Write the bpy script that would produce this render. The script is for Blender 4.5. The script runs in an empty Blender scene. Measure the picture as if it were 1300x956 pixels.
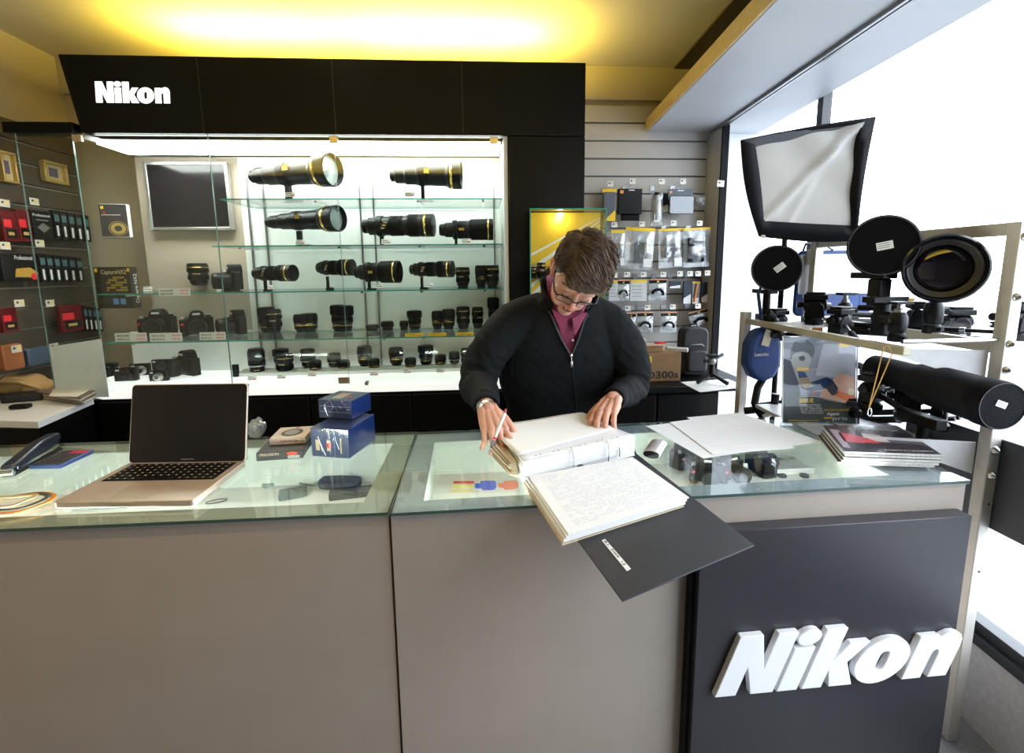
import bpy, bmesh, math, random
import numpy as np
from mathutils import Vector, Matrix, Euler, noise
random.seed(7)
PI = math.pi
C = bpy.context.scene.collection
sc = bpy.context.scene
# ---------------- camera: a 17 mm view, slightly turned and tipped down ----------------
FL = 610.0; CH = 1.53
_X = Vector((9480, 198, -FL)).normalized()
_Z = Vector((-85, 4070, FL)); _Z = (_Z - _Z.dot(_X) * _X).normalized()
_Y = _Z.cross(_X)
RM = Matrix((_X, _Y, _Z))
cam_d = bpy.data.cameras.new('camera'); cam = bpy.data.objects.new('camera', cam_d); C.objects.link(cam)
cam.matrix_world = Matrix.Translation((0, 0, CH)) @ RM.to_4x4()
cam_d.sensor_width = 36; cam_d.lens = FL * 36 / 1300; cam_d.shift_y = -45 / 1300; cam_d.clip_start = .01
sc.camera = cam
def ray(px, py): return RM @ Vector((px - 650, 433 - py, -FL))
def atY(px, py, y):
    d = ray(px, py); return Vector((0, 0, CH)) + d * (y / d.y)
def atZ(px, py, z):
    d = ray(px, py); return Vector((0, 0, CH)) + d * ((z - CH) / d.z)
def atX(px, py, x):
    d = ray(px, py); return Vector((0, 0, CH)) + d * (x / d.x)
# ---------------- materials ----------------
MT = {}
def mat(name, col=(.5, .5, .5), rough=.5, metal=0., var=.06, scale=30., bump=0., bscale=None, spec=.5, emit=0., coat=0., stretch=None, alpha=None):
    if name in MT: return MT[name]
    m = bpy.data.materials.new(name); m.use_nodes = True; nt = m.node_tree; b = nt.nodes['Principled BSDF']
    b.inputs['Roughness'].default_value = rough; b.inputs['Metallic'].default_value = metal
    b.inputs['Specular IOR Level'].default_value = spec
    if coat: b.inputs['Coat Weight'].default_value = coat; b.inputs['Coat Roughness'].default_value = .05
    tc = nt.nodes.new('ShaderNodeTexCoord'); n = nt.nodes.new('ShaderNodeTexNoise'); n.inputs['Scale'].default_value = scale; n.inputs['Detail'].default_value = 4
    vec = tc.outputs['Object']
    if stretch:
        mp = nt.nodes.new('ShaderNodeMapping'); mp.inputs['Scale'].default_value = stretch
        nt.links.new(vec, mp.inputs['Vector']); vec = mp.outputs['Vector']
    nt.links.new(vec, n.inputs['Vector'])
    r = nt.nodes.new('ShaderNodeValToRGB')
    r.color_ramp.elements[0].position = .3; r.color_ramp.elements[1].position = .7
    r.color_ramp.elements[0].color = tuple(max(0, c * (1 - var)) for c in col) + (1,)
    r.color_ramp.elements[1].color = tuple(min(1, c * (1 + var)) for c in col) + (1,)
    nt.links.new(n.outputs['Fac'], r.inputs['Fac']); nt.links.new(r.outputs['Color'], b.inputs['Base Color'])
    if emit:
        b.inputs['Emission Color'].default_value = tuple(col) + (1,); b.inputs['Emission Strength'].default_value = emit
    if bump:
        n2 = nt.nodes.new('ShaderNodeTexNoise'); n2.inputs['Scale'].default_value = bscale or scale * 3; nt.links.new(vec, n2.inputs['Vector'])
        bp = nt.nodes.new('ShaderNodeBump'); bp.inputs['Strength'].default_value = bump; bp.inputs['Distance'].default_value = .004
        nt.links.new(n2.outputs['Fac'], bp.inputs['Height']); nt.links.new(bp.outputs['Normal'], b.inputs['Normal'])
    if alpha is not None: b.inputs['Alpha'].default_value = alpha
    MT[name] = m; return m
def pane_mat(name, tint=(.96, .99, .975), refl=.045, rough=0., milky=0., mcol=(.8, .85, .85)):
    if name in MT: return MT[name]
    m = bpy.data.materials.new(name); m.use_nodes = True; nt = m.node_tree; nt.nodes.clear()
    o = nt.nodes.new('ShaderNodeOutputMaterial'); t = nt.nodes.new('ShaderNodeBsdfTransparent'); g = nt.nodes.new('ShaderNodeBsdfGlossy')
    t.inputs['Color'].default_value = tint + (1,); g.inputs['Roughness'].default_value = rough
    lw = nt.nodes.new('ShaderNodeLayerWeight'); lw.inputs['Blend'].default_value = .5
    p = nt.nodes.new('ShaderNodeMath'); p.operation = 'POWER'; p.inputs[1].default_value = 4.5; nt.links.new(lw.outputs['Facing'], p.inputs[0])
    ma = nt.nodes.new('ShaderNodeMath'); ma.operation = 'MULTIPLY_ADD'; ma.inputs[1].default_value = 1 - refl; ma.inputs[2].default_value = refl
    nt.links.new(p.outputs[0], ma.inputs[0]); ma.use_clamp = True
    mx = nt.nodes.new('ShaderNodeMixShader'); nt.links.new(ma.outputs[0], mx.inputs[0]); nt.links.new(t.outputs[0], mx.inputs[1]); nt.links.new(g.outputs[0], mx.inputs[2])
    out = mx.outputs[0]
    if milky:
        d = nt.nodes.new('ShaderNodeBsdfDiffuse'); d.inputs['Color'].default_value = mcol + (1,)
        nz = nt.nodes.new('ShaderNodeTexNoise'); nz.inputs['Scale'].default_value = 12
        mm = nt.nodes.new('ShaderNodeMath'); mm.operation = 'MULTIPLY'; mm.inputs[1].default_value = milky * 2; nt.links.new(nz.outputs['Fac'], mm.inputs[0])
        m2 = nt.nodes.new('ShaderNodeMixShader'); nt.links.new(mm.outputs[0], m2.inputs[0]); nt.links.new(out, m2.inputs[1]); nt.links.new(d.outputs[0], m2.inputs[2]); out = m2.outputs[0]
    nt.links.new(out, o.inputs[0]); MT[name] = m; return m
# ---------------- mesh builder ----------------
def fr(o, x=None, z=None, y=None):
    """matrix with origin o and the given axes"""
    x = Vector(x) if x is not None else None; z = Vector(z) if z is not None else None; y = Vector(y) if y is not None else None
    if x is None: x = y.cross(z)
    if z is None: z = x.cross(y)
    x = x.normalized(); z = (z - z.dot(x) * x).normalized(); y = z.cross(x)
    m = Matrix((x, y, z)).transposed().to_4x4(); m.translation = Vector(o); return m
def fz(o, z, x=(1, 0, 0)):
    """matrix whose z axis is exact"""
    z = Vector(z).normalized(); x = Vector(x); x = x - x.dot(z) * z
    if x.length < 1e-3: x = z.orthogonal()
    x.normalize(); y = z.cross(x); m = Matrix((x, y, z)).transposed().to_4x4(); m.translation = Vector(o); return m
def T(*a): return Matrix.Translation(Vector(a))
def R(ax, deg): return Matrix.Rotation(math.radians(deg), 4, ax)
class MB:
    def __init__(s): s.v = []; s.f = []; s.m = []
    def add(s, vs, fs, mi=0, M=None):
        k = len(s.v)
        s.v += [tuple(M @ Vector(p)) if M is not None else tuple(p) for p in vs]
        s.f += [tuple(i + k for i in f) for f in fs]; s.m += [mi] * len(fs); return s
    def box(s, cx, cy, cz, sx, sy, sz, mi=0, M=None):
        x, y, z = sx / 2, sy / 2, sz / 2
        vs = [(cx + a * x, cy + b * y, cz + c * z) for c in (-1, 1) for b in (-1, 1) for a in (-1, 1)]
        return s.add(vs, [(0, 2, 3, 1), (4, 5, 7, 6), (0, 1, 5, 4), (2, 6, 7, 3), (0, 4, 6, 2), (1, 3, 7, 5)], mi, M)
    def b2(s, x0, x1, y0, y1, z0, z1, mi=0, M=None):
        return s.box((x0 + x1) / 2, (y0 + y1) / 2, (z0 + z1) / 2, abs(x1 - x0), abs(y1 - y0), abs(z1 - z0), mi, M)
    def lathe(s, prof, n=24, mi=0, M=None, c0=True, c1=True, sx=1, sy=1):
        vs = []; fs = []
        for r, z in prof:
            for i in range(n):
                a = 2 * PI * i / n; vs.append((r * math.cos(a) * sx, r * math.sin(a) * sy, z))
        for j in range(len(prof) - 1):
            for i in range(n):
                k = (i + 1) % n; fs.append((j * n + i, j * n + k, (j + 1) * n + k, (j + 1) * n + i))
        if c0: fs.append(tuple(reversed(range(n))))
        if c1: fs.append(tuple(range((len(prof) - 1) * n, len(prof) * n)))
        return s.add(vs, fs, mi, M)
    def cyl(s, p0, p1, r0, r1=None, n=16, mi=0, M=None):
        p0, p1 = Vector(p0), Vector(p1); d = p1 - p0; q = d.to_track_quat('Z', 'Y').to_matrix().to_4x4(); q.translation = p0
        if M is not None: q = M @ q
        return s.lathe([(r0, 0), (r0 if r1 is None else r1, d.length)], n, mi, q)
    def tube(s, pts, r, n=8, mi=0, M=None, closed=False, flat=1., up=None):
        pts = [Vector(p) for p in pts]; N = len(pts); vs = []; fs = []; prev = Vector(up) if up else None
        for i, p in enumerate(pts):
            if closed: t = pts[(i + 1) % N] - pts[i - 1]
            else: t = pts[min(i + 1, N - 1)] - pts[max(i - 1, 0)]
            t = t.normalized() if t.length > 1e-9 else Vector((0, 0, 1))
            if prev is None: prev = Vector((0, 0, 1)) if abs(t.z) < .9 else Vector((1, 0, 0))
            a = prev - prev.dot(t) * t
            a = a.normalized() if a.length > 1e-6 else t.orthogonal().normalized()
            b = t.cross(a); prev = a
            rr = r[i] if isinstance(r, (list, tuple)) else r
            for k in range(n):
                q = 2 * PI * k / n; vs.append(p + a * math.cos(q) * rr * flat + b * math.sin(q) * rr)
        for j in range(N if closed else N - 1):
            j2 = (j + 1) % N
            for i in range(n):
                k = (i + 1) % n; fs.append((j * n + i, j * n + k, j2 * n + k, j2 * n + i))
        if not closed: fs.append(tuple(reversed(range(n)))); fs.append(tuple(range((N - 1) * n, N * n)))
        return s.add(vs, fs, mi, M)
    def prism(s, poly, z0, z1, mi=0, M=None):
        n = len(poly); ar = sum(poly[i][0] * poly[(i + 1) % n][1] - poly[(i + 1) % n][0] * poly[i][1] for i in range(n))
        if ar < 0: poly = list(reversed(poly))
        vs = [(x, y, z0) for x, y in poly] + [(x, y, z1) for x, y in poly]
        fs = [tuple(reversed(range(n))), tuple(range(n, 2 * n))] + [(i, (i + 1) % n, (i + 1) % n + n, i + n) for i in range(n)]
        return s.add(vs, fs, mi, M)
    def ell(s, c, r, n=16, mi=0, M=None):
        h = max(6, n // 2); pr = [(math.sin(PI * j / h), -math.cos(PI * j / h)) for j in range(1, h)]
        vs = []; fs = []
        for q, z in pr:
            for i in range(n):
                a = 2 * PI * i / n; vs.append((c[0] + r[0] * q * math.cos(a), c[1] + r[1] * q * math.sin(a), c[2] + r[2] * z))
        vs.append((c[0], c[1], c[2] - r[2])); vs.append((c[0], c[1], c[2] + r[2])); L = len(pr)
        for j in range(L - 1):
            for i in range(n):
                k = (i + 1) % n; fs.append((j * n + i, j * n + k, (j + 1) * n + k, (j + 1) * n + i))
        for i in range(n):
            k = (i + 1) % n; fs.append((L * n, k, i)); fs.append((L * n + 1, (L - 1) * n + i, (L - 1) * n + k))
        return s.add(vs, fs, mi, M)
    def rbox(s, sx, sy, z0, z1, r=.01, mi=0, M=None, n=5):
        return s.prism(rrect(sx, sy, r, n), z0, z1, mi, M)
    def mesh(s, name):
        me = bpy.data.meshes.new(name); me.from_pydata(s.v, [], s.f); me.update(); return me
    def build(s, name, mats, parent=None, bevel=0, smooth=38, seg=2, M=None):
        me = s.mesh(name)
        for m in (mats if isinstance(mats, (list, tuple)) else [mats]): me.materials.append(m)
        me.polygons.foreach_set('material_index', s.m)
        if smooth:
            me.polygons.foreach_set('use_smooth', [True] * len(me.polygons)); me.set_sharp_from_angle(angle=math.radians(smooth))
        o = bpy.data.objects.new(name, me); C.objects.link(o)
        if parent is not None: o.parent = parent
        if M is not None: o.matrix_local = M
        if bevel:
            b = o.modifiers.new('bevel', 'BEVEL'); b.width = bevel; b.segments = seg; b.limit_method = 'ANGLE'; b.angle_limit = math.radians(40); b.harden_normals = False
        return o
def rrect(sx, sy, r, n=5):
    p = []
    for cx, cy, a0 in ((sx / 2 - r, sy / 2 - r, 0), (-sx / 2 + r, sy / 2 - r, 90), (-sx / 2 + r, -sy / 2 + r, 180), (sx / 2 - r, -sy / 2 + r, 270)):
        for k in range(n + 1):
            a = math.radians(a0 + 90 * k / n); p.append((cx + r * math.cos(a), cy + r * math.sin(a)))
    return p
def thing(name, label, cat, loc=(0, 0, 0), rz=0, group=None, M=None, s=None):
    o = bpy.data.objects.new(name, None); C.objects.link(o); o.empty_display_size = .05
    if M is not None: o.matrix_world = M
    else: o.location = loc; o.rotation_euler = (0, 0, math.radians(rz))
    if s is not None: o.scale = s
    return tag(o, label, cat, group)
def tag(o, label, cat, group=None, kind=None):
    o['label'] = label; o['category'] = cat
    if group: o['group'] = group
    if kind: o['kind'] = kind
    return o
def solo(mb, name, mats, label, cat, M=None, group=None, bevel=0, smooth=38):
    o = mb.build(name, mats, None, bevel, smooth)
    if M is not None: o.matrix_world = M
    return tag(o, label, cat, group)
def struct(mb, name, mats, bevel=0, parent=None, smooth=38):
    o = mb.build(name, mats, parent, bevel, smooth)
    if parent is None: o['kind'] = 'structure'
    return o
def dup(o, label=None, M=None, s=None):
    r = o.copy(); C.objects.link(r)
    if label: r['label'] = label
    if M is not None: r.matrix_world = M
    if s is not None: r.scale = s
    for ch in list(o.children):
        c = ch.copy(); C.objects.link(c); c.parent = r
        for g in list(ch.children):
            d = g.copy(); C.objects.link(d); d.parent = c
    return r
def text(name, body, size, m, parent, M, ext=.0002, off=0., align='LEFT', fit=None):
    cu = bpy.data.curves.new(name, 'FONT'); cu.body = body; cu.size = size; cu.extrude = ext; cu.offset = off; cu.align_x = align; cu.resolution_u = 3
    o = bpy.data.objects.new(name, cu); C.objects.link(o); bpy.context.view_layer.update()
    me = bpy.data.meshes.new_from_object(o.evaluated_get(bpy.context.evaluated_depsgraph_get())); bpy.data.objects.remove(o)
    if fit:
        xs = [v.co.x for v in me.vertices]; k = fit / max(1e-6, max(xs) - min(xs))
        for v in me.vertices: v.co.x *= k
    me.materials.clear(); me.materials.append(m)
    q = bpy.data.objects.new(name, me); C.objects.link(q)
    if parent is not None: q.parent = parent
    q.matrix_local = M; return q
ORD = ['first', 'second', 'third', 'fourth', 'fifth', 'sixth', 'seventh', 'eighth', 'ninth', 'tenth', 'eleventh', 'twelfth', 'thirteenth', 'fourteenth', 'fifteenth', 'sixteenth', 'seventeenth', 'eighteenth', 'nineteenth', 'twentieth']
# facing planes: local x right, y up, z toward the viewer
def FACE(p, rz=0, tilt=0): return T(*p) @ R('Z', rz) @ R('X', 90 + tilt)
# ---------------- palette ----------------
black = mat('black_laminate', (.003, .0028, .0026), .4, var=.2, spec=.18)
blackm = mat('black_matte', (.004, .004, .0045), .6, var=.2, spec=.15)
blackg = mat('black_gloss', (.008, .008, .009), .12, var=.1)
blackp = mat('black_plastic', (.004, .004, .0048), .38, var=.2, bump=.1, bscale=500, spec=.22)
rubber = mat('ribbed_rubber', (.004, .004, .0045), .7, var=.2, spec=.15)
white = mat('white_laminate', (.8, .8, .8), .4, var=.02)
whitem = mat('white_matte', (.82, .82, .8), .7, var=.03)
cream = mat('cream_paper', (.78, .74, .64), .7)
greige = mat('greige_laminate', (.37, .315, .27), .42, var=.03, scale=8)
yellow = mat('yellow_print', (.95, .62, .02), .4, var=.03)
gold = mat('gold_trim', (.9, .6, .18), .25, .9)
red = mat('red_print', (.75, .03, .04), .45)
orange = mat('orange_print', (.9, .3, .06), .5)
blue = mat('blue_print', (.02, .06, .35), .4)
chrome = mat('chrome', (.8, .8, .8), .15, 1.)
silver = mat('brushed_silver', (.62, .61, .6), .35, .9, stretch=(1, 60, 1))
alu = mat('satin_aluminium', (.66, .63, .57), .42, .35, var=.04)
steel = mat('dull_steel', (.3, .3, .31), .35, .9)
grey = mat('mid_grey', (.25, .25, .26), .5)
ink = mat('grey_print', (.3, .3, .32), .6)
inkk = mat('black_print', (.02, .02, .025), .5)
glassm = pane_mat('clear_pane', refl=.04)
edgeg = mat('green_glass_edge', (.05, .35, .27), .15, var=.1)
bagm = pane_mat('clear_plastic_bag', (.93, .94, .95), .20, .2, .13)
acryl = pane_mat('clear_acrylic', (.98, .99, .995), .015, .02)
lensg = mat('coated_front_glass', (.012, .01, .02), .03, var=.3, coat=1.)
# ================= ROOM =================
wallm = mat('cream_wall_paint', (.45, .39, .28), .7, var=.03, scale=3)
wallw = mat('white_wall_paint', (.78, .8, .84), .6, var=.02, scale=3)
ceilm = mat('ceiling_paint', (.55, .5, .42), .8, var=.04, scale=2)
slatm = mat('grey_slatwall', (.52, .5, .47), .45, var=.03, scale=5)
floorm = mat('speckled_floor', (.24, .24, .25), .35, var=.12, scale=90)
WX = lambda y: 1.61 + .08 * (y - 1.3)      # the shop window plane
BX = lambda y: .943 + .068 * (y - 1.577)   # the lowered bulkhead's inner edge
LX = -2.32; BY = 3.05; CZ = 2.72; RY = -2.2
struct(MB().b2(LX - .1, 1.9, RY - .1, BY + .1, -.1, 0), 'floor', floorm)
struct(MB().b2(LX - .1, 1.9, RY - .1, BY + .1, CZ, CZ + .1), 'ceiling', ceilm)
o = struct(MB().b2(LX - .1, 1.42, BY, BY + .1, 0, CZ), 'wall_back', wallm)
struct(MB().b2(1.42, 1.9, BY, BY + .1, 0, CZ), 'wall_back_right', wallw)
struct(MB().b2(LX - .1, LX, RY, BY, 0, CZ), 'wall_left', wallm)
struct(MB().b2(LX - .1, 1.9, RY - .1, RY, 0, CZ), 'wall_rear', mat('brown_rear_wall', (.16, .13, .09), .7))
# cornice band on back wall
struct(MB().b2(LX, 1.41, BY - .03, BY, CZ - .19, CZ), 'trim_1', wallm, bevel=.002)
# window wall: sill, head, frames, panes
def wstrip(y0, y1, z0, z1, t=.12, off=0.):
    a, b = WX(y0) + off, WX(y1) + off
    return MB().prism([(a, y0), (a + t, y0), (b + t, y1), (b, y1)], z0, z1)
sill = mat('pale_stone_sill', (.55, .55, .57), .4, var=.1, scale=60)
struct(wstrip(RY, BY, 0, .31, .3), 'wall_right', sill)
struct(wstrip(RY, BY, 2.42, CZ, .12), 'wall_right_head', wallw)
WY = -.55
struct(wstrip(RY, WY, .31, 2.42, .12), 'wall_right_near', wallm)
framem = mat('dark_window_frame', (.02, .022, .028), .35)
wf = wstrip(WY, BY, .31, .365, .05, .0)
for y in (2.42, -.5): wf.prism([(WX(y), y - .02), (WX(y) + .05, y - .02), (WX(y) + .05, y + .02), (WX(y), y + .02)], .365, 2.42)
w1 = struct(MB().prism([(WX(WY) + .02, WY), (WX(WY) + .028, WY), (WX(BY) + .028, BY), (WX(BY) + .02, BY)], .36, 2.42), 'window_1', pane_mat('shop_window_pane', (.98, .99, 1.), .03))
struct(wf, 'window_frame', framem, .002, w1)
struct(wstrip(RY, BY, .3, .33, .03, -.02), 'trim_2', framem)
# bulkhead (lowered ceiling) running towards the viewer
bulk = mat('pale_blue_grey_soffit', (.62, .64, .68), .5, var=.03, scale=4)
yb0, yb1 = RY, BY
b = MB().prism([(BX(yb0), yb0), (WX(yb0), yb0), (WX(yb1), yb1), (BX(yb1), yb1)], 2.35, 2.43)
struct(b, 'ceiling_lowered', bulk)
fas = MB().prism([(BX(yb0) - .012, yb0), (BX(yb0), yb0), (BX(yb1), yb1), (BX(yb1) - .012, yb1)], 2.352, 2.425)
struct(fas, 'trim_3', mat('warm_fascia', (.7, .55, .3), .5))
tr = MB()
for dx in (.385, .405): tr.prism([(BX(yb0) + dx, yb0), (BX(yb0) + dx + .012, yb0), (BX(yb1) + dx + .012, yb1), (BX(yb1) + dx, yb1)], 2.335, 2.352)
solo(tr, 'ceiling_track', [steel], 'slim metal track running along the underside of the lowered ceiling', 'track')
dk = MB().prism([(.96, RY), (1.7, RY), (1.7, BY - .03), (1.19, BY - .03)], CZ - .012, CZ - .001)
struct(dk, 'ceiling_dark_strip', mat('dark_strip', (.05, .04, .03), .7))  # flat dark sheet under the ceiling in place of an open gap
# slat wall
sl = MB(); z = .95
while z < 2.5:
    sl.b2(.45, 1.425, BY - .022, BY, z, z + .094); z += .104
sl.b2(.45, 1.425, BY - .008, BY - .001, .8, 2.5, 1)
struct(sl, 'wall_slats', [slatm, mat('slat_groove', (.15, .14, .13), .6)], .001)
sp = MB().b2(1.425, 1.455, 2.86, BY, .9, 2.36)
struct(sp, 'trim_4', slatm, .002)
struct(MB().b2(1.425, 1.465, 2.845, 2.86, .3, 2.36), 'trim_5', blackm)
# outside: pavement and sky
struct(MB().b2(1.9, 30, -15, 25, -.05, 0), 'ground', mat('pale_pavement', (.3, .3, .31), .8, var=.08, scale=.6))
# ================= LIGHT =================
w = bpy.data.worlds.new('world'); sc.world = w; w.use_nodes = True; nt = w.node_tree; bg = nt.nodes['Background']
bg.inputs['Color'].default_value = (.84, .92, 1, 1); bg.inputs['Strength'].default_value = 8.8
def area(name, loc, rot, sx, sy, pw, col=(1, 1, 1), spread=None):
    l = bpy.data.lights.new(name, 'AREA'); l.shape = 'RECTANGLE'; l.size = sx; l.size_y = sy; l.energy = pw; l.color = col
    if spread: l.spread = math.radians(spread)
    o = bpy.data.objects.new(name, l); C.objects.link(o); o.location = loc; o.rotation_euler = rot; return o
po = area('window_portal', (WX(1.25) + .08, 1.25, 1.39), (0, math.radians(90), -math.atan(.08)), 2.06, 3.6, 1)
po.data.cycles.is_portal = True
# yellow cove tubes above the display cabinet
cy = (1, .74, .09)
area('cove_light_left', (-1.10, 2.65, 2.52), (PI, 0, 0), .8, .05, 34, cy)
area('cove_light_right', (-.14, 2.65, 2.52), (PI, 0, 0), .98, .05, 50, cy)
area('unseen_rear_light', (-.7, -.75, 2.44), (PI, 0, 0), 2.9, 1.36, 105, cy)  # unseen light panel added behind the viewer for the yellow glass reflection
for i, (x, y) in enumerate([(-1.3, .5), (-.1, .5), (-1.3, -1.2), (.4, -1.2), (-1.9, 1.6), (-.7, 1.9)]):
    l = bpy.data.lights.new('ceiling_spot', 'SPOT'); l.energy = [50, 8, 46, 8, 16, 8][i]; l.color = (1, .72, .45); l.spot_size = math.radians(95); l.spot_blend = .7; l.shadow_soft_size = .03
    o = bpy.data.objects.new('ceiling_spot', l); C.objects.link(o); o.location = (x, y, CZ - .06)
    t = thing('recessed_spotlight', 'round recessed halogen spotlight in the ceiling, ' + ORD[i] + ' one', 'ceiling light', (x, y, CZ - .012), 0, 'recessed halogen spotlights')
    MB().lathe([(.055, -.004), (.055, .011), (.04, .011), (.038, -.004)], 24, c0=False, c1=False).build('rim', chrome, t)
    MB().lathe([(.001, .002), (.036, .002), (.036, .008)], 20).build('bulb', mat('halogen_bulb', (1, .85, .6), .4, emit=25), t)
# unseen slab added to shape the yellow reflection in the cabinet glass
solo(MB().b2(-2.25, .8, -1.5, -.0, 2.36, 2.42).b2(-2.25, .8, -1.5, -1.46, 2.42, 2.70), 'added_canopy', black, 'long flat dark canopy added unseen behind the viewer to shape the yellow cabinet reflection', 'canopy')
sc.view_settings.view_transform = 'Standard'; sc.view_settings.look = 'None'; sc.view_settings.gamma = 1; sc.view_settings.use_curve_mapping = False
sc.view_settings.exposure = 0
sc.cycles.max_bounces = 10; sc.cycles.transparent_max_bounces = 24; sc.cycles.caustics_reflective = False; sc.cycles.caustics_refractive = False
sc.cycles.sample_clamp_indirect = 8
# ================= NIKON-LETTER GLYPHS =================
def ellp(cx, cy, rx, ry, n=28, p=2.): 
    out = []
    for i in range(n):
        a = 2 * PI * i / n; c, s_ = math.cos(a), math.sin(a)
        out.append((cx + rx * math.copysign(abs(c) ** (2 / p), c), cy + ry * math.copysign(abs(s_) ** (2 / p), s_)))
    return out
GL = [[(0, 0), (0, 1), (.34, 1), (.56, .45), (.56, 1), (.86, 1), (.86, 0), (.52, 0), (.31, .46), (.31, 0)],
      [[(.91, 0), (.91, .72), (1.22, .72), (1.22, 0)], ellp(1.065, .885, .175, .135)],
      [(1.28, 0), (1.28, 1), (1.6, 1), (1.6, .48), (1.75, .73), (2.05, .73), (1.83, .4), (2.06, 0), (1.7, 0), (1.59, .27), (1.59, 0)],
      'o',
      [(2.83, 0), (2.83, .73), (3.13, .73), (3.135, .67), (3.2, .73), (3.29, .765), (3.38, .76), (3.47, .72), (3.53, .63), (3.545, .5), (3.545, 0), (3.24, 0), (3.24, .42), (3.22, .47), (3.185, .485), (3.15, .46), (3.135, .4), (3.135, 0)]]
def logo(parent, M, h, shear, depth, m):
    for g in GL:
        b = MB(); sh = lambda P: [((x + shear * y) * h, y * h) for x, y in P]
        if g == 'o':
            O = sh(ellp(2.38, .365, .41, .385)); I = sh(ellp(2.38, .365, .07, .16, p=3.5)); n = len(O)
            vs = [(x, y, z) for z in (0, depth) for P in (O, I) for x, y in P]
            fs = []
            for i in range(n):
                k = (i + 1) % n
                fs += [(2 * n + i, 2 * n + k, 3 * n + k, 3 * n + i), (k, i, n + i, n + k), (i, k, 2 * n + k, 2 * n + i), (n + k, n + i, 3 * n + i, 3 * n + k)]
            b.add(vs, fs)
        elif isinstance(g[0], list):
            for q in g: b.prism(sh(q), 0, depth)
        else: b.prism(sh(g), 0, depth)
        b.build('raised_letter', m, parent, M=M, bevel=h * .012, smooth=30)
# ================= DISPLAY CABINET =================
GY = 2.4; CX0, CX1 = -2.06, .125; CT = 2.155; CB = .965; BKY = 2.86
cab = thing('display_cabinet', 'wide lit glass display cabinet full of lenses below the dark header', 'display cabinet', (0, 0, 0))
back = MB().b2(-1.32, CX1, BKY, BKY + .02, CB, CT).b2(-2.0, -1.32, BKY, BKY + .02, CB, 1.2)
back.build('back_panel', mat('white_back_panel', (.88, .9, .87), .5, var=.02), cab)
MB().b2(-1.86, -1.32, BKY, BKY + .02, 1.2, CT).build('beige_reflection_panel', mat('beige_reflection_panel', (.5, .43, .34), .5, var=.02), cab)  # beige colour stands in for a room reflection in the glass
MB().b2(CX1, CX1 + .02, GY, BKY + .02, CB, CT).build('side_panel', white, cab)
MB().b2(-1.83, CX1, GY + .03, BKY, CT, CT + .02).build('top_panel', white, cab)
MB().prism([(-1.83, GY - .02), (CX1 + .02, GY - .02), (CX1 + .02, BKY + .02), (-2.06, BKY + .02), (-2.06, GY + .12)], CB - .035, CB).build('light_base', mat('lit_white_base', (.95, .97, .95), .4, var=.01, emit=.75), cab, .002)
lb = MB().b2(-1.78, CX1 - .01, GY + .09, GY + .3, CT - .022, CT - .002)
lb.build('light_diffuser', mat('cabinet_diffuser', (.97, 1, .96), .4, var=.01, emit=19), cab)
# uprights for shelves
for px in (315, 335, 457, 474, 627):
    x = atY(px, 260, BKY - .01).x
    MB().b2(x - .004, x + .004, BKY - .012, BKY, CB, CT - .1).build('shelf_upright', steel, cab)
SH = {1: 1.883, 2: 1.66, 3: 1.434, 4: 1.192}
SX = {1: -1.24, 2: -1.30, 3: -1.86, 4: -1.86}
for k, zz in SH.items():
    s_ = MB().b2(SX[k], CX1 - .005, GY + .08, BKY - .01, zz - .006, zz)
    s_.m = [1, 1, 0, 0, 0, 0]
    s_.build('glass_shelf', [edgeg, pane_mat('shelf_glass', (.95, .985, .97), .05)], cab, smooth=0)
    for x in (SX[k] + .12, -.9 + .1 * k, -.3, CX1 - .1):
        MB().box(x, GY + .2, zz - .012, .012, .2, .008).build('shelf_bracket', chrome, cab)
jx = [CX0, atY(92, 178, GY).x, atY(265, 190, GY).x, atY(424, 180, GY).x, CX1]
jl = ['left end pane with a brown and yellow reflection', 'pane in front of the screen', 'pane in front of the long lenses', 'rightmost pane']
for i in range(4):
    g = MB().b2(jx[i] + .0015, jx[i + 1] - .0015, GY, GY + .006, CB + .001, CT)
    g.m = [1, 1, 0, 0, 1, 1]
    g.build('glass_door', [glassm, mat('dull_green_edge', (.16, .26, .22), .2)], cab, smooth=0)
for px in (100, 424, 627):
    p = atY(px, 178, GY)
    MB().box(p.x, GY - .004, CT - .02, .038, .014, .03).build('hinge', mat('brass_hinge', (.75, .6, .38), .3, .8), cab, .002)
for px, py in ((283, 481), (311, 481), (465, 477)):
    p = atY(px, py, GY - .02)
    k = MB().cyl((p.x, GY - .025, CB + .012), (p.x, GY - .001, CB + .012), .011, .011, 14).build('lock', chrome, cab, .001)
# black carcass: header and surround
hd = thing('header_board', 'tall black header board with white lettering above the lit cabinet', 'sign board')
x0, x1 = atY(78, 72, GY).x, .515
hb = MB().b2(-2.09, x0 + .02, GY - .02, GY + .06, CT, 2.2)
hb.prism([(x0, 2.48), (x0 + .055, CT), (x1, CT), (x1, 2.48)], -.46, 0, 0, fr((0, GY - .02, 0), (1, 0, 0), (0, -1, 0)))
hb.build('panel', black, hd, .003)
MB().b2(x0 + .01, x1 - .01, GY + .02, GY + .03, 2.48, 2.485).build('top_edge', yellow, hd)
for px in (257, 425, 587):
    x = atY(px, 120, GY).x
    MB().b2(x - .0015, x + .0015, GY - .0212, GY - .02, CT, 2.479).build('seam', mat('panel_seam', (.02, .02, .02), .3), hd)
solo(MB().b2(.15, x1, GY - .02, BKY - .01, .02, CT - .003), 'surround_panel', black, 'tall plain black panel between the lit cabinet and the slatted wall', 'panel', bevel=.003)
lit = mat('lit_white_letter', (1, 1, .97), .4, var=0, emit=1.1)
p = atY(122.5, 130.5, GY - .02); h = atY(122.5, 103, GY - .02).z - p.z
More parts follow.
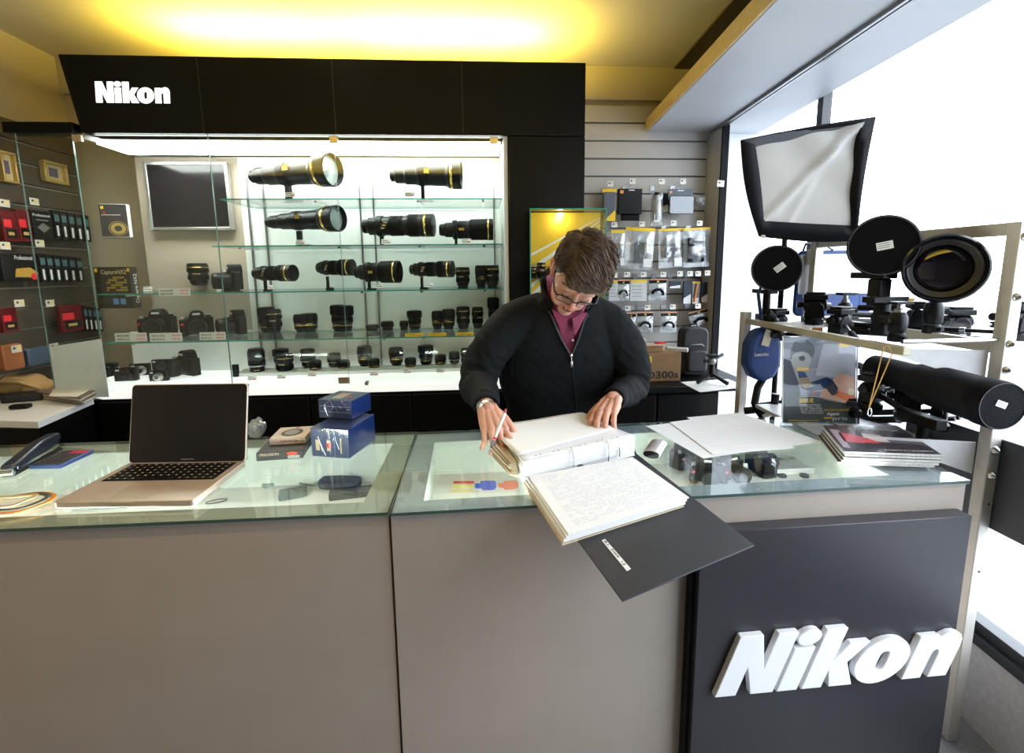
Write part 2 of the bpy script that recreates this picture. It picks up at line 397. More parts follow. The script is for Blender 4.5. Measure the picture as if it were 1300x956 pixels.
logo(hd, fr(p, (1, 0, 0), (0, -1, 0)), h * .985, .06, .003, lit)
# base cabinet under display
bc = thing('base_cabinet', 'low black base cabinet under the lit display case', 'cabinet')
MB().b2(LX + .02, .146, GY - .01, BKY, .06, CB - .037).build('body', black, bc, .003)
MB().b2(LX + .02, .146, GY + .03, BKY, 0, .06).build('plinth', blackm, bc)
for i in range(4): MB().b2(-1.85 + .5 * i, -1.36 + .5 * i, GY - .026, GY - .011, .1, CB - .05).build('door', black, bc, .002)
rc = thing('side_counter', 'low black side counter below the slatted wall holding a cardboard box', 'cabinet')
MB().b2(.52, 1.2, 2.3, BY - .025, .0, .92).b2(.2, .515, 2.3, 2.372, 0, .92).build('body', black, rc, .003)
MB().prism([(.17, 2.24), (1.29, 2.24), (1.36, 2.42), (1.36, BY - .025), (.52, BY - .025), (.52, 2.372), (.17, 2.372)], .92, .95).build('worktop', black, rc, .003)
for i in range(2): MB().b2(.54 + .34 * i, .87 + .32 * i, 2.286, 2.299, .06, .9).build('door', black, rc, .002)
# ================= LENSES =================
barrel_m = mat('lens_barrel', (.005, .005, .0055), .36, var=.25, spec=.3)
def ribs(b, r, z0, z1, n=30, mi=0, M=None, d=.03):
    """a knurled grip ring"""
    pr = []; N = max(3, int((z1 - z0) / (r * .09)))
    for i in range(N):
        a = z0 + (z1 - z0) * i / N; e = z0 + (z1 - z0) * (i + .55) / N
        pr += [(r * (1 + d), a), (r * (1 + d), e), (r, e + .0001), (r, z0 + (z1 - z0) * (i + 1) / N - .0001)]
    b.lathe(pr, n, mi, M)
def upright(kind):
    """unit lens standing on its mount: height 1, widest radius .5"""
    t = thing('camera_lens', '', 'camera lens'); n = 24
    if kind == 'zoom':
        MB().lathe([(.30, 0), (.33, .02), (.33, .06), (.38, .08), (.40, .2), (.44, .24), (.44, .58), (.46, .6), (.48, .72), (.48, .9), (.46, .93)], n).build('barrel', barrel_m, t)
        b = MB(); ribs(b, .455, .27, .45); b.build('zoom_ring', rubber, t)
        b = MB(); ribs(b, .475, .62, .75); b.build('focus_ring', rubber, t)
        MB().lathe([(.486, .80), (.49, .805), (.49, .818), (.486, .823)], n, c0=False, c1=False).build('trim_ring', gold, t)
    elif kind == 'prime':
        MB().lathe([(.32, 0), (.34, .03), (.34, .1), (.42, .14), (.46, .3), (.47, .55), (.49, .6), (.49, .88), (.47, .93)], n).build('barrel', barrel_m, t)
        b = MB(); ribs(b, .482, .58, .78); b.build('focus_ring', rubber, t)
        MB().lathe([(.472, .36), (.477, .365), (.477, .385), (.472, .39)], n, c0=False, c1=False).build('trim_ring', gold, t)
    elif kind == 'silverring':
        MB().lathe([(.30, 0), (.33, .02), (.35, .1), (.42, .13), (.42, .3), (.47, .34), (.48, .62), (.50, .64), (.49, .9), (.46, .93)], n).build('barrel', barrel_m, t)
        b = MB(); ribs(b, .485, .4, .58); b.build('zoom_ring', rubber, t)
        MB().lathe([(.474, .325), (.487, .33), (.487, .37), (.474, .375)], n, c0=False, c1=False).build('trim_ring', silver, t)
        MB().lathe([(.475, .01 + .07), (.36, .081), (.36, .1)], n, c0=False, c1=False).build('mount_ring', silver, t)
    elif kind == 'hooded':
        MB().lathe([(.30, 0), (.32, .02), (.32, .06), (.37, .08), (.39, .3), (.42, .33), (.42, .6), (.43, .62)], n).build('barrel', barrel_m, t)
        b = MB(); ribs(b, .425, .36, .54); b.build('zoom_ring', rubber, t)
        MB().lathe([(.45, .62), (.5, .66), (.5, .96), (.47, .97), (.46, .7)], n, c0=False, c1=False).build('lens_hood', blackm, t)
        MB().lathe([(.386, .22), (.395, .225), (.395, .24), (.39, .245)], n, c0=False, c1=False).build('trim_ring', gold, t)
    elif kind == 'pancake':
        MB().lathe([(.40, 0), (.42, .1), (.42, .3), (.48, .35), (.5, .45), (.5, .85), (.45, .92)], n).build('barrel', barrel_m, t)
        b = MB(); ribs(b, .492, .5, .78, d=.02); b.build('focus_ring', rubber, t)
    MB().lathe([(.44 if kind != 'hooded' else .46, .92), (.445, .985), (.40, 1.0), (.12, 1.0), (.1, .99)], n).build('lens_cap', blackp, t)
    if kind in ('zoom', 'prime', 'silverring'):
        b = MB(); r = {'zoom': .447, 'prime': .473, 'silverring': .43}[kind]; z = {'zoom': .52, 'prime': .46, 'silverring': .2}[kind]
        for q in (-.34, -.14, .06, .24): b.add([(r * math.sin(a) * 1.01, -r * math.cos(a) * 1.01, z + dz) for a, dz in ((q, -.018), (q + .12, -.018), (q + .12, .018), (q, .018))], [(0, 1, 2, 3)])
        b.build('marking', mat('gold_marking', (.8, .6, .3), .4), t)
    return t
UP = {}
def lens_up(kind, px0, px1, pt, pb, z, label, tilt=0):
    # the lens stands at the depth where its foot meets the shelf
    cx = (px0 + px1) / 2; p = atZ(cx, pb - 1, z + .001); y = min(max(p.y, GY + .09), BKY - .06)
    p = atY(cx, pb, y); w = (atY(px1, pb, y) - atY(px0, pb, y)).length; h = atY(cx, pt, y).z - atY(cx, pb, y).z
    M = Matrix.LocRotScale(Vector((p.x, y, z)), Euler((0, 0, random.uniform(-.4, .4) - p.x * .3)), Vector((w, w, h)))
    if kind not in UP:
        UP[kind] = o = upright(kind); o.matrix_world = M; o['label'] = label
    else: o = dup(UP[kind], label, M)
    o['group'] = 'lenses standing upright in the lit cabinet'
    return o
def tele(kind, dark=True):
    """long lens along +X, length 1, largest radius .5 (radial scale set by the owner); foot goes down -Z"""
    t = thing('telephoto_lens', '', 'camera lens'); n = 32; Q = fr((0, 0, 0), (0, 0, 1), (1, 0, 0)) @ R('Z', 180)
    Q = Matrix(((0, 0, 1, 0), (0, 1, 0, 0), (-1, 0, 0, 0), (0, 0, 0, 1)))
    if kind == 'super':
        MB().lathe([(.16, -.5), (.2, -.48), (.2, -.44), (.26, -.42), (.27, -.3), (.31, -.28), (.32, -.14), (.34, -.13), (.36, .08), (.37, .1), (.39, .26), (.42, .3)], n, M=Q).build('barrel', barrel_m, t)
        b = MB(); ribs(b, .345, -.1, .06, 36, 0, Q); b.build('focus_ring', rubber, t)
        MB().lathe([(.40, .27), (.47, .31), (.49, .36), (.5, .47), (.48, .48), (.46, .44), (.45, .4)], n, M=Q, c0=False, c1=False).build('front_hood', barrel_m, t)
        MB().lathe([(.485, .335), (.494, .34), (.497, .36), (.488, .365)], n, M=Q, c0=False, c1=False).build('trim_ring', gold, t)
        MB().lathe([(.46, .42), (.3, .43), (.12, .437), (.01, .438)], n, M=Q, c0=False).build('front_glass', mat('pale_front_glass', (.25, .3, .28), .06, coat=1.), t)
        MB().box(.02, -.365, .1, .07, .02, .16).build('nameplate', gold, t)
        foot = (-.06, .74)
    elif kind == 'zoom':
        MB().lathe([(.24, -.5), (.3, -.48), (.3, -.42), (.38, -.4), (.38, -.22), (.41, -.2), (.42, .1), (.46, .14), (.48, .3), (.5, .33), (.5, .49), (.46, .495)], n, M=Q).build('barrel', barrel_m, t)
        b = MB(); ribs(b, .43, -.1, .08, 36, 0, Q); b.build('zoom_ring', rubber, t)
        b = MB(); ribs(b, .48, .16, .3, 36, 0, Q); b.build('focus_ring', rubber, t)
        MB().lathe([(.5, .38), (.51, .385), (.51, .4), (.5, .405)], n, M=Q, c0=False, c1=False).build('trim_ring', gold, t)
        MB().lathe([(.46, .49), (.44, .45), (.3, .46), (.01, .465)], n, M=Q, c0=False).build('front_glass', lensg, t)
        b = MB()
        for q in (-.16, -.14, -.18): b.box(q, -.41, (q + .16) * 6, .05, .03, .05)
        b.build('marking', mat('gold_marking', (.8, .6, .3), .4), t)
        foot = (-.24, .72)
    else:   # hooded short tele
        MB().lathe([(.24, -.5), (.28, -.47), (.28, -.42), (.34, -.38), (.35, -.2), (.4, -.17), (.42, .05), (.45, .08)], n, M=Q).build('barrel', barrel_m, t)
        b = MB(); ribs(b, .41, -.14, .02, 36, 0, Q); b.build('focus_ring', rubber, t)
        MB().lathe([(.44, .06), (.49, .1), (.5, .45), (.5, .5), (.47, .5), (.46, .15), (.2, .14), (.01, .15)], n, M=Q, c0=False, c1=True).build('lens_hood', blackm, t)
        MB().lathe([(.495, .4), (.505, .405), (.505, .42), (.495, .425)], n, M=Q, c0=False, c1=False).build('trim_ring', gold, t)
        MB().box(-.08, -.42, 0, .1, .03, .12).build('nameplate', gold, t)
        foot = (-.2, .7)
    fx, fz = foot
    MB().lathe([(.34 if kind == 'super' else .43, fx - .05), (.37 if kind == 'super' else .455, fx - .04), (.37 if kind == 'super' else .455, fx + .03), (.34, fx + .04)], n, M=Q).build('tripod_collar', blackp, t)
    f = MB().box(fx, 0, -(fz + .3) / 2, .045, .16, fz - .3).box(fx + .05, 0, -fz - .0, .18, .2, .05)
    f.build('tripod_foot', blackp, t)
    t['foot'] = fz + .025
    return t
TL = {}
def lens_tele(kind, px0, px1, pt, pb, z, label, yaw=-12, y=2.62, pitch=0):
    """px0..px1 mount to front, pt..pb height of the front; foot on the shelf z"""
    a, b = atY(px0, (pt + pb) / 2, y), atY(px1, (pt + pb) / 2, y)
    L = abs(b.x - a.x) / math.cos(math.radians(yaw)); D = atY(px1, pt, y).z - atY(px1, pb, y).z
    if kind not in TL: TL[kind] = tele(kind); o = TL[kind]
    else: o = dup(TL[kind])
    o['label'] = label; o['group'] = 'long lenses lying on the upper glass shelves'
    zc = (atY(px1, pt, y).z + atY(px1, pb, y).z) / 2
    sz = D
    k = (zc - z) / (D * o['foot'])        # stretch of the foot so that it stands on the shelf
    o.matrix_world = Matrix.LocRotScale(Vector(((a.x + b.x) / 2, y, zc)), Euler((0, math.radians(pitch), math.radians(yaw if px1 > px0 else 180 - yaw))), Vector((L, D, D)))
    for ch in o.children:
        if ch.name.startswith('tripod_foot'):
            ch.scale = (1, 1, k)
    return o
# ---- top two shelves
lens_tele('super', 308, 433, 199, 241, SH[1], 'huge telephoto lens at the left of the top shelf, its round front glass showing', -22, 2.62)
lens_tele('super', 495, 588, 205, 241, SH[1], 'large telephoto lens at the right of the top shelf, seen side on', -4, 2.62)
lens_tele('super', 329, 439, 263, 296, SH[2], 'long black telephoto lens on the second shelf with its front glass turned outward', -24, 2.62)
lens_tele('zoom', 459, 552, 272, 301, SH[2], 'black telephoto zoom with thin gold ring in the middle of the second shelf', -8, 2.62)
lens_tele('hood', 558, 626, 278, 305, SH[2], 'black telephoto lens at the right end of the second shelf', -3, 2.62)
lens_tele('zoom', 318, 377, 336, 357, SH[3], 'black zoom lens beside the camera on the third shelf, front turned outward', -20, 2.6)
lens_tele('zoom', 401, 450, 329, 350, SH[3], 'small telephoto zoom behind the hooded lens on the third shelf', -16, 2.68)
lens_tele('hood', 450, 508, 331, 359, SH[3], 'hooded black telephoto lens on the third shelf with a gold nameplate', -10, 2.56)
lens_tele('zoom', 520, 576, 331, 352, SH[3], 'telephoto zoom on its foot right of the hooded lens on the third shelf', -14, 2.6)
ups = {3: [('zoom', 240, 266, 333, 361, 'black zoom lens standing on a yellow and black box on the third shelf'),
           ('zoom', 578, 597, 329, 354), ('prime', 603, 618, 326, 353), ('zoom', 616, 634, 329, 356)],
       4: [('hooded', 329, 350, 382, 414), ('zoom', 337, 359, 388, 417), ('prime', 373, 392, 391, 413), ('prime', 383, 404, 393, 416),
           ('hooded', 420, 440, 376, 409), ('hooded', 427, 450, 384, 416), ('pancake', 464, 481, 404, 411), ('pancake', 484, 500, 404, 415),
           ('pancake', 507, 518, 397, 408), ('hooded', 517, 536, 387, 411), ('prime', 548, 562, 386, 409), ('prime', 561, 578, 385, 410),
           ('zoom', 579, 597, 374, 402), ('zoom', 599, 614, 382, 409), ('hooded', 619, 634, 370, 409)],
       5: [('silverring', 317, 338, 443, 476), ('hooded', 347, 367, 433, 457), ('zoom', 351, 374, 450, 475), ('silverring', 382, 401, 439, 462),
           ('prime', 393, 409, 458, 474), ('silverring', 416, 433, 445, 462), ('prime', 429, 445, 458, 472), ('prime', 454, 473, 437, 462),
           ('prime', 468, 483, 456, 471), ('prime', 494, 513, 440, 462), ('prime', 514, 529, 455, 470), ('hooded', 531, 551, 435, 459),
           ('prime', 552, 567, 451, 467), ('silverring', 570, 584, 445, 460), ('zoom', 585, 601, 443, 466)]}
rown = {3: 'third shelf', 4: 'fourth shelf', 5: 'glowing cabinet floor'}
kw = {'zoom': 'black gold-ringed zoom lens', 'prime': 'stubby ribbed black lens', 'silverring': 'black silver-ringed lens', 'hooded': 'tall hooded black lens', 'pancake': 'short flat black lens'}
for row, L in ups.items():
    z = CB if row == 5 else SH[row]
    for i, u in enumerate(L):
        lb_ = u[5] if len(u) > 5 else '%s, %s upright one from left on %s' % (kw[u[0]], ORD[i - (1 if row == 3 else 0)], rown[row])
        zz = z + .028 if row == 3 and i == 0 else z
        if row == 5 and i in (1, 3, 5, 7, 9, 11, 13): zz = z + .02
        lens_up(u[0], u[1], u[2], u[3], u[4], zz, lb_)
# low riser blocks under the rear lenses on the floor
rz = solo(MB().b2(atY(300, 470, 2.7).x, atY(595, 470, 2.7).x, 2.66, 2.8, CB + .0005, CB + .0195), 'riser', white, 'long low white riser under the back row of lenses', 'riser', bevel=.001)
# ================= CAMERAS =================
def slr():
    """unit: about .15 wide, real size; front -Y, base z=0"""
    t = thing('slr_camera', '', 'camera')
    b = MB().rbox(.13, .042, .004, .084, .012)
    b.build('body', blackp, t, .004)
    MB().prism([(.035, .03), (.068, .022), (.071, -.02), (.066, -.046), (.048, -.05), (.036, -.03)], .0, .078, M=R('Z', 180) @ T(0, 0, 0) @ Matrix.Scale(-1, 4, (0, 1, 0))).build('grip', rubber, t, .006)
    MB().prism([(-.034, 0), (-.024, .03), (-.012, .037), (.012, .037), (.024, .03), (.034, 0)], -.028, .026, 0, fr((0, 0, .08), (1, 0, 0), (0, -1, 0))).build('viewfinder_hump', blackp, t, .005)
    MB().box(0, -.0285, .101, .03, .002, .009).build('brand_plate', mat('pale_marking', (.7, .7, .7), .5), t)
    c = R('X', 90)
    MB().lathe([(.033, .018), (.034, .05), (.036, .052), (.036, .085), (.033, .09)], 28, M=T(.006, 0, .043) @ c).build('lens', barrel_m, t)
    b = MB(); ribs(b, .0355, .055, .078, 28, 0, T(.006, 0, .043) @ c); b.build('zoom_ring', rubber, t)
    MB().lathe([(.031, .0905), (.022, .082), (.001, .083)], 24, M=T(.006, 0, .043) @ c, c0=False, c1=False).build('front_glass', lensg, t)
    MB().cyl((.045, .004, .084), (.045, .004, .092), .011, n=18).build('mode_dial', blackm, t, .001)
    MB().cyl((-.056, -.026, .078), (-.056, -.028, .088), .008, n=14).build('shutter_button', silver, t, .001)
    MB().prism([(-.068, .058), (-.05, .062), (-.055, .05)], 0, .001, M=fr((0, -.0505, 0), (1, 0, 0), (0, -1, 0))).build('red_mark', red, t)
    return t
SLR = None
def put_slr(px, pb, z, w, label, rz, y=None, s=None):
    global SLR
    p = atZ(px, pb, z); y = y or min(max(p.y, GY + .1), BKY - .12); p = atY(px, pb, y); s = (s or 1) * 1.22
    M = Matrix.LocRotScale(Vector((p.x, y, z)), Euler((0, 0, math.radians(rz))), Vector((s, s, s)))
    if SLR is None: SLR = slr(); o = SLR; o.matrix_world = M; o['label'] = label
    else: o = dup(SLR, label, M)
    o['group'] = 'cameras on show in the lit cabinet'; return o
put_slr(299, 363, SH[3], 1, 'black camera facing left beside the zoom lens on the third shelf', -52, s=.98)
put_slr(204, 422, SH[4], 1, 'black camera facing forward, leftmost on the fourth shelf', 8, s=1.02)
put_slr(252, 420, SH[4], 1, 'bluish black camera in the middle of three on the fourth shelf', 25, s=.95)
put_slr(303, 420, SH[4], 1, 'black camera turned left, rightmost of three on the fourth shelf', -48, s=.95)
put_slr(240, 472, CB, 1, 'glossy black camera alone on the glowing cabinet floor', -30, s=1.0)
def compact(w, h, d, label, px, pb, z, rz=0, y=None, ring=True):
    p = atZ(px, pb, z); y = y or min(max(p.y, GY + .06), BKY - .08); p = atY(px, pb, y)
    t = thing('compact_camera', label, 'camera', (p.x, y, z), rz, 'compact cameras at the left of the cabinet floor')
    MB().rbox(w, d, 0, h, .008).build('body', blackp, t, .002)
    c = T(w * .1, -d / 2, h * .45) @ R('X', 90)
    MB().lathe([(h * .40, -.002), (h * .4, .01), (h * .34, .014), (h * .33, .024), (h * .22, .026)], 24, M=c).build('lens', silver if ring else barrel_m, t)
    MB().lathe([(h * .2, .0265), (.001, .0265)], 20, M=c, c0=False).build('front_glass', lensg, t)
    MB().box(-w * .3, -d / 2 - .001, h * .82, w * .16, .003, h * .12).build('flash', mat('flash_window', (.8, .82, .85), .2), t, .0008)
    MB().cyl((-w * .3, 0, h), (-w * .3, 0, h + .004), .007, n=14).build('shutter_button', silver, t)
    return t
cc = [(.12, .07, .03, 135, 473, 0, 8, False), (.1, .062, .03, 118, 481, 0, -5, False), (.11, .072, .035, 162, 483, 0, 5, False), (.1, .066, .03, 178, 464, 0, 12, True), (.095, .056, .03, 202, 474, 0, 0, True), (.09, .058, .03, 205, 460, .056, 0, False)]
cl = ['flat black compact camera at the back left of the cabinet floor', 'small black camera at the far left front of the cabinet floor', 'black boxy camera in front of the silver-ringed one', 'compact camera with a silver lens ring standing behind the boxy camera', 'lower of two stacked compact cameras, silver lens ring', 'upper of two stacked compact cameras on the cabinet floor']
for (w_, h_, d_, px, pb, dz, rz_, rg), l_ in zip(cc, cl):
    if dz: compact(w_, h_, d_, l_, 205, 460, CB + .0565, 0, 2.62, rg)
    else: compact(w_, h_, d_, l_, px, pb, CB, rz_, 2.62 if px == 202 else None, rg)
# ---- screen inside the cabinet
p = atY(183, 206, 2.83); q = atY(297, 292, 2.83)
tv = thing('flat_screen', 'flat dark screen in a silver frame at the back of the cabinet', 'screen', ((p.x + q.x) / 2, 2.835, (p.z + q.z) / 2))
W_, H_ = q.x - p.x, p.z - q.z
f = MB(); 
for a in ((-1, 0), (1, 0)): f.box(a[0] * (W_ / 2 - .008), 0, 0, .016, .04, H_)
for a in (-1, 1): f.box(0, 0, a * (H_ / 2 - .008), W_ - .032, .04, .016)
f.build('frame', silver, tv, .002)
MB().box(0, -.006, 0, W_ - .034, .02, H_ - .034).build('screen', mat('dark_screen', (.01, .009, .012), .12), tv)
# ---- software boxes
def boxm(name, label, cat, px0, px1, pt, pb, y, d, mats, rz=0, group=None, z=None):
    a, b_ = atY(px0, pb, y), atY(px1, pb, y); h = atY(px0, pt, y).z - a.z
    if z is None: z = a.z
    t = thing(name, label, cat, ((a.x + b_.x) / 2, y, z), rz, group); w = b_.x - a.x
    MB().box(0, d / 2, h / 2, w, d, h).build('carton', mats, t, .0015)
    return t, w, h
def flat(parent, name, m, pts, z=.0006, M=None):
    """thin printed shape on a face (x right, y up from the face's lower left)"""
    return MB().prism(pts, 0, z, 0, M).build(name, m, parent, smooth=0)
def rc4(x0, y0, x1, y1): return [(x0, y0), (x1, y0), (x1, y1), (x0, y1)]
cardk = mat('dark_brown_card', (.03, .022, .015), .35)
t, w, h = boxm('software_box', 'large dark software box with a yellow grid picture on the lower left shelf', 'software box', 123, 172, 339, 392, 2.6, .05, [cardk], -6)
M0 = fr((-w / 2, -.0001, 0), (1, 0, 0), (0, -1, 0))
text('title', 'CaptureNX2', .03, mat('pale_gold_print', (.8, .68, .4), .4), t, M0 @ T(w * .2, h * .83, .0005), fit=w * .7)
for i in range(9):
    for j in range(6): 
        if (i * 7 + j * 3) % 8 < 6 - abs(i - 5) * .5: flat(t, 'grid_square', mat('amber_print', (.5 + .05 * (i % 3), .33, .02), .4), rc4(w * (.32 + i * .065), h * (.42 + j * .06), w * (.32 + i * .065 + .05), h * (.42 + j * .06 + .045)), .0006, M0)
for i in range(2): flat(t, 'blue_badge', mat('sky_blue_print', (.15, .35, .7), .4), rc4(w * (.45 + .2 * i), h * .1, w * (.6 + .2 * i), h * .24), .0006, M0)
for a, b_ in ((.03, .88), (.93, .88)): flat(t, 'yellow_logo', yellow, rc4(w * a, h * b_, w * a + .014, h * b_ + .018), .0006, M0)
M1 = fr((w / 2 + .0002, .04, h * .12), (0, 0, 1), (1, 0, 0))
text('side_title', 'Capture NX2', .03, whitem, t, M1 @ T(0, 0, .0004), fit=h * .7)
t, w, h = boxm('software_box', 'small black and white software box with a gold ring picture on the clear wall holder', 'software box', 131, 164, 259, 301, 2.72, .03, [mat('white_card', (.8, .8, .78), .5)], 8)
M0 = fr((-w / 2, -.0001, 0), (1, 0, 0), (0, -1, 0))
flat(t, 'cover', mat('charcoal_print', (.05, .045, .05), .35), rc4(.002, .002, w - .002, h - .002), .0006, M0)
flat(t, 'yellow_logo', yellow, rc4(.01, h - .025, .024, h - .011), .001, M0)
flat(t, 'title_line', mat('pale_marking', (.7, .7, .7), .5), rc4(.01, h * .66, w * .75, h * .68), .001, M0)
O = ellp(w * .62, h * .26, w * .34, h * .22); 
b = MB(); n = len(O)
for k_, (r0, r1) in enumerate(((1, .93), (.8, .4))):
    vs = [(w * .62 + (x - w * .62) * r, h * .26 + (y - h * .26) * r, .0011) for r in (r0, r1) for x, y in O]; b.add(vs, [(i, (i + 1) % n, n + (i + 1) % n, n + i) for i in range(n)], 0)
b.build('ring_picture', mat('dull_gold_print', (.5, .35, .1), .35), t, M=M0)
flat(t, 'red_dot', red, ellp(.025, h - .045, .006, .006, 12), .001, M0)
solo(MB().box(0, .02, -.004, .12, .06, .004).box(0, .05, .04, .12, .003, .09), 'clear_holder', acryl, 'small clear plastic holder on the back panel carrying a software box', 'holder', M=T(atY(147, 301, 2.72).x, 2.72, atY(147, 301, 2.72).z - .0025) @ R('Z', 8))
solo(MB().box(0, .03, -.003, .19, .12, .005), 'clear_holder', acryl, 'clear shelf under the large dark software box', 'holder', M=T(atY(147, 393, 2.6).x, 2.6, atY(147, 393, 2.6).z - .0005))
# box under the third-shelf lens
p = atZ(254, 367, SH[3]); y_ = max(p.y, 2.5)
t = thing('lens_box', 'flat yellow and black box under the leftmost lens on the third shelf', 'box', (atY(255, 367, y_).x, y_, SH[3]))
MB().box(0, 0, .0135, .125, .08, .026).build('carton', blackp, t, .001)
MB().box(-.035, -.0405, .014, .045, .001, .012).build('yellow_label', yellow, t)
# ================= PRICE CARDS =================
tagm = mat('white_card_stock', (.82, .82, .8), .6)
def price_tag(px, pb, z, w, h, label, rz=0, y=None, lines=2, yel=False):
    p = atZ(px, pb, z + .0005); y = y or min(max(p.y, GY + .03), BKY - .03); p = atY(px, pb, y)
    t = thing('price_card', label, 'price card', (p.x, y, z + .0003), rz, 'price cards in the lit cabinet')
    A = fr((0, 0, 0), (1, 0, 0), (0, -.9, .35))
    MB().box(0, h / 2, 0, w, h, .0015, 0, A).build('card', yellow if yel else tagm, t)
    b = MB()
    for i in range(lines):
        b.box(-w * .15, h * (.72 - .4 * i / max(1, lines - 1) if lines > 1 else .55), .001, w * .55, h * .1, .0004, 0, A)
    b.build('print', inkk, t, smooth=0)
    MB().box(w * .25, h * .3, .001, w * .32, h * .2, .0004, 0, A).build('red_price', red, t, smooth=0)
    return t
tg = {1: [(368, 249), (520, 249)], 2: [(381, 308), (490, 308), (592, 307)], 3: [(298, 366), (341, 366), (418, 365), (481, 364), (545, 363), (588, 360), (612, 361), (627, 361), (187, 367), (280, 366)],
      4: [(334, 420), (344, 422), (377, 418), (389, 421), (425, 418), (436, 420), (473, 415), (492, 418), (515, 414), (526, 417), (556, 415), (570, 416), (590, 414), (608, 413), (188, 424), (222, 424), (262, 424)],
      5: [(320, 483), (357, 481), (396, 478), (475, 477), (517, 474), (559, 473), (590, 471), (115, 489), (127, 487)]}
rn = {1: 'top shelf', 2: 'second shelf', 3: 'third shelf', 4: 'fourth shelf', 5: 'cabinet floor'}
for row, L in tg.items():
    for i, (px, pb) in enumerate(sorted(L)):
        price_tag(px, pb, CB if row == 5 else SH[row], .046, .024, 'small white price card with red figures, %s from the left on the %s' % (ORD[i], rn[row]))
for i, px in enumerate((525, 555, 590)):
    price_tag(px, 414, SH[4], .09, .016, 'low bright yellow card under lenses on the fourth shelf, %s from the left' % ORD[i], y=2.5, yel=True)
for i, (x0, x1, pt, pb, rw) in enumerate([(202, 242, 366, 376, 3), (147, 187, 423, 434, 4), (191, 232, 423, 434, 4), (254, 287, 422, 432, 4)]):
    y = GY + .074; a, b_ = atY(x0, pb, y), atY(x1, pb, y); h = atY(x0, pt, y).z - a.z; w = b_.x - a.x
    t = thing('price_strip', 'long white price strip on the edge of the %s, %s of these strips' % (rn[rw], ['the only', 'left', 'middle', 'right'][i]), 'price strip', ((a.x + b_.x) / 2, y, a.z))
    MB().box(0, 0, h / 2, w, .002, h).build('card', tagm, t)
    M0 = FACE((-w / 2, -.0012, 0))
    for k_ in range(2):
        text('print', 'NIKON D%d' % [3000, 300, 700, 90][i] if not k_ else 'NIKKOR 18-105', h * .36, inkk, t, M0 @ T(w * .05, h * (.56 - .42 * k_), 0), fit=w * .4)
        text('red_price', ['949,00', '1299,00', '799,00', '699,00'][i], h * .36, red, t, M0 @ T(w * .66, h * (.56 - .42 * k_), 0), fit=w * .28)
# brown card block
p = atZ(443, 482, CB)
solo(MB().box(0, .008, .017, .055, .012, .03), 'card_block', mat('brown_card', (.2, .12, .07), .5), 'small brown block lying at the front edge of the cabinet floor', 'box', M=T(p.x, GY + .03, CB - .001))
p = atZ(299, 468, CB)
solo(MB().box(0, 0, .035, .03, .02, .068), 'film_box', blackp, 'thin upright black box left of the silver-ringed lenses', 'box', M=T(atY(299, 468, 2.66).x, 2.66, CB + .001), bevel=.002)
# ================= WALL OF ACCESSORIES (right, slatted wall) =================
FB = BY - .022                       # face of the slats
def peg(px, py, label, ln=.16, tagw=.034, tagh=.03, yoff=0):
    """a wire peg with a price tag at its tip, tip centre seen at px, py"""
    p = atY(px, py, FB - ln)
    t = thing('display_peg', label, 'display peg', (p.x, FB, p.z - .01), 0, 'wire pegs with price tags on the slatted wall')
    MB().box(0, -.003, 0, .03, .004, .03).build('wall_plate', steel, t)
    b = MB().tube([(-.006, -.004, -.006), (-.006, -ln * .9, -.006), (-.006, -ln, .006)], .0018, 6).tube([(.0, -.004, .012), (0, -ln, .022)], .0015, 6)
    b.build('wire', chrome, t)
    k = MB().box(0, -ln - .003, .012, tagw, .0015, tagh).build('price_tag', tagm, t)
    MB().box(-tagw * .2, -ln - .0042, .016, .009, .0006, .009).build('dark_dot', inkk, k)
    MB().box(tagw * .22, -ln - .0042, .017, .009, .0006, .007).build('yellow_dot', yellow, k)
    return t
gp = 'accessory packs hanging on the slatted wall'
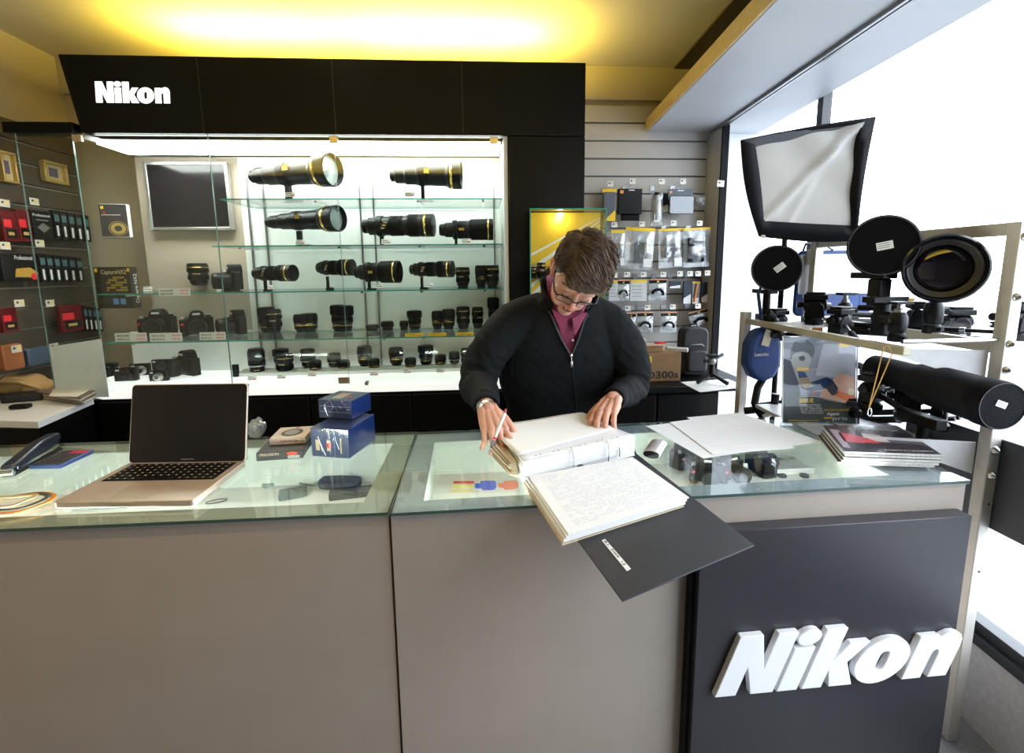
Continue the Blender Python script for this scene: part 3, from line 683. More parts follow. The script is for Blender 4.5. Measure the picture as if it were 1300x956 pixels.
def pack(px0, px1, pt, pb, y, style, label, rot=0, d=.03):
    a, b_ = atY(px0, (pt + pb) / 2, y), atY(px1, (pt + pb) / 2, y); z0, z1 = atY((px0 + px1) / 2, pb, y).z, atY((px0 + px1) / 2, pt, y).z
    w = b_.x - a.x; h = z1 - z0; cx = (a.x + b_.x) / 2
    t = thing('accessory_pack', label, 'accessory pack', (0, 0, 0), 0, gp, M=T(cx, y, z1) @ R('Y', rot))
    s = style
    def wrinkled(w, h, d, top=0):
        """a puffed clear bag"""
        nx, nz = 9, 12; vs = []; fs = []; sd = random.random() * 50
        for side in (-1, 1):
            for j in range(nz + 1):
                for i in range(nx + 1):
                    u, v = i / nx * 2 - 1, j / nz * 2 - 1
                    e = (1 - abs(u) ** 3) * (1 - abs(v) ** 3)
                    yy = side * (d / 2 * e * (1 + .7 * noise.noise(Vector((u * 2.5 + sd, v * 3.5, side * 3)))))
                    vs.append((u * w / 2, yy, -top - (j / nz) * (h - top)))
        N = (nx + 1) * (nz + 1)
        for sI in (0, 1):
            for j in range(nz):
                for i in range(nx):
                    k = sI * N + j * (nx + 1) + i; q = (k, k + 1, k + nx + 2, k + nx + 1); fs.append(q if sI else q[::-1])
        MB().add(vs, fs).build('clear_bag', bagm, t, smooth=80)
    if s == 'bag':          # clear bag, yellow header, dark thing inside
        MB().box(0, 0, -h * .04, w, .004, h * .08).build('header_card', yellow, t)
        wrinkled(w, h, d, h * .08)
        MB().rbox(w * .42, h * .5, -.008, .008, .006, M=T(w * .05, 0, -h * .6) @ R('X', 90)).build('contents', blackm, t, .002)
        MB().box(w * .2, 0, -h * .6, w * .05, .018, h * .46).build('gold_strap', mat('ochre_strap', (.45, .28, .05), .5), t)
        MB().box(w * .3, -d * .4, -h * .84, w * .28, .0015, h * .2).build('white_sticker', tagm, t)
    elif s == 'bagclear':
        MB().box(0, 0, -h * .03, w, .004, h * .06).build('header_card', yellow, t)
        wrinkled(w, h, d, h * .06)
        b = MB()
        for i in range(5): b.tube([(w * random.uniform(-.3, .3), random.uniform(-.01, .01), -h * random.uniform(.2, .9)) for _ in range(4)], .006, 6)
        b.build('contents', mat('blue_grey_cord', (.12, .14, .18), .4), t)
        MB().box(w * .25, -d * .45, -h * .86, w * .3, .0015, h * .22).build('white_sticker', tagm, t)
    elif s == 'wallet':     # flat pouch
        MB().box(0, 0, -h * .03, w, .004, h * .06).build('header_card', yellow, t)
        wrinkled(w, h, d, h * .04)
        MB().rbox(w * .62, h * .62, -.01, .01, .008, M=T(-w * .05, 0, -h * .56) @ R('X', 90)).build('contents', blackm, t, .003)
        MB().box(w * .06, -.0125, -h * .62, w * .1, .003, h * .18).build('gold_strap', mat('ochre_strap', (.45, .28, .05), .5), t)
    elif s == 'blackbox':
        MB().box(0, 0, -h * .4, w, d, h * .8).build('black_box', blackp, t, .003)
        MB().box(w * .05, d * .2, -h * .9, w * .8, d * .4, h * .2).build('pouch', blackm, t, .006)
        MB().box(-w * .36, -d / 2 - .0006, -h * .1, w * .14, .001, h * .1).build('yellow_logo', orange, t)
        MB().box(w * .05, -d / 2 - .0006, -h * .05, w * .25, .001, h * .03).build('white_title', whitem, t)
    elif s == 'bluebox':
        MB().box(0, 0, -h * .2, w, .006, h * .4).build('header_card', mat('slate_card', (.05, .07, .1), .4), t)
        MB().rbox(w, h * .7, -d / 2, d / 2, .012, M=T(w * .03, 0, -h * .62) @ R('X', 90)).build('clear_shell', mat('blue_grey_shell', (.06, .08, .11), .12, coat=1), t, .004)
        MB().box(-w * .4, -.004, -h * .12, w * .1, .001, h * .09).build('yellow_logo', orange, t)
        MB().box(0, -.004, -h * .06, w * .25, .001, h * .04).build('white_title', whitem, t)
    elif s == 'tube':
        MB().box(0, 0, -h * .05, w, .012, h * .1).build('header_card', yellow, t)
        MB().rbox(w * .85, h * .9, -d / 2, d / 2, .01, M=T(0, 0, -h * .55) @ R('X', 90)).build('grey_case', mat('slate_case', (.09, .1, .12), .4), t, .004)
        MB().prism([(-w * .42, -h), (w * .42, -h), (w * .42, -h * .65)], d / 2, d / 2 + .001, M=R('X', 90)).build('yellow_corner', yellow, t)
    elif s == 'bottle':
        wrinkled(w, h, d * 1.3, .01)
        MB().cyl((0, 0, -h * .12), (0, 0, -h * .85), w * .3, w * .28, 20).build('bottle', mat('pale_grey_plastic', (.4, .41, .42), .25), t)
        MB().cyl((0, 0, -h * .03), (0, 0, -h * .12), w * .2, w * .22, 18).build('cap', blackp, t)
        MB().box(0, -d * .5, -h * .78, w * .5, .001, h * .25).build('white_sticker', tagm, t)
    elif s == 'silverbag':
        wrinkled(w, h, d * 1.6, .005)
        b = MB(); b.ell((0, 0, -h * .6), (w * .3, .02, h * .25), 14); b.build('contents', mat('silver_foil', (.6, .62, .65), .2, .7, bump=.8, bscale=80), t)
    elif s == 'card':       # hanging white card with yellow header
        MB().box(0, 0, -h * .5, w, .006, h).build('card', mat('pale_pack_card', (.6, .62, .62), .5), t)
        MB().box(0, -.004, -h * .07, w * .98, .002, h * .12).build('header_print', yellow, t)
        b = MB()
        for i in range(4): b.box(-w * .1, -.004, -h * (.3 + .16 * i), w * .6, .0006, h * .03)
        b.build('print', ink, t, smooth=0)
    elif s == 'photo':      # card with dark printed top band and a strap inside
        wrinkled(w, h, d * .7, h * .2)
        MB().box(0, .003, -h * .11, w, .004, h * .22).build('header_card', blackp, t)
        MB().box(0, 0, -h * .03, w, .004, h * .06).build('orange_band', mat('salmon_print', (.75, .35, .2), .5), t)
        MB().box(0, -.001, -h * .13, w * .12, .004, h * .06).build('yellow_dot', yellow, t)
        MB().box(0, .006, -h * .62, w * .94, .002, h * .72).build('back_card', mat('pale_pack_card', (.6, .62, .62), .5), t)
        a_ = [(w * .3 * math.cos(q), -.004, -h * .7 + h * .2 * math.sin(q)) for q in [PI * k / 8 for k in range(-1, 9)]]
        MB().tube(a_, w * .09, 8).build('strap', blackm, t)
    elif s == 'slim':
        MB().box(0, 0, -h * .5, w, .012, h).build('dark_case', mat('navy_case', (.02, .03, .05), .35), t, .002)
        MB().prism([(-w * .45, -h * .98), (w * .45, -h * .98), (w * .45, -h * .55), (-w * .45, -h * .75)], .006, .007, M=R('X', 90)).build('white_sticker', tagm, t)
    elif s == 'slimorange':
        MB().box(0, 0, -h * .5, w, .01, h).build('back_card', mat('grey_pack_card', (.2, .2, .21), .5), t, .002)
        MB().cyl((-w * .2, -.01, -h * .9), (w * .1, -.01, -h * .08), .006, n=10).build('orange_pen', orange, t)
        MB().box(0, -.006, -h * .06, w, .001, h * .06).build('header_print', yellow, t)
        MB().box(0, -.006, -h * .85, w * .8, .001, h * .25).build('white_sticker', tagm, t)
    return t
Y1 = FB - .10
pack(764, 782, 240, 281, Y1, 'tube', 'slim grey case with yellow top and corner, top row of the slatted wall')
pack(784, 814, 240, 280, Y1, 'blackbox', 'square black box pack beside the slim grey case in the top row')
pack(826, 841, 243, 286, Y1, 'bottle', 'clear bag with a grey bottle in the middle of the top row')
pack(848, 879, 240, 273, Y1, 'bluebox', 'blue-grey clear box pack at the right of the top row')
pack(880, 897, 246, 262, Y1 + .03, 'silverbag', 'small shiny silver bag at the end of the top row')
pack(836, 849, 246, 270, Y1 + .06, 'slim', 'dark slim pack half hidden behind the blue-grey box pack')
pack(776, 793, 292, 340, Y1, 'bag', 'half hidden clear bag right behind the man\'s hair in the second row')
pack(794, 831, 289, 342, Y1, 'bag', 'large clear bag with a black and ochre pouch in the second row', 3)
pack(835, 867, 290, 340, Y1, 'bagclear', 'clear bag of tangled grey cord in the second row', -2)
pack(867, 901, 289, 339, Y1 - .02, 'wallet', 'clear bag with a flat black wallet, rightmost in the second row', -2)
pack(773, 784, 356, 382, Y1, 'card', 'pale card partly behind the man\'s hair in the third row')
pack(784, 799, 355, 382, Y1, 'photo', 'pale pack with black header left of the yellow-topped card')
pack(800, 821, 355, 382, Y1, 'card', 'white card with bright yellow top in the third row')
pack(824, 846, 354, 381, Y1, 'photo', 'white pack with salmon and black header in the third row')
pack(849, 864, 357, 366, Y1, 'slim', 'short dark pack between pegs in the third row')
pack(867, 877, 357, 386, Y1, 'slim', 'slim navy case with a slanted white sticker in the third row')
pack(878, 888, 357, 386, Y1, 'slimorange', 'narrow grey card with an orange pen in the third row')
pack(890, 899, 358, 384, Y1 + .02, 'slim', 'dim slim case at the right end of the third row')
pack(795, 807, 397, 423, Y1, 'photo', 'strap pack nearest the man\'s shoulder in the bottom row')
pack(809, 829, 396, 422, Y1, 'photo', 'strap pack with an orange band, second in the bottom row')
pack(839, 859, 396, 422, Y1, 'photo', 'strap pack right of the gap in the bottom row')
pack(873, 899, 394, 415, Y1, 'photo', 'tilted strap pack, rightmost in the bottom row', -14)
pegs = [[(775, 234), (803, 231), (840, 231), (867, 231)], [(780, 286), (815, 285), (855, 284), (888, 284)],
        [(780, 350), (796, 349), (817, 349), (842, 349), (863, 348), (876, 348), (886, 348), (898, 347)], [(797, 392), (822, 391), (854, 390), (886, 389)], [(816, 433)]]
for r_, L in enumerate(pegs):
    for i, (x, y) in enumerate(L):
        peg(x, y, 'wire peg with a white price tag, %s from the left in the %s peg row' % (ORD[i], ORD[r_]))
p = atY(902, 233, 2.84); solo(MB().box(0, 0, 0, .042, .0015, .036).box(-.008, -.001, .005, .01, .001, .01, 1).box(.01, -.001, .006, .009, .001, .007, 2), 'price_tag', [tagm, inkk, yellow], 'white price tag fixed to the grey post at the end of the slatted wall', 'price tag', M=T(1.395 + .03, 2.842, p.z) @ R('Y', 4))
# ---- cardboard box with things on it
cardb = mat('brown_cardboard', (.33, .19, .09), .75, var=.08, scale=12)
BXY = 2.36
a, b_ = atY(815, 486, BXY), atY(863.5, 486, BXY); w = b_.x - a.x; h = atY(816, 449, BXY).z - .951
t = thing('cardboard_box', 'brown cardboard camera box with large printed figures on the black side counter', 'cardboard box', ((a.x + b_.x) / 2, BXY, .951))
MB().box(0, .09, h / 2, w, .18, h).build('carton', cardb, t, .002)
MB().box(0, .09, h + .0012, w * .99, .178, .002).build('lid_flap', cardb, t)
M0 = fr((-w / 2, -.0003, 0), (1, 0, 0), (0, -1, 0))
text('printed_title', 'D300s', .05, inkk, t, M0 @ T(w * .1, h * .12, .0004), fit=w * .82, off=.001)
flat(t, 'yellow_logo', yellow, rc4(w * .06, h * .68, w * .24, h * .9), .0008, M0)
t = thing('small_carton', 'opened small cardboard carton lying on the large brown box', 'box', (a.x + w * .3, BXY + .03, .952 + h + .002), 6)
MB().box(0, .03, .018, w * .5, .09, .034).build('carton', cardb, t, .001)
MB().box(.01, .02, .037, w * .5, .1, .003).build('lid', mat('pale_brown_card', (.55, .42, .3), .6), t)
t = thing('tape_dispenser', 'white and red tape roll holder on the large brown box', 'tape dispenser', (a.x + w * .7, BXY + .02, .952 + h + .002))
MB().cyl((0, .02, .016), (.09, -.03, .012), .009, .012, 16).build('handle', white, t, .002)
MB().cyl((-.03, .02, .021), (-.03, .05, .021), .02, n=24).build('roll', mat('pale_tape', (.7, .65, .55), .3), t, .001)
MB().box(-.03, .035, .043, .05, .035, .008).build('red_guard', red, t, .002)
solo(MB().box(0, 0, .014, .05, .05, .028), 'yellow_carton', yellow, 'small yellow carton behind the brown box next to the man\'s sleeve', 'box', M=T(a.x - .025, BXY + .12, .951 + h * .0), bevel=.001)
# ---- backpack
p = atZ(880, 481, .951); py = 2.5; cx = atY(879, 450, py).x; w = atY(895, 450, py).x - atY(863, 450, py).x; h = atY(879, 415, py).z - .951
t = thing('camera_backpack', 'small black camera backpack standing behind the brown box', 'backpack', (cx, py, .951))
MB().prism(rrect(w, h, w * .28, 6), 0, .09, M=T(0, .05, h / 2) @ R('X', 90)).build('body', mat('black_nylon', (.012, .013, .017), .6, var=.3, bump=.3, bscale=300), t, .012, seg=3)
MB().prism(rrect(w * .74, h * .45, w * .15, 6), 0, .03, M=T(0, -.04, h * .32) @ R('X', 90)).build('front_pocket', mat('black_nylon'), t, .01, seg=3)
MB().tube([(-w * .3, -.043, h * .62), (-w * .2, -.046, h * .66), (w * .2, -.046, h * .66), (w * .3, -.043, h * .62)], .003, 6).build('zip', steel, t)
MB().tube([(-.02, .0, h - .004), (-.018, 0, h + .015), (.018, 0, h + .015), (.02, 0, h - .004)], .004, 8).build('carry_handle', blackm, t)
MB().box(w * .52, .0, h * .66, .008, .02, .05).build('side_clip', silver, t, .002)
# ---- sheet and small table tripod
pts = [atZ(*q, .952) for q in ((864, 485), (889, 498), (949, 491), (924, 481))]
solo(MB().prism([(q.x, q.y) for q in pts], .9512, .9522), 'paper_sheet', whitem, 'white sheet of paper under the small tripod on the side counter', 'paper')
p = atZ(905, 488, .953)
t = thing('table_tripod', 'small black table tripod standing on the white sheet', 'tripod', (p.x, p.y + .02, .953))
for an in (-75, 40, 165):
    d_ = (math.sin(math.radians(an)), -math.cos(math.radians(an)))
    MB().cyl((d_[0] * .01, d_[1] * .01, .045), (d_[0] * .085, d_[1] * .085, .011), .008, .010, 12).build('leg', blackp, t, .002)
MB().cyl((0, 0, .035), (0, 0, .1), .012, .012, 16).build('column', blackp, t)
MB().ell((0, 0, .115), (.02, .02, .02), 20).build('ball', steel, t)
MB().box(0, 0, .142, .05, .035, .012).build('plate', blackp, t, .003)
MB().cyl((0, 0, .115), (.05, -.01, .15), .006, .009, 12).build('lever', mat('blue_grey_lever', (.25, .3, .4), .3), t)
MB().cyl((-.018, 0, .115), (-.04, 0, .115), .008, .01, 12).build('knob', blackp, t)
# ---- glass counter-top case with yellow poster
DY = 2.27; c0, c1 = atY(673, 266, DY), atY(770, 266, DY); w = c1.x - c0.x; zt = c0.z
t = thing('countertop_display_case', 'glass countertop case with yellow and white burst poster behind the man', 'display case', (c0.x, DY, .951))
h = zt - .951
MB().b2(.0, w, .0, .1, 0, .03).build('base', blackp, t, .002)
MB().b2(.006, w - .006, 0.088, .094, .03, h - .004).build('back_poster', mat('amber_poster', (.78, .47, .02), .4, var=.05, scale=4), t)
M0 = fr((0, .0879, 0), (1, 0, 0), (0, -1, 0)); cx_, cy_ = w * .42, h * .93
b = MB()
for (yl, yr, tl, tr_) in ((.30, .80, .02, .006), (.36, .84, .03, .006), (.42, .875, .02, .005), (.50, .90, .035, .006), (.57, .925, .02, .004), (.66, .945, .03, .005), (.75, .965, .015, .003), (.2, .74, .03, .008)):
    b.add([(.008, h * yl, .0006), (w - .008, h * yr, .0006), (w - .008, h * (yr + tr_), .0006), (.008, h * (yl + tl), .0006)], [(0, 1, 2, 3)], 0, M0)
b.build('burst_print', mat('pale_burst_print', (.75, .73, .68), .4), t, smooth=0)
q = MB().b2(0, w, 0, .004, .03, h); q.b2(0, .004, .004, .096, .03, h); q.b2(w - .004, w, .004, .096, .03, h); q.b2(0, w, 0, .098, h - .001, h + .004)
q.build('glass', glassm, t, smooth=0)
e = MB()
for x in (0, w): e.b2(x - .002, x + .002, -.002, .002, .03, h + .004)
e.b2(0, w, -.002, .002, h + .001, h + .005); e.build('glass_edge', edgeg, t)
MB().b2(.004, w - .004, .01, .085, h * .62, h * .62 + .006).build('glass_shelf', pane_mat('shelf_glass'), t, smooth=0)
MB().box(w * .42, .07, h - .016, .03, .02, .012).build('lamp', mat('case_lamp', (1, .95, .85), .4, emit=12), t)
l = bpy.data.lights.new('case_lamp', 'POINT'); l.energy = .5; l.color = (1, .9, .75); l.shadow_soft_size = .02; o = bpy.data.objects.new('case_lamp', l); C.objects.link(o); o.location = (c0.x + w * .42, DY + .05, zt - .03)
for (px, w_, h_, l_) in ((677, .04, .055, 'lens barrel standing at the far left inside the countertop case'), (687, .045, .075, 'taller lens barrel inside the countertop case')):
    pp = atY(px, 330, DY + .045); o = dup(UP['zoom'], 'black ' + l_, Matrix.LocRotScale(Vector((pp.x, DY + .045, .951 + h * .62 + .007)), Euler((0, 0, 0)), Vector((w_, w_, h_)))); o['group'] = 'lenses in the countertop case'
o = dup(SLR, 'small silver-tinged camera in the countertop case by the poster', Matrix.LocRotScale(Vector((atY(700, 320, DY + .05).x, DY + .055, .951 + h * .62 + .007)), Euler((0, 0, -.5)), Vector((.5, .5, .5)))); o['group'] = 'cameras in the countertop case'
# ================= LEFT WALL =================
lw = MB(); z = .95
while z < 2.3: lw.b2(LX, LX + .018, 1.7, BY, z, z + .094); z += .104
struct(lw, 'wall_left_slats', mat('brown_slatwall', (.08, .065, .045), .5), .001)
LF = LX + .02
gl = 'hanging packs on the left wall'
def LM(px, py, dx=.07):
    p = atX(px, py, LF + dx); return p
def lpack(px0, px1, pt, pb, col, label, deco=None, dx=.08):
    a, b_ = LM(px0, pt, dx), LM(px1, pt, dx); z0 = LM((px0 + px1) / 2, pb, dx).z; h = (a.z + b_.z) / 2 - z0; w = b_.y - a.y
    M = fr((LF + dx, a.y, z0), (0, 1, 0), (1, 0, 0))
    t = thing('hanging_pack', label, 'hanging pack', M=M, group=gl)
    MB().b2(0, w, 0, h, -.02, 0).build('card', col, t, .001)
    if deco: deco(t, w, h)
    return t
dkp = mat('black_pack_card', (.01, .01, .01), .3); drd = mat('dark_red_card', (.12, .01, .01), .35)
def d_red(t, w, h):
    flat(t, 'red_print', red, rc4(w * .1, h * .45, w * .6, h * .7), .001); flat(t, 'black_print', dkp, rc4(w * .2, h * .1, w * .9, h * .4), .001)
    flat(t, 'gold_print', mat('dull_gold_print', (.5, .35, .1), .35), rc4(w * .3, h * .2, w * .7, h * .3), .0015)
def d_prof(t, w, h):
    text('title', 'Professional', .02, whitem, t, T(w * .05, h * .8, .0005), fit=w * .85)
    flat(t, 'cloth_picture', mat('grey_cloth_print', (.15, .14, .13), .5), [(w * .2, h * .4), (w * .5, h * .22), (w * .85, h * .42), (w * .5, h * .58)], .001)
    flat(t, 'print_line', ink, rc4(w * .2, h * .66, w * .8, h * .69), .001)
def d_gold(t, w, h):
    text('title', 'Professional', .03, whitem, t, T(w * .35, h * .78, .0005), fit=w * .5)
    flat(t, 'cloth_picture', mat('ochre_cloth_print', (.45, .27, .04), .5), [(w * .3, h * .15), (w * .9, h * .12), (w * .97, h * .3), (w * .75, h * .5), (w * .35, h * .45)], .001)
    flat(t, 'red_dot', red, ellp(w * .83, h * .16, w * .09, w * .09, 14), .0016)
def d_white(t, w, h):
    flat(t, 'white_print', whitem, rc4(w * .25, h * .08, w * .6, h * .45), .001); flat(t, 'teal_print', mat('teal_print', (.08, .16, .17), .4), rc4(w * .1, h * .6, w * .9, h * .85), .001)
lpack(0, 19, 267, 306, drd, 'dark red pack at the very left edge in the upper row', d_red)
lpack(20, 37, 267, 306, drd, 'dark red pack second from the left edge in the upper row', d_red)
lpack(39, 64, 268, 303, dkp, 'black pack with white title and folded cloth picture seen through the left pane', d_prof)
for i in range(5): lpack(67 + i * 9.5, 74 + i * 9.5, 267 + i * 1.6, 302 + i * 1.2, dkp, 'slim black pack with white bar, %s of five beside the cloth pack' % ORD[i], d_white)
lpack(0, 46, 322, 357, dkp, 'wide black pack showing an ochre cloth and red dot at the left edge', d_gold)
for i in range(6): lpack(49 + i * 9.5, 56 + i * 9.5, 322 + i * 1, 358, dkp, 'small slim pack with pale bar, %s of six in the middle row' % ORD[i], d_white)
lpack(0, 20, 391, 422, drd, 'tilted red pack at the left edge in the lower row', d_red)
lpack(74, 103, 387, 421, drd, 'dark red wide pack in the lower row seen through the pane', d_red)
for i in range(4): lpack(105 + i * 6, 109.5 + i * 6, 388 + i, 421, dkp, 'thin dark red-edged pack, %s of four right of the dark red wide pack' % ORD[i], d_white)
lt = [(5, 258), (43, 256), (6, 312), (50, 309), (24, 385), (63, 385), (20, 443), (68, 440)]
for i, (px, py) in enumerate(lt):
    p = atX(px, py, LF + .12)
    t = thing('display_peg', 'wire peg with a curled price tag on the left wall, %s counting downward and right' % ORD[i], 'display peg', M=fr((LF, p.y, p.z), (0, 1, 0), (1, 0, 0)), group='wire pegs on the left wall')
    MB().tube([(0, 0, 0), (0, 0, .11), (0, .01, .12)], .002, 6).build('wire', chrome, t)
    k = MB().box(0, .0, .122, .05, .034, .0015, 0).build('price_tag', mat('warm_tag', (.6, .55, .45), .6), t)
    MB().box(.01, .004, .1235, .012, .01, .0006).build('yellow_dot', yellow, k); MB().box(-.01, .004, .1235, .01, .01, .0006).build('dark_dot', inkk, k)
for (x0, x1, y0, y1, l_) in ((0, 19, 190, 231, 'gold framed picture at the top left edge'), (55, 84, 202, 232, 'gold framed picture seen through the upper left pane')):
    a, b_ = atX(x0, y0, LF + .03), atX(x1, y0, LF + .03); z0 = atX((x0 + x1) / 2, y1, LF + .03).z; w = b_.y - a.y; h = a.z - z0
    t = thing('picture_frame', l_, 'picture frame', M=fr((LF + .001, a.y, z0), (0, 1, 0), (1, 0, 0)), group='gold frames on the left wall')
    f = MB(); e = min(w, h) * .14
    f.b2(0, w, 0, e, 0, .03).b2(0, w, h - e, h, 0, .03).b2(0, e, e, h - e, 0, .03).b2(w - e, w, e, h - e, 0, .03)
    f.build('frame', mat('pale_gold_frame', (.6, .42, .14), .35, .4), t, .003)
    MB().b2(e, w - e, e, h - e, .002, .01).build('mount', mat('cream_mount', (.65, .52, .25), .6), t)
    MB().b2(w * .32, w * .68, h * .3, h * .72, .01, .012).build('picture', mat('purple_grey_print', (.15, .12, .2), .5), t)
# ---- white desk in the left corner
dz = .945
dp = [atZ(*q, dz) for q in ((0, 534), (48, 535), (135, 500))]; dp[2].y = min(dp[2].y, GY - .03)
t = thing('white_desk', 'white corner desk top in front of the base cabinet at the left edge', 'desk')
MB().prism([(LF, dp[0].y), (dp[0].x, dp[0].y), (dp[1].x, dp[1].y), (dp[2].x, dp[2].y - .035), (dp[2].x, GY - .045), (LF, GY - .045)], dz - .03, dz).build('desk_top', white, t, .002)
MB().prism([(LF, dp[0].y + .01), (dp[1].x - .01, dp[1].y + .01), (dp[2].x - .01, dp[2].y - .035), (dp[2].x - .01, GY - .045), (LF, GY - .045)], 0, dz - .031).build('body', black, t)
D = lambda px, py, z=None: atZ(px, py, dz + .001)
# tan bag
p = D(34, 500)
t = thing('cloth_bag', 'crumpled tan cloth bag heaped at the back of the white desk', 'bag', (p.x, p.y - .02, dz + .001))
b = MB(); b.ell((0, 0, .05), (.14, .07, .052), 36); b.ell((-.06, .0, .06), (.09, .06, .045), 30); b.ell((.08, -.01, .04), (.07, .06, .04), 30)
o = b.build('body', mat('tan_cloth', (.42, .27, .11), .85, var=.15, scale=8, bump=.5, bscale=30), t, smooth=180)
for v in o.data.vertices:
    n_ = noise.fractal(v.co * 16, 1., 2., 4); v.co += v.co.normalized() * .012 * n_; v.co.z = max(v.co.z, .001)
MB().tube([(-.12, -.05, .05), (-.03, -.075, .085), (.06, -.075, .08), (.13, -.05, .04)], .008, 8).build('fold', mat('tan_cloth'), t)
for i, (px, py, w, d, h, rz, l_) in enumerate([(22, 511, .15, .09, .035, 20, 'flat black pouch on the white desk in front of the tan bag'), (12, 500, .12, .08, .05, -10, 'black pouch leaning against the tan bag'), (21, 520, .075, .04, .018, 8, 'small black box near the front edge of the white desk')]):
    p = D(px, py)
    o = solo(MB().rbox(w, d, 0, h, .012), 'black_pouch' if i < 2 else 'battery_pack', [mat('black_nylon'), mat('black_nylon'), blackp][i], l_, 'pouch' if i < 2 else 'battery', M=T(p.x, p.y + d / 2, dz + .001) @ R('Z', rz), bevel=.006)
p = D(2, 484); solo(MB().lathe([(.03, 0), (.033, .01), (.033, .09), (.02, .11), (.014, .115), (.014, .135)], 24), 'bottle', mat('teal_plastic', (.03, .4, .4), .3), 'teal bottle at the very left edge behind the black pouches', 'bottle', M=T(LF + .05, 2.1, dz + .001))
def magstack(name, label, pts, z0, n, th, mats, group=None):
    t = None
    for i in range(n):
        j = [(x + random.uniform(-.008, .008), y + random.uniform(-.008, .008)) for x, y in pts]
        o = MB().prism(j, z0 + i * th, z0 + (i + .93) * th).build(name, mats[i % len(mats)])
        tag(o, label % ORD[i], 'magazine', group)
pts = [D(*q) for q in ((50, 506), (105, 515), (134, 497), (85, 491))]
magstack('magazine', 'magazine in the stack on the white desk, %s from the bottom', [(q.x, q.y) for q in pts], dz + .001, 6, .006, [mat('grey_magazine', (.3, .27, .24), .4), mat('pale_magazine', (.6, .55, .48), .5), mat('brown_magazine', (.2, .15, .12), .4)], 'magazines stacked on the white desk')
pts = [atZ(*q, dz + .04) for q in ((62, 503), (98, 504), (125, 489), (72, 489))]
solo(MB().prism([(q.x, q.y) for q in pts], dz + .0395, dz + .0415), 'paper_sheet', cream, 'loose cream sheet lying on top of the magazines on the white desk', 'paper')
p = atZ(114, 484, dz); 
a, b_ = atY(71, 484, GY - .03), atY(137, 484, GY - .03); h0 = atY(71, 440, GY - .03).z - dz; h1 = atY(137, 430, GY - .03).z - dz
solo(MB().prism([(0, .001), (b_.x - a.x, .001), (b_.x - a.x, h1), (0, h0)], 0, .003, M=R('X', 90 + 0)), 'pale_sheet', mat('pale_blue_sheet', (.55, .62, .6), .4, var=.06, scale=10), 'plain pale bluish sheet standing against the left cabinet pane', 'paper', M=T(a.x, GY - .035, dz + .001))  # plain sheet put where the lower left pane looks pale
for px, w, h, c, l_ in ((46, .13, .09, mat('slate_blue_bag', (.06, .09, .13), .4), 'slate blue plastic pack slumped on the desk behind the tan bag'), (12, .1, .12, mat('rust_print', (.3, .1, .03), .5), 'rust coloured pack at the left edge above the tan bag')):
    pp = atX(px, 450, LF + .1)
    o = solo(MB().rbox(w, h, -.02, .02, .015, M=T(0, h / 2, 0)), 'hanging_pack', c, l_, 'hanging pack', M=fr((LF + .1, pp.y, pp.z - h * .6), (0, 1, 0), (1, 0, 0)), bevel=.006)
# ================= FRONT COUNTERS =================
TZ = .95
filmm = mat('grey_green_border', (.36, .39, .34), .25, var=.03, spec=.3)
filmr = mat('blue_grey_border', (.36, .41, .46), .25, var=.03, spec=.3)
ctop = pane_mat('counter_glass', (.95, .975, .96), .04)
tubem = mat('counter_tube', (.95, 1, .95), .4, emit=55)
edged = mat('dark_green_edge', (.05, .085, .07), .2)
def counter(name, label, M, w, x0, x1, front_m, bm, zfloor=.80):
    """w wide, window opening x0..x1; local x along the counter, y away from the viewer"""
    t = thing(name, label, 'counter', M=M); y0, y1 = .075, .505; D = .59
    f = MB().b2(0, w, .012, .03, .1, TZ - .012).b2(0, .018, .03, D - .03, .1, TZ - .012).b2(w - .018, w, .03, D - .03, .1, TZ - .012).b2(0, w, D - .048, D - .03, .1, TZ - .012).b2(.018, w - .018, .03, D - .048, .1, .118)
    f.build('body', front_m, t, .001)
    MB().b2(.02, w - .02, .05, D - .06, 0, .1).build('plinth', blackm, t)
    g = MB().b2(.0005, w - .0005, 0, D, TZ - .008, TZ); g.m = [0, 0, 1, 1, 1, 1]
    g.build('glass_top', [ctop, edged], t, smooth=0)
    b = MB(); 
    for r_ in ((.002, w - .002, .003, y0), (.002, w - .002, y1, D - .003), (.002, x0, y0, y1), (x1, w - .002, y0, y1)): b.b2(r_[0], r_[1], r_[2], r_[3], TZ - .011, TZ - .0085)
    b.build('painted_border', bm, t, smooth=0)
    MB().b2(x0 - .01, x1 + .01, y0 - .01, y1 + .01, zfloor - .01, zfloor).build('display_floor', mat('white_display_floor', (.9, .92, .9), .5, var=.01), t)
    s_ = MB().b2(x0 - .01, x1 + .01, y1, y1 + .01, zfloor, TZ - .012).b2(x0 - .01, x0, y0, y1, zfloor, TZ - .012).b2(x1, x1 + .01, y0, y1, zfloor, TZ - .012).b2(x0 - .01, x1 + .01, y0 - .01, y0, zfloor, TZ - .012)
    s_.build('display_sides', mat('pale_green_display_side', (.62, .68, .62), .5, var=.02), t)
    MB().cyl((x0 + .02, y0 + .02, TZ - .03), (x1 - .02, y0 + .02, TZ - .03), .008, n=12).build('light_tube', tubem, t)
    return t
A = atZ(493, 652, TZ); LC = T(-1.78, A.y + .006, 0)
WL = A.x + 1.78 - .003
cL = counter('shop_counter', 'long greige shop counter at the left with the open laptop on its glass top', LC, WL, .1, WL - .075, greige, filmm)
ang = math.degrees(math.atan2(atZ(1233, 610, TZ).y - A.y, atZ(1233, 610, TZ).x - A.x))
RC = T(A.x + .003, A.y, 0) @ R('Z', ang); WR = (atZ(1233, 610, TZ) - A).length - .003
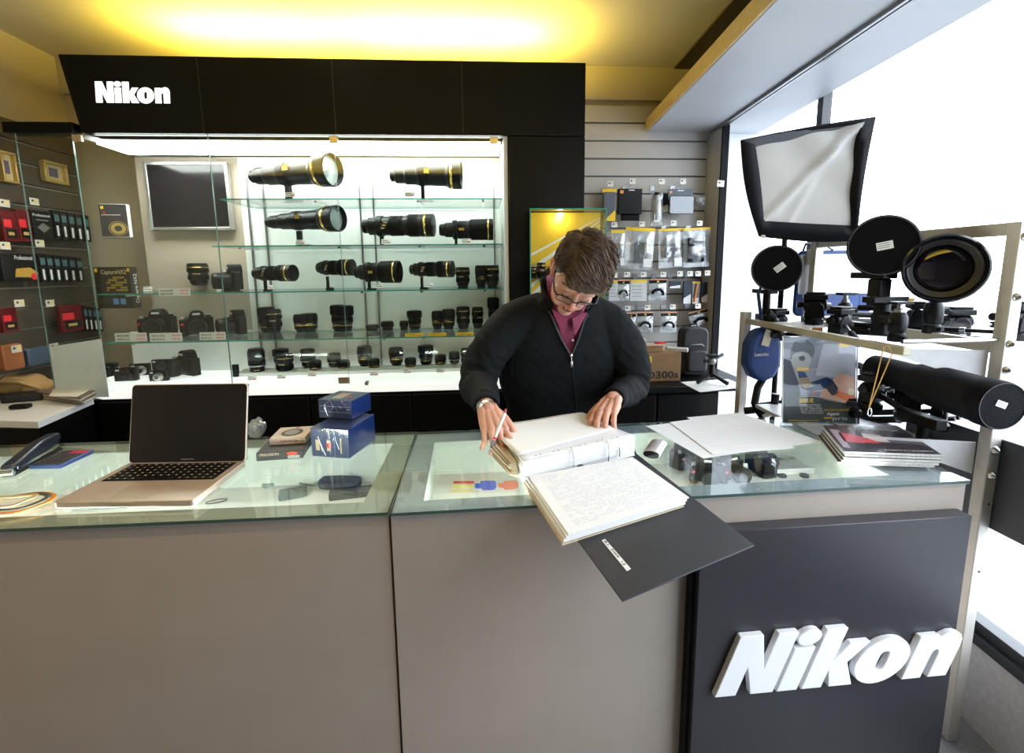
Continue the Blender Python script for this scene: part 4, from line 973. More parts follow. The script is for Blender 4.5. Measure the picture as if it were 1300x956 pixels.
cR = counter('shop_counter', 'greige shop counter at the right with the binder open on it', RC, WR, .075, WR - .17, greige, filmr, .82)
# front panel with raised letters
pp = thing('front_panel', 'large black panel with big white raised lettering fixed to the right counter front', 'sign panel', M=RC)
a, b_ = atY(893, 668, 1.085), atY(1250, 660, 1.085); ri = RC.inverted(); xa, xb = (ri @ a).x, (ri @ b_).x; zt = .866
MB().b2(xa, xb, -.032, .010, .1, zt).build('panel', mat('charcoal_panel', (.032, .03, .036), .38, var=.05, spec=.4), pp, .002)
MB().b2(xa - .012, xa - .001, -.015, .010, .1, zt).build('side_edge', black, pp)
pl = ri @ atY(908, 882, 1.075); ph = (ri @ atY(928, 806, 1.075)).z - pl.z
lh = ph
logo(pp, fr((pl.x, -.032, pl.z - .012), (1, 0, 0), (0, -1, 0)) @ Matrix.Diagonal((1.09, 1, 1, 1)), lh, .33, .018, mat('white_letter', (.88, .88, .9), .4, var=.01))
# ---- things under the glass
def under(px, py, zf=.80): 
    p = atZ(px, py, zf); return p
zl = .801; zr = .821
def solo_at(mb, name, m, label, cat, px, py, z, rz=0, bevel=.002, group=None):
    p = atZ(px, py, z); return solo(mb, name, m, label, cat, T(p.x, p.y, z) @ R('Z', rz), group, bevel)
solo_at(MB().rbox(.085, .06, 0, .016, .01), 'phone', mat('slate_device', (.05, .07, .08), .3), 'flat dark grey device under the left counter glass', 'device', 372, 629, zl, 20)
p = atZ(432, 618, zl)
t = thing('camera_pouch', 'rounded black pouch with cable under the left counter glass', 'pouch', (p.x, p.y, zl), -15)
MB().rbox(.14, .07, 0, .03, .022).build('body', mat('black_nylon'), t, .008)
MB().tube([(-.07, .01, .01), (-.1, .03, .006), (-.14, .02, .006), (-.15, -.01, .006), (-.1, -.02, .006), (-.04, -.03, .01)], .003, 8).build('cable', mat('grey_cable', (.15, .18, .18), .4), t)
solo_at(MB().rbox(.14, .05, 0, .02, .008), 'mobile_camera', blackp, 'black camera body lying under the left counter glass right of the pouch', 'camera', 447, 629, zl, 10)
solo_at(MB().tube([(.03 * math.cos(q) , .012 * math.sin(q), .002) for q in [k * PI / 8 for k in range(16)]], .0012, 6, closed=True), 'cable_loop', blackm, 'thin dark loop of cord under the left counter glass', 'cord', 275, 637, zl, 20, 0)
solo_at(MB().rbox(.06, .035, 0, .012, .012), 'memory_reader', mat('grey_green_plastic', (.2, .28, .27), .4), 'small grey device under the glass in front of the laptop', 'device', 255, 628, zl, 12)
solo_at(MB().rbox(.17, .022, 0, .012, .008), 'stylus_case', mat('grey_green_plastic'), 'long grey green case under the glass before the laptop', 'case', 130, 645, zl, 2)
solo_at(MB().rbox(.04, .025, 0, .01, .008), 'small_adapter', mat('grey_green_plastic'), 'tiny pale adapter under the glass between laptop and pouch', 'adapter', 341, 617, zl, 30)
# printed sheet with coloured bars and two camera outlines
pts = [atZ(*q, zr) for q in ((545, 626), (660, 625), (655, 600), (560, 602))]
t = thing('printed_sheet', 'white sheet with coloured bars and blue and red camera shapes under the glass', 'printed sheet', (0, 0, 0))
MB().prism([(q.x, q.y) for q in pts], zr - .0005, zr).build('sheet', whitem, t)
def onsheet(name, m, pxs, z=zr + .0008):
    MB().prism([(atZ(*q, zr).x, atZ(*q, zr).y) for q in pxs], zr, z).build(name, m, t, smooth=0)
onsheet('red_bar', red, [(576, 611), (602, 611), (602, 614), (575, 614)])
onsheet('yellow_bar', mat('lemon_print', (.95, .85, .2), .5), [(575, 616.5), (601, 616), (601, 619), (574, 619.5)])
onsheet('amber_bar', mat('pale_amber_print', (.95, .7, .3), .5), [(572, 622), (600, 621.5), (600, 624.5), (571, 625)])
onsheet('blue_shape', mat('royal_blue_print', (.03, .1, .75), .5), [(603, 614), (610, 614), (610, 611), (617, 610.5), (628, 610.5), (630, 613), (630, 619), (627, 622), (613, 622.5), (611, 620), (603, 620)])
onsheet('red_shape', mat('coral_print', (.8, .12, .08), .5), [(632, 614), (639, 613.5), (640, 611), (655, 610), (658, 613), (658, 618), (654, 621), (641, 622), (639, 619.5), (633, 619)])
p = atZ(578, 571, .87)
t = thing('cream_box', 'small square cream box under the glass left of the binder', 'box', (p.x, p.y, zr))
MB().rbox(.045, .045, 0, .03, .006).build('body', mat('cream_plastic', (.6, .62, .45), .4), t, .003)
MB().rbox(.03, .03, .03, .033, .004).build('lid', mat('pale_cream', (.75, .76, .62), .4), t, .001)
# cameras and cards under the right glass
cp = [(866, 580, 30), (897, 600, -20), (925, 597, 15), (962, 590, 100)]
dsc = ['black camera under the glass next to the grey handset', 'dark camera with silver lens under the glass beneath the loose papers', 'dark camera right of the silver-lensed one under the glass', 'small dark camera at the right edge of the group under the glass']
for i, (px, py, rz_) in enumerate(cp):
    p = atZ(px, py, zr + .03)
    o = dup(SLR, dsc[i], Matrix.LocRotScale(Vector((p.x, p.y, zr)), Euler((0, 0, math.radians(rz_))), Vector((.78, .78, .78)))); o['group'] = 'cameras under the right counter glass'
for i, (px, py) in enumerate(((905, 607), (940, 603))):
    p = atZ(px, py, zr); t = thing('price_card', 'pale price card standing under the right counter glass, %s one' % ['left', 'right'][i], 'price card', (p.x, p.y, zr), 0, 'price cards under the counter glass')
    MB().box(0, 0, .02, .06, .0015, .036, 0, R('X', -20)).build('card', tagm, t); MB().box(0, -.0012, .022, .04, .0006, .006, 0, R('X', -20)).build('print', inkk, t)
p = atZ(1005, 590, zr)
t = thing('white_tray', 'white shallow tray with a small card under the right counter glass', 'tray', (p.x, p.y, zr), ang)
MB().b2(-.12, .12, -.08, .08, 0, .012).b2(-.12, .12, -.08, -.07, .012, .022).b2(-.12, .12, .07, .08, .012, .022).b2(-.12, -.11, -.07, .07, .012, .022).b2(.11, .12, -.07, .07, .012, .022).build('tray', white, t, .002)
solo(MB().box(0, 0, .001, .09, .03, .002).box(-.03, 0, .0025, .015, .02, .001, 1).box(.02, .004, .0025, .02, .01, .001, 1), 'printed_card', [mat('pale_olive_card', (.6, .62, .48), .5), mat('teal_ink', (.06, .25, .25), .5)], 'small pale card with teal print lying in the white tray', 'card', M=T(p.x, p.y + .02, zr + .0125) @ R('Z', 4))
for i, px in enumerate((990, 1018, 1045)):
    q = atZ(px, 603, zr); solo(MB().lathe([(.014, 0), (.015, .002), (.015, .006), (.013, .008)], 20), 'round_cap', blackp, 'small round black cap at the front edge of the white tray, %s from the left' % ORD[i], 'cap', M=T(q.x, q.y - .012, zr), group='round caps under the counter glass')
# ================= LAPTOP =================
z0 = TZ + .0005
q = [atZ(px, py, z0 + .02) for px, py in ((172, 585), (318, 583), (233, 636), (62, 640))]
cx = sum(v.x for v in q) / 4; cyy = sum(v.y for v in q) / 4; ux = (q[1] - q[0]) + (q[2] - q[3]); la = math.degrees(math.atan2(ux.y, ux.x))
LW, LD = .348, .252
t = thing('laptop', 'open silver laptop with a black screen and black keys on the left counter', 'laptop', (cx, cyy, z0), la)
MB().rbox(LW, LD, .003, .019, .012).build('base', mat('laptop_aluminium', (.62, .52, .44), .35, .6, var=.02), t, .002)
MB().box(0, 0, .0015, LW * .9, LD * .9, .003).build('underside', blackm, t)
kb = MB(); kw_ = LW * .86; kd = LD * .44; ky = LD * .13
MB().box(0, ky + kd * .5 - kd * .5 + .02, .0192, kw_ + .006, kd + .006, .0006).build('key_tray', blackm, t)
for r_ in range(6):
    n = 14; x = -kw_ / 2
    for i in range(n):
        w = kw_ / n
        if r_ == 0 and 4 <= i <= 8:
            if i == 4: kb.box(-kw_ / 2 + kw_ * 6.5 / n, ky + .02 - kd / 2 + kd / 12, .0203, w * 5 - .003, kd / 6 - .003, .0018)
            continue
        kb.box(x + (i + .5) * w, ky + .02 - kd / 2 + (r_ + .5) * kd / 6, .0203, w - .003, kd / 6 - .003, .0018)
kb.build('keys', blackp, t, .0004)
kl = MB()
for r_ in range(6):
    for i in range(14):
        if r_ == 0 and 4 <= i <= 8: continue
        kl.box(-kw_ / 2 + (i + .5) * kw_ / 14, ky + .02 - kd / 2 + (r_ + .5) * kd / 6, .0213, .004, .004, .0002)
kl.build('key_legends', mat('warm_white_print', (.7, .6, .45), .5), t, smooth=0)
MB().rbox(.105, .075, .019, .0194, .004, M=T(0, -LD * .29, 0)).build('trackpad', mat('trackpad_metal', (.5, .42, .35), .4, .5, var=.02), t)
MB().box(0, -LD / 2 - .0003, .0145, .05, .003, .006).build('thumb_notch', mat('laptop_aluminium'), t)
sa = 13
S = T(0, LD / 2 - .006, .017) @ R('X', 90 - sa)
SHt = .236
o = MB().rbox(LW, SHt, -.007, 0, .012, M=T(0, SHt / 2, 0)).build('lid', mat('laptop_aluminium'), t, .0015, M=S)
MB().rbox(LW - .006, SHt - .006, 0, .001, .010, M=T(0, SHt / 2, .0001)).build('screen', mat('glossy_black_screen', (.012, .009, .008), .05, spec=.4), t, M=S)
text('bezel_mark', 'MacBook Pro', .007, mat('grey_print2', (.25, .25, .25), .4), t, S @ T(-.018, .009, .0013))
# ================= SMALL ITEMS ON THE LEFT COUNTER =================
# stapler
p0, p1 = atZ(8, 598, TZ + .02), atZ(72, 560, TZ + .03); d = p1 - p0
t = thing('stapler', 'black and chrome stapler lying open at the left end of the counter', 'stapler', ((p0.x + p1.x) / 2, (p0.y + p1.y) / 2, TZ + .0008), math.degrees(math.atan2(d.y, d.x)))
L = Vector((d.x, d.y)).length
MB().rbox(L, .036, 0, .008, .01).build('base', blackp, t, .003)
MB().box(L * .05, 0, .014, L * .85, .02, .012).build('magazine', chrome, t, .002)
MB().prism([(-L * .5, .022), (-L * .48, .034), (L * .1, .06), (L * .45, .062), (L * .5, .046), (L * .42, .028), (-L * .3, .018)], -.017, .017, M=R('X', 90)).build('arm', mat('dark_slate_plastic', (.02, .025, .04), .25), t, .005)
MB().cyl((-L * .5, -.017, .012), (-L * .5, .017, .012), .008, n=16).build('hinge', chrome, t, .001)
# calculator
q = [atZ(px, py, TZ + .012) for px, py in ((37, 594), (85, 590), (122, 573), (70, 568))]
c_ = sum(q, Vector()) / 4; e = (q[2] - q[1]); an = math.degrees(math.atan2(e.y, e.x))
t = thing('calculator', 'blue calculator with dark and red keys beside the stapler', 'calculator', (c_.x, c_.y, TZ + .0008), an)
w, h = e.length + .02, (q[1] - q[0]).length
MB().rbox(w, h, 0, .012, .008).build('body', mat('navy_plastic', (.03, .07, .25), .35), t, .002)
b = MB(); r = MB()
for i in range(8):
    for j in range(5): (r if i >= 6 and j < 3 else b).box(-w * .42 + i * w * .11, -h * .38 + j * h * .18, .0135, w * .085, h * .13, .004)
b.build('dark_keys', mat('dark_key', (.04, .035, .04), .4), t, .001); r.build('red_keys', mat('pinkish_red_key', (.6, .04, .08), .4), t, .001)
# coiled strap
p = atZ(15, 638, TZ + .01)
t = thing('camera_strap', 'coiled orange and dark camera strap at the left front of the counter', 'strap', (p.x, p.y, TZ + .0008))
for k, (rx, ry, m, ph, zz) in enumerate([(.085, .05, mat('orange_webbing', (.55, .2, .02), .6), 0, .008), (.075, .04, mat('dark_webbing', (.05, .05, .04), .6), .4, .012), (.05, .028, mat('tan_webbing', (.4, .3, .15), .6), 1.1, .017)]):
    pts = [(rx * math.cos(a) * (1 + .08 * math.sin(3 * a)), ry * math.sin(a), zz + .004 * math.sin(2 * a + ph)) for a in [2 * PI * i / 36 for i in range(36)]]
    MB().tube(pts, .0065, 8, closed=True, flat=.4).build(['orange_band', 'dark_band', 'tan_cord'][k], m, t)
# two small flat boxes
def sbox(name, label, cat, quad, z, h, m, deco=None):
    q = [atZ(px, py, z + h) for px, py in quad]; c = sum(q, Vector()) / 4; e = (q[1] - q[0]) + (q[2] - q[3])
    w = ((q[1] - q[0]).length + (q[2] - q[3]).length) / 2; d = ((q[3] - q[0]).length + (q[2] - q[1]).length) / 2
    t = thing(name, label, cat, (c.x, c.y, z), math.degrees(math.atan2(e.y, e.x)))
    MB().b2(-w / 2, w / 2, -d / 2, d / 2, 0, h).build('carton', m, t, .0015)
    if deco: deco(t, w, d, h)
    return t
def dd(t, w, d, h):
    M0 = fr((-w / 2, -d / 2 - .0002, 0), (1, 0, 0), (0, -1, 0))
    flat(t, 'red_logo', mat('vermilion_print', (.85, .08, .03), .4), ellp(w * .78, h * .72, w * .12, h * .2, 20), .0006, M0)
    flat(t, 'barcode', whitem, rc4(w * .68, h * .12, w * .93, h * .45), .0006, M0)
    b = MB()
    for i in range(9): b.box(w * (.70 + .026 * i), h * .28, .0008, w * .01, h * .26, .0002, 0, M0)
    b.build('barcode_lines', inkk, t, smooth=0)
    text('title', 'PRECISION', .012, mat('warm_white_print'), t, M0 @ T(w * .08, h * .6, .0005), fit=w * .4)
sbox('filter_box', 'flat dark grey box with a red oval beside the laptop', 'box', [(330, 576), (382, 571), (398, 553), (338, 556)], TZ + .0008, .026, mat('charcoal_card', (.035, .035, .038), .4), dd)
def de(t, w, d, h):
    flat(t, 'round_window', mat('dark_circle', (.06, .05, .05), .3), ellp(0, -d * .03, w * .3, d * .33, 28), .0006, T(0, 0, h))
    flat(t, 'grey_circle', mat('grey_circle', (.3, .28, .27), .4), ellp(0, -d * .03, w * .2, d * .22, 28), .0009, T(0, 0, h))
    flat(t, 'red_dot', red, ellp(w * .05, d * .4, w * .06, d * .05, 16), .0006, T(0, 0, h))
    M0 = fr((-w / 2, -d / 2 - .0002, 0), (1, 0, 0), (0, -1, 0)); text('title', 'SLIM FILTER', .01, mat('brown_print', (.3, .1, .06), .5), t, M0 @ T(w * .3, h * .35, .0005), fit=w * .5)
sbox('filter_box', 'beige box with a round dark window on top of the dark grey box', 'box', [(346, 557), (392, 554), (395, 541), (352, 543)], TZ + .0275, .022, mat('beige_card', (.62, .5, .4), .4), de)
# blue boxes
blu = mat('deep_blue_card', (.012, .035, .16), .3, coat=.6)
def db(t, w, d, h):
    M0 = fr((-w / 2, -d / 2 - .0002, 0), (1, 0, 0), (0, -1, 0))
    for i in range(2): flat(t, 'white_print', mat('pale_gold_print'), rc4(w * (.12 + .3 * i), h * .22, w * (.22 + .3 * i), h * .6), .0006, M0)
    flat(t, 'red_logo', red, ellp(w * .48, h * .42, w * .07, w * .07, 18), .0009, M0)
    flat(t, 'gold_line', mat('pale_gold_print'), rc4(w * .78, h * .15, w * .81, h * .7), .0006, M0)
    flat(t, 'fold_line', mat('light_blue_print', (.2, .3, .6), .4), rc4(w * .62, h * .02, w * .63, h * .98), .0006, M0)
def dc(t, w, d, h):
    M0 = fr((-w / 2, -d / 2 - .0002, 0), (1, 0, 0), (0, -1, 0))
    for i in (.34, .64): flat(t, 'pale_line', mat('light_blue_print', (.2, .3, .6), .4), rc4(w * .02, h * i, w * .98, h * (i + .03)), .0006, M0)
    flat(t, 'top_label', mat('tan_label', (.6, .45, .3), .5), rc4(-w * .25, -d * .3, w * .05, d * .3), .0006, T(0, 0, h))
    flat(t, 'red_logo', red, ellp(w * .22, -d * .1, w * .07, w * .07, 18), .0009, T(0, 0, h))
def shrink(t, w, d, h, k=.003):
    nx = 8; b = MB().box(0, 0, h / 2, w + k, d + k, h + k * .6); o = b.build('shrink_wrap', pane_mat('shrink_wrap', (.97, .98, 1), .10, .1), t, smooth=0)
    m2 = MB()
    for i in range(7):
        x = random.uniform(-.4, .4) * w; m2.tube([(x, -d / 2 - .003, h * random.uniform(.05, .4)), (x + random.uniform(-.02, .02), -d / 2 - .0035, h * random.uniform(.5, .8)), (x * .6, -d / 2 - .003, h)], .0006, 5)
    m2.build('wrap_creases', pane_mat('crease', (1, 1, 1), .6, .2), t)
q = sbox('blue_carton', 'tall deep blue shrink-wrapped box standing on the left counter', 'box', [(402, 544), (450, 546), (467, 526), (424, 523)], TZ + .0008, .092, blu, lambda t, w, d, h: (db(t, w, d, h), shrink(t, w, d, h)))
q = sbox('blue_carton', 'smaller blue box with pale lines stacked on the tall blue box', 'box', [(411, 507), (452, 510), (464, 498), (425, 496)], TZ + .0955, .062, blu, lambda t, w, d, h: (dc(t, w, d, h), shrink(t, w, d, h)))
p = atZ(326, 548, TZ + .02)
t = thing('plastic_wrap', 'crumpled clear plastic wrap behind the laptop screen edge', 'plastic wrap', (p.x, p.y, TZ + .001))
b = MB(); b.ell((0, 0, .03), (.03, .03, .035), 16)
o = b.build('film', bagm, t, smooth=0)
for v in o.data.vertices: v.co *= 1 + .35 * noise.noise(v.co * 60); v.co.z = max(v.co.z, 0)
# ================= RING BINDER =================
papm = mat('white_page', (.84, .84, .84), .7, var=.015, scale=6)
pag2 = mat('cream_page_edge', (.62, .52, .38), .8, var=.1, scale=40)
bz = TZ + .001
def PZ(px, py, z): return atZ(px, py, z)
binder = thing('ring_binder', 'thick open black ring binder with its cover hanging over the counter front', 'ring binder', (0, 0, 0))
cov = mat('black_binder_board', (.02, .021, .028), .5, var=.08, scale=60, bump=.15, bscale=900)
# cover board reaching over the counter edge
P = [PZ(790, 765, bz), PZ(958, 694, bz), PZ(760, 545 + 50, bz), PZ(668, 611, bz)]
fr_l, fr_r = P[0], P[1]; bl = PZ(668, 604, bz); br = bl + (fr_r - fr_l)
tilt = 0
def slab(poly, z0, z1): return MB().prism([(p.x, p.y) for p in poly], z0, z1)
uu = (fr_r - fr_l).normalized(); vv = Vector((-uu.y, uu.x, 0))
bl = PZ(672, 603, bz) ; br = PZ(808, 577, bz)
slab([fr_l, fr_r, br, bl], bz + .0002, bz + .0034).build('front_cover', cov, binder, .001)
# white label on the cover
lm = [PZ(764, 686, bz + .004), PZ(768, 684, bz + .004), PZ(801, 722, bz + .004), PZ(796, 725, bz + .004)]
slab(lm, bz + .0034, bz + .004).build('spine_label', whitem, binder)
lt_ = lm[3] - lm[0]; text('label_print', 'B.L. 2009  12', .007, inkk, binder, fr((lm[0].x + .002, lm[0].y, bz + .0043), (lt_.x, lt_.y, 0), (0, 0, 1)) @ T(.003, .001, 0), fit=lt_.length * .8)
# spine + rear board
sb = [bl, br, PZ(800, 552, bz), PZ(655, 578, bz)]
slab(sb, bz + .0002, bz + .0034).build('spine', cov, binder, .001)
# lower page stack on the cover
zt2 = bz + .026
LP = [PZ(722, 678, zt2), PZ(875, 631, zt2), PZ(803, 580, zt2), PZ(671, 604, zt2)]
nl = 7
for i in range(nl):
    f0 = bz + .004 + (zt2 - bz - .004) * i / nl; f1 = bz + .004 + (zt2 - bz - .004) * (i + .85) / nl
    s_ = .004 * (nl - i) ; off = Vector((random.uniform(-.002, .002) - s_ * .6, random.uniform(-.002, .002) - s_ * .2, 0))
    slab([p + off for p in LP], f0, f1).build('page_block', papm if i > 1 else pag2, binder)
M0 = fr((LP[0].x, LP[0].y, zt2), tuple(LP[1] - LP[0]), (0, 0, 1)); W = (LP[1] - LP[0]).length; Hh = (LP[3] - LP[0]).length
b = MB(); dx_ = ((M0.inverted() @ LP[3]).x)
for i in range(30):
    v = .08 + .82 * i / 30; x = .08
    while x < .88:
        l_ = random.uniform(.02, .08)
        if random.random() < .75: b.box((x + l_ / 2) * W + dx_ * v, Hh * v, .0002, l_ * W, .0009, .0002, 0, M0)
        x += l_ + .015
b.build('handwriting', mat('faint_blue_ink', (.5, .52, .68), .7), binder, smooth=0)
# tall page stack nearer the man
zs = bz + .066
UF = [PZ(664, 586, zs), PZ(806, 554, zs)]; UB = [PZ(630, 545, zs), PZ(742, 527, zs)]
u1 = (UF[1] - UF[0]); ln_ = u1.length; n1 = Vector((-u1.y, u1.x, 0)).normalized()
base = [UF[0], UF[1], UB[1], UB[0]]
nl = 22
for i in range(nl):
    z_0 = bz + .0045 + (zs - bz - .005) * i / nl; z_1 = z_0 + (zs - bz - .005) / nl * .82
    off = Vector((random.uniform(-.0015, .0015), random.uniform(-.0015, .0015), 0)) - u1.normalized() * .0
    sk = n1 * (-.0)
    slab([p + off for p in base], z_0, z_1).build('page_block', papm, binder)
# fanned page corners at the left edge
fan = MB(); UL = u1.normalized()
for i in range(13):
    z_ = bz + .008 + i * .0035; a0 = base[0] + n1 * .03 - UL * .001; a1 = base[3] - n1 * .02
    ex = .02 + .028 * math.sin(i * .5) ** 2 + i * .0015
    fan.add([(a0.x, a0.y, z_), (a0.x - UL.x * ex * .5, a0.y - UL.y * ex * .5 , z_ + .004), ((a0.x + a1.x) / 2 - UL.x * ex, (a0.y + a1.y) / 2 - UL.y * ex, z_ + .006 + ex * .25), (a1.x - UL.x * ex * .4, a1.y - UL.y * ex * .4, z_ + .003), (a1.x, a1.y, z_)], [(0, 1, 2, 3, 4)])
o = fan.build('fanned_pages', pag2, binder, smooth=0); md = o.modifiers.new('solid', 'SOLIDIFY'); md.thickness = .0009
# top sheet, slightly curled plastic sleeve with holes
def sheet(name, m, P4, z, lift, nx=18, ny=14, th=.0008):
    vs = []; fs = []
    for j in range(ny + 1):
        for i in range(nx + 1):
            u, v = i / nx, j / ny
            p = (P4[0] * (1 - u) + P4[1] * u) * (1 - v) + (P4[3] * (1 - u) + P4[2] * u) * v
            vs.append((p.x, p.y, z + lift(u, v)))
    for j in range(ny):
        for i in range(nx):
            k = j * (nx + 1) + i; fs.append((k, k + 1, k + nx + 2, k + nx + 1))
    o = MB().add(vs, fs).build(name, m, binder, smooth=80); md = o.modifiers.new('solid', 'SOLIDIFY'); md.thickness = th; md.offset = 1; return o
slv = mat('milky_sleeve', (.84, .84, .87), .28, var=.02, scale=5, coat=.4)
sheet('top_sleeve', slv, [base[0] + n1 * .0, base[1] + n1 * .0, base[2], base[3] - UL * .02], zs, lambda u, v: .0008 + .006 * math.sin(PI * u) * v * .5 + .004 * (1 - u) * v * (1 + math.sin(5 * v)) + .0015 * math.sin(9 * u + 4 * v))
sheet('curled_page', papm, [base[0] + n1 * .03 - UL * .0, base[1] + n1 * .07 - UL * .02, base[2] + n1 * .012, base[3] + n1 * .015 - UL * .03], zs + .003, lambda u, v: .003 + .012 * (1 - u) ** 2 * v ** 2 + .003 * math.sin(6 * u + 3 * v) * v)
hb_ = MB()
for f in (.12, .16, .27, .31, .5, .55, .66, .8, .85): hb_.lathe([(.0028, 0), (.0028, .0006)], 10, M=T(*(base[0] + u1 * f + n1 * .012)) @ T(0, 0, .0036))
hb_.build('punched_holes', ink, binder)
# front-facing streaks on the stack, rings and label
for f in (.40, .72):
    c0 = base[0] + u1 * f
    a = [c0 + n1 * .016 + Vector((0, 0, .006)), c0 + n1 * .004 + Vector((0, 0, .010)), c0 - n1 * .008 + Vector((0, 0, .0)), c0 - n1 * .012 + Vector((0, 0, -.03)), c0 - n1 * .01 + Vector((0, 0, -.055)), c0 - n1 * .006 + Vector((0, 0, -.062))]
    MB().tube(a, .0017, 10).build('ring', mat('ring_steel', (.75, .72, .66), .2, .9), binder)
c0 = base[0] + u1 * .83 - n1 * .006
MB().tube([c0 + Vector((0, 0, -.02)), c0 + Vector((.003, 0, -.035)), c0 + Vector((.002, 0, -.05))], .0015, 8).build('release_lever', mat('dark_steel', (.1, .09, .08), .3, .8), binder)
c0 = base[0] + u1 * .48 - n1 * .004
MB().ell((c0.x, c0.y, bz + .012), (.010, .006, .008), 14).build('rivet', mat('brown_rivet', (.12, .08, .06), .4), binder)
# ================= RIGHT COUNTER ITEMS =================
a0, a1 = atZ(827, 578, TZ + .018), atZ(842, 556, TZ + .018); dv = a1 - a0
t = thing('handset', 'silver grey handset with a dark open end beside the binder', 'handset', (atZ(832, 568, TZ + .02).x, atZ(832, 568, TZ + .02).y, TZ + .001), math.degrees(math.atan2(dv.y, dv.x)) - 90)
pr = ellp(0, 0, .027, .014, 28)
MB().prism(pr, -.055, .055, M=T(0, 0, .0145) @ R('X', 90)).build('body', mat('pinkish_silver', (.6, .56, .55), .25, .5), t, .002)
MB().prism([(x * .9, y * .85) for x, y in pr], .0551, .0558, M=T(0, 0, .0145) @ R('X', 90)).build('dark_end', blackg, t)
MB().prism([(x * 1.01, y * 1.02) for x, y in pr if y < .002], -.056, .05, M=T(0.0005, 0, .014) @ R('X', 90)).build('dark_underside', mat('navy_rubber', (.015, .02, .035), .4), t)
text('emblem', 'O', .028, ink, t, T(-.011, -.012, .0289), off=-.0005)
sheets = [([(820, 541), (884, 533), (1000, 566), (893, 582)], 'white printed sheet with its corner over the cameras beside the handset'), ([(872, 530), (940, 524), (1044, 561), (945, 574)], 'upper right white sheet of printed lines in front of the framed poster'), ([(850, 536), (920, 527), (1010, 569), (905, 577)], 'white sheet in the middle of the three loose papers')]
for i, (qd, l_) in enumerate(sheets):
    z = TZ + .001 + .0012 * i; P = [atZ(*q_, z) for q_ in qd]
    t = thing('paper_sheet', l_, 'paper', (P[0].x, P[0].y, z), 0, 'loose printed papers on the right counter')
    MB().prism([(p.x - P[0].x, p.y - P[0].y) for p in P], 0, .0006).build('page', papm, t)
    b = MB()
    for k in range(9):
        v = .12 + .085 * k; s_, e_ = (P[0].lerp(P[3], v) - P[0]), (P[1].lerp(P[2], v) - P[0])
        for (f0, f1) in ((.08, .35), (.42, .6), (.7, .92)):
            x0_, x1_ = s_.lerp(e_, f0), s_.lerp(e_, f1); dn = (P[3] - P[0]).normalized() * .0012
            b.add([(x0_.x, x0_.y, .0008), (x1_.x, x1_.y, .0008), (x1_.x + dn.x, x1_.y + dn.y, .0008), (x0_.x + dn.x, x0_.y + dn.y, .0008)], [(0, 1, 2, 3)])
    b.build('printed_lines', mat('pale_lilac_ink', (.62, .62, .72), .7), t, smooth=0)
# magazines
zm = TZ + .001
mc = [PZ(1073, 574, TZ + .04), PZ(1197, 578, TZ + .04), PZ(1140, 541, TZ + .04), PZ(1045, 541, TZ + .04)]
for i in range(5):
    off = Vector((random.uniform(-.004, .004) - .003 * (4 - i), random.uniform(-.004, .004), 0)); z_0 = zm + i * .0082
    Pm = [p + off for p in mc]; t = thing('magazine', 'dark magazine in stack on right counter, ' + ['bottom one', 'second from the bottom', 'middle one', 'second from the top', 'top one with red and white print'][i], 'magazine', (Pm[0].x, Pm[0].y, z_0), 0, 'magazines stacked on the right counter')
    Q = [(p.x - Pm[0].x, p.y - Pm[0].y) for p in Pm]
    MB().prism([(x * .995, y * .995) for x, y in Q], .0004, .0074).build('pages', mat('magazine_pages', (.6, .58, .56), .6, var=.2, scale=200), t)
    MB().prism(Q, .0074, .0079).build('cover', mat('dark_plum_cover', (.03, .022, .032), .3, coat=.15), t)
    if i == 4:
        B = lambda u, v: tuple(Vector(Q[0]).lerp(Vector(Q[1]), u).lerp(Vector(Q[3]).lerp(Vector(Q[2]), u), v))
        for nm, mt_, pl_ in (('pink_picture', mat('pink_red_print', (.6, .06, .1), .3), [(.1, .35), (.3, .3), (.42, .42), (.3, .62), (.12, .7)]), ('white_picture', mat('pale_pink_print', (.75, .62, .62), .3), [(.35, .4), (.62, .35), (.6, .62), (.4, .68)]), ('red_picture', red, [(.3, .34), (.5, .3), (.4, .5)]), ('pale_streak', mat('mauve_print', (.4, .32, .38), .3), [(.03, .15), (.1, .12), (.16, .8), (.05, .85)])):
            MB().prism([B(*q_) for q_ in pl_], .0079, .0082 + .0002 * (nm[0] == 'r')).build(nm, mt_, t, smooth=0)
        u_ = (Pm[1] - Pm[0]).normalized()
        text('title', 'R/25 reporter', .026, whitem, t, fr((*B(.3, .8), .0083), (u_.x, u_.y, 0), (0, 0, 1)), fit=.15)
        text('footer', 'le magazine de la photographie', .008, whitem, t, fr((*B(.45, .08), .0083), (u_.x, u_.y, 0), (0, 0, 1)), fit=.13)
# ---- acrylic poster stand
A0, A1, B0 = atZ(994, 536, TZ + .002), atZ(1086, 536, TZ + .002), None
u_ = (A1 - A0); u_.z = 0; W = u_.length; yh = atY(990, 428, A0.y + .03).z - TZ
t = thing('poster_stand', 'clear acrylic stand holding a sunset camera advertisement on the right counter', 'poster stand', M=fr((A0.x, A0.y, TZ + .001), tuple(u_), (0, 0, 1)) @ R('X', 90 - 7) )
Hh = yh
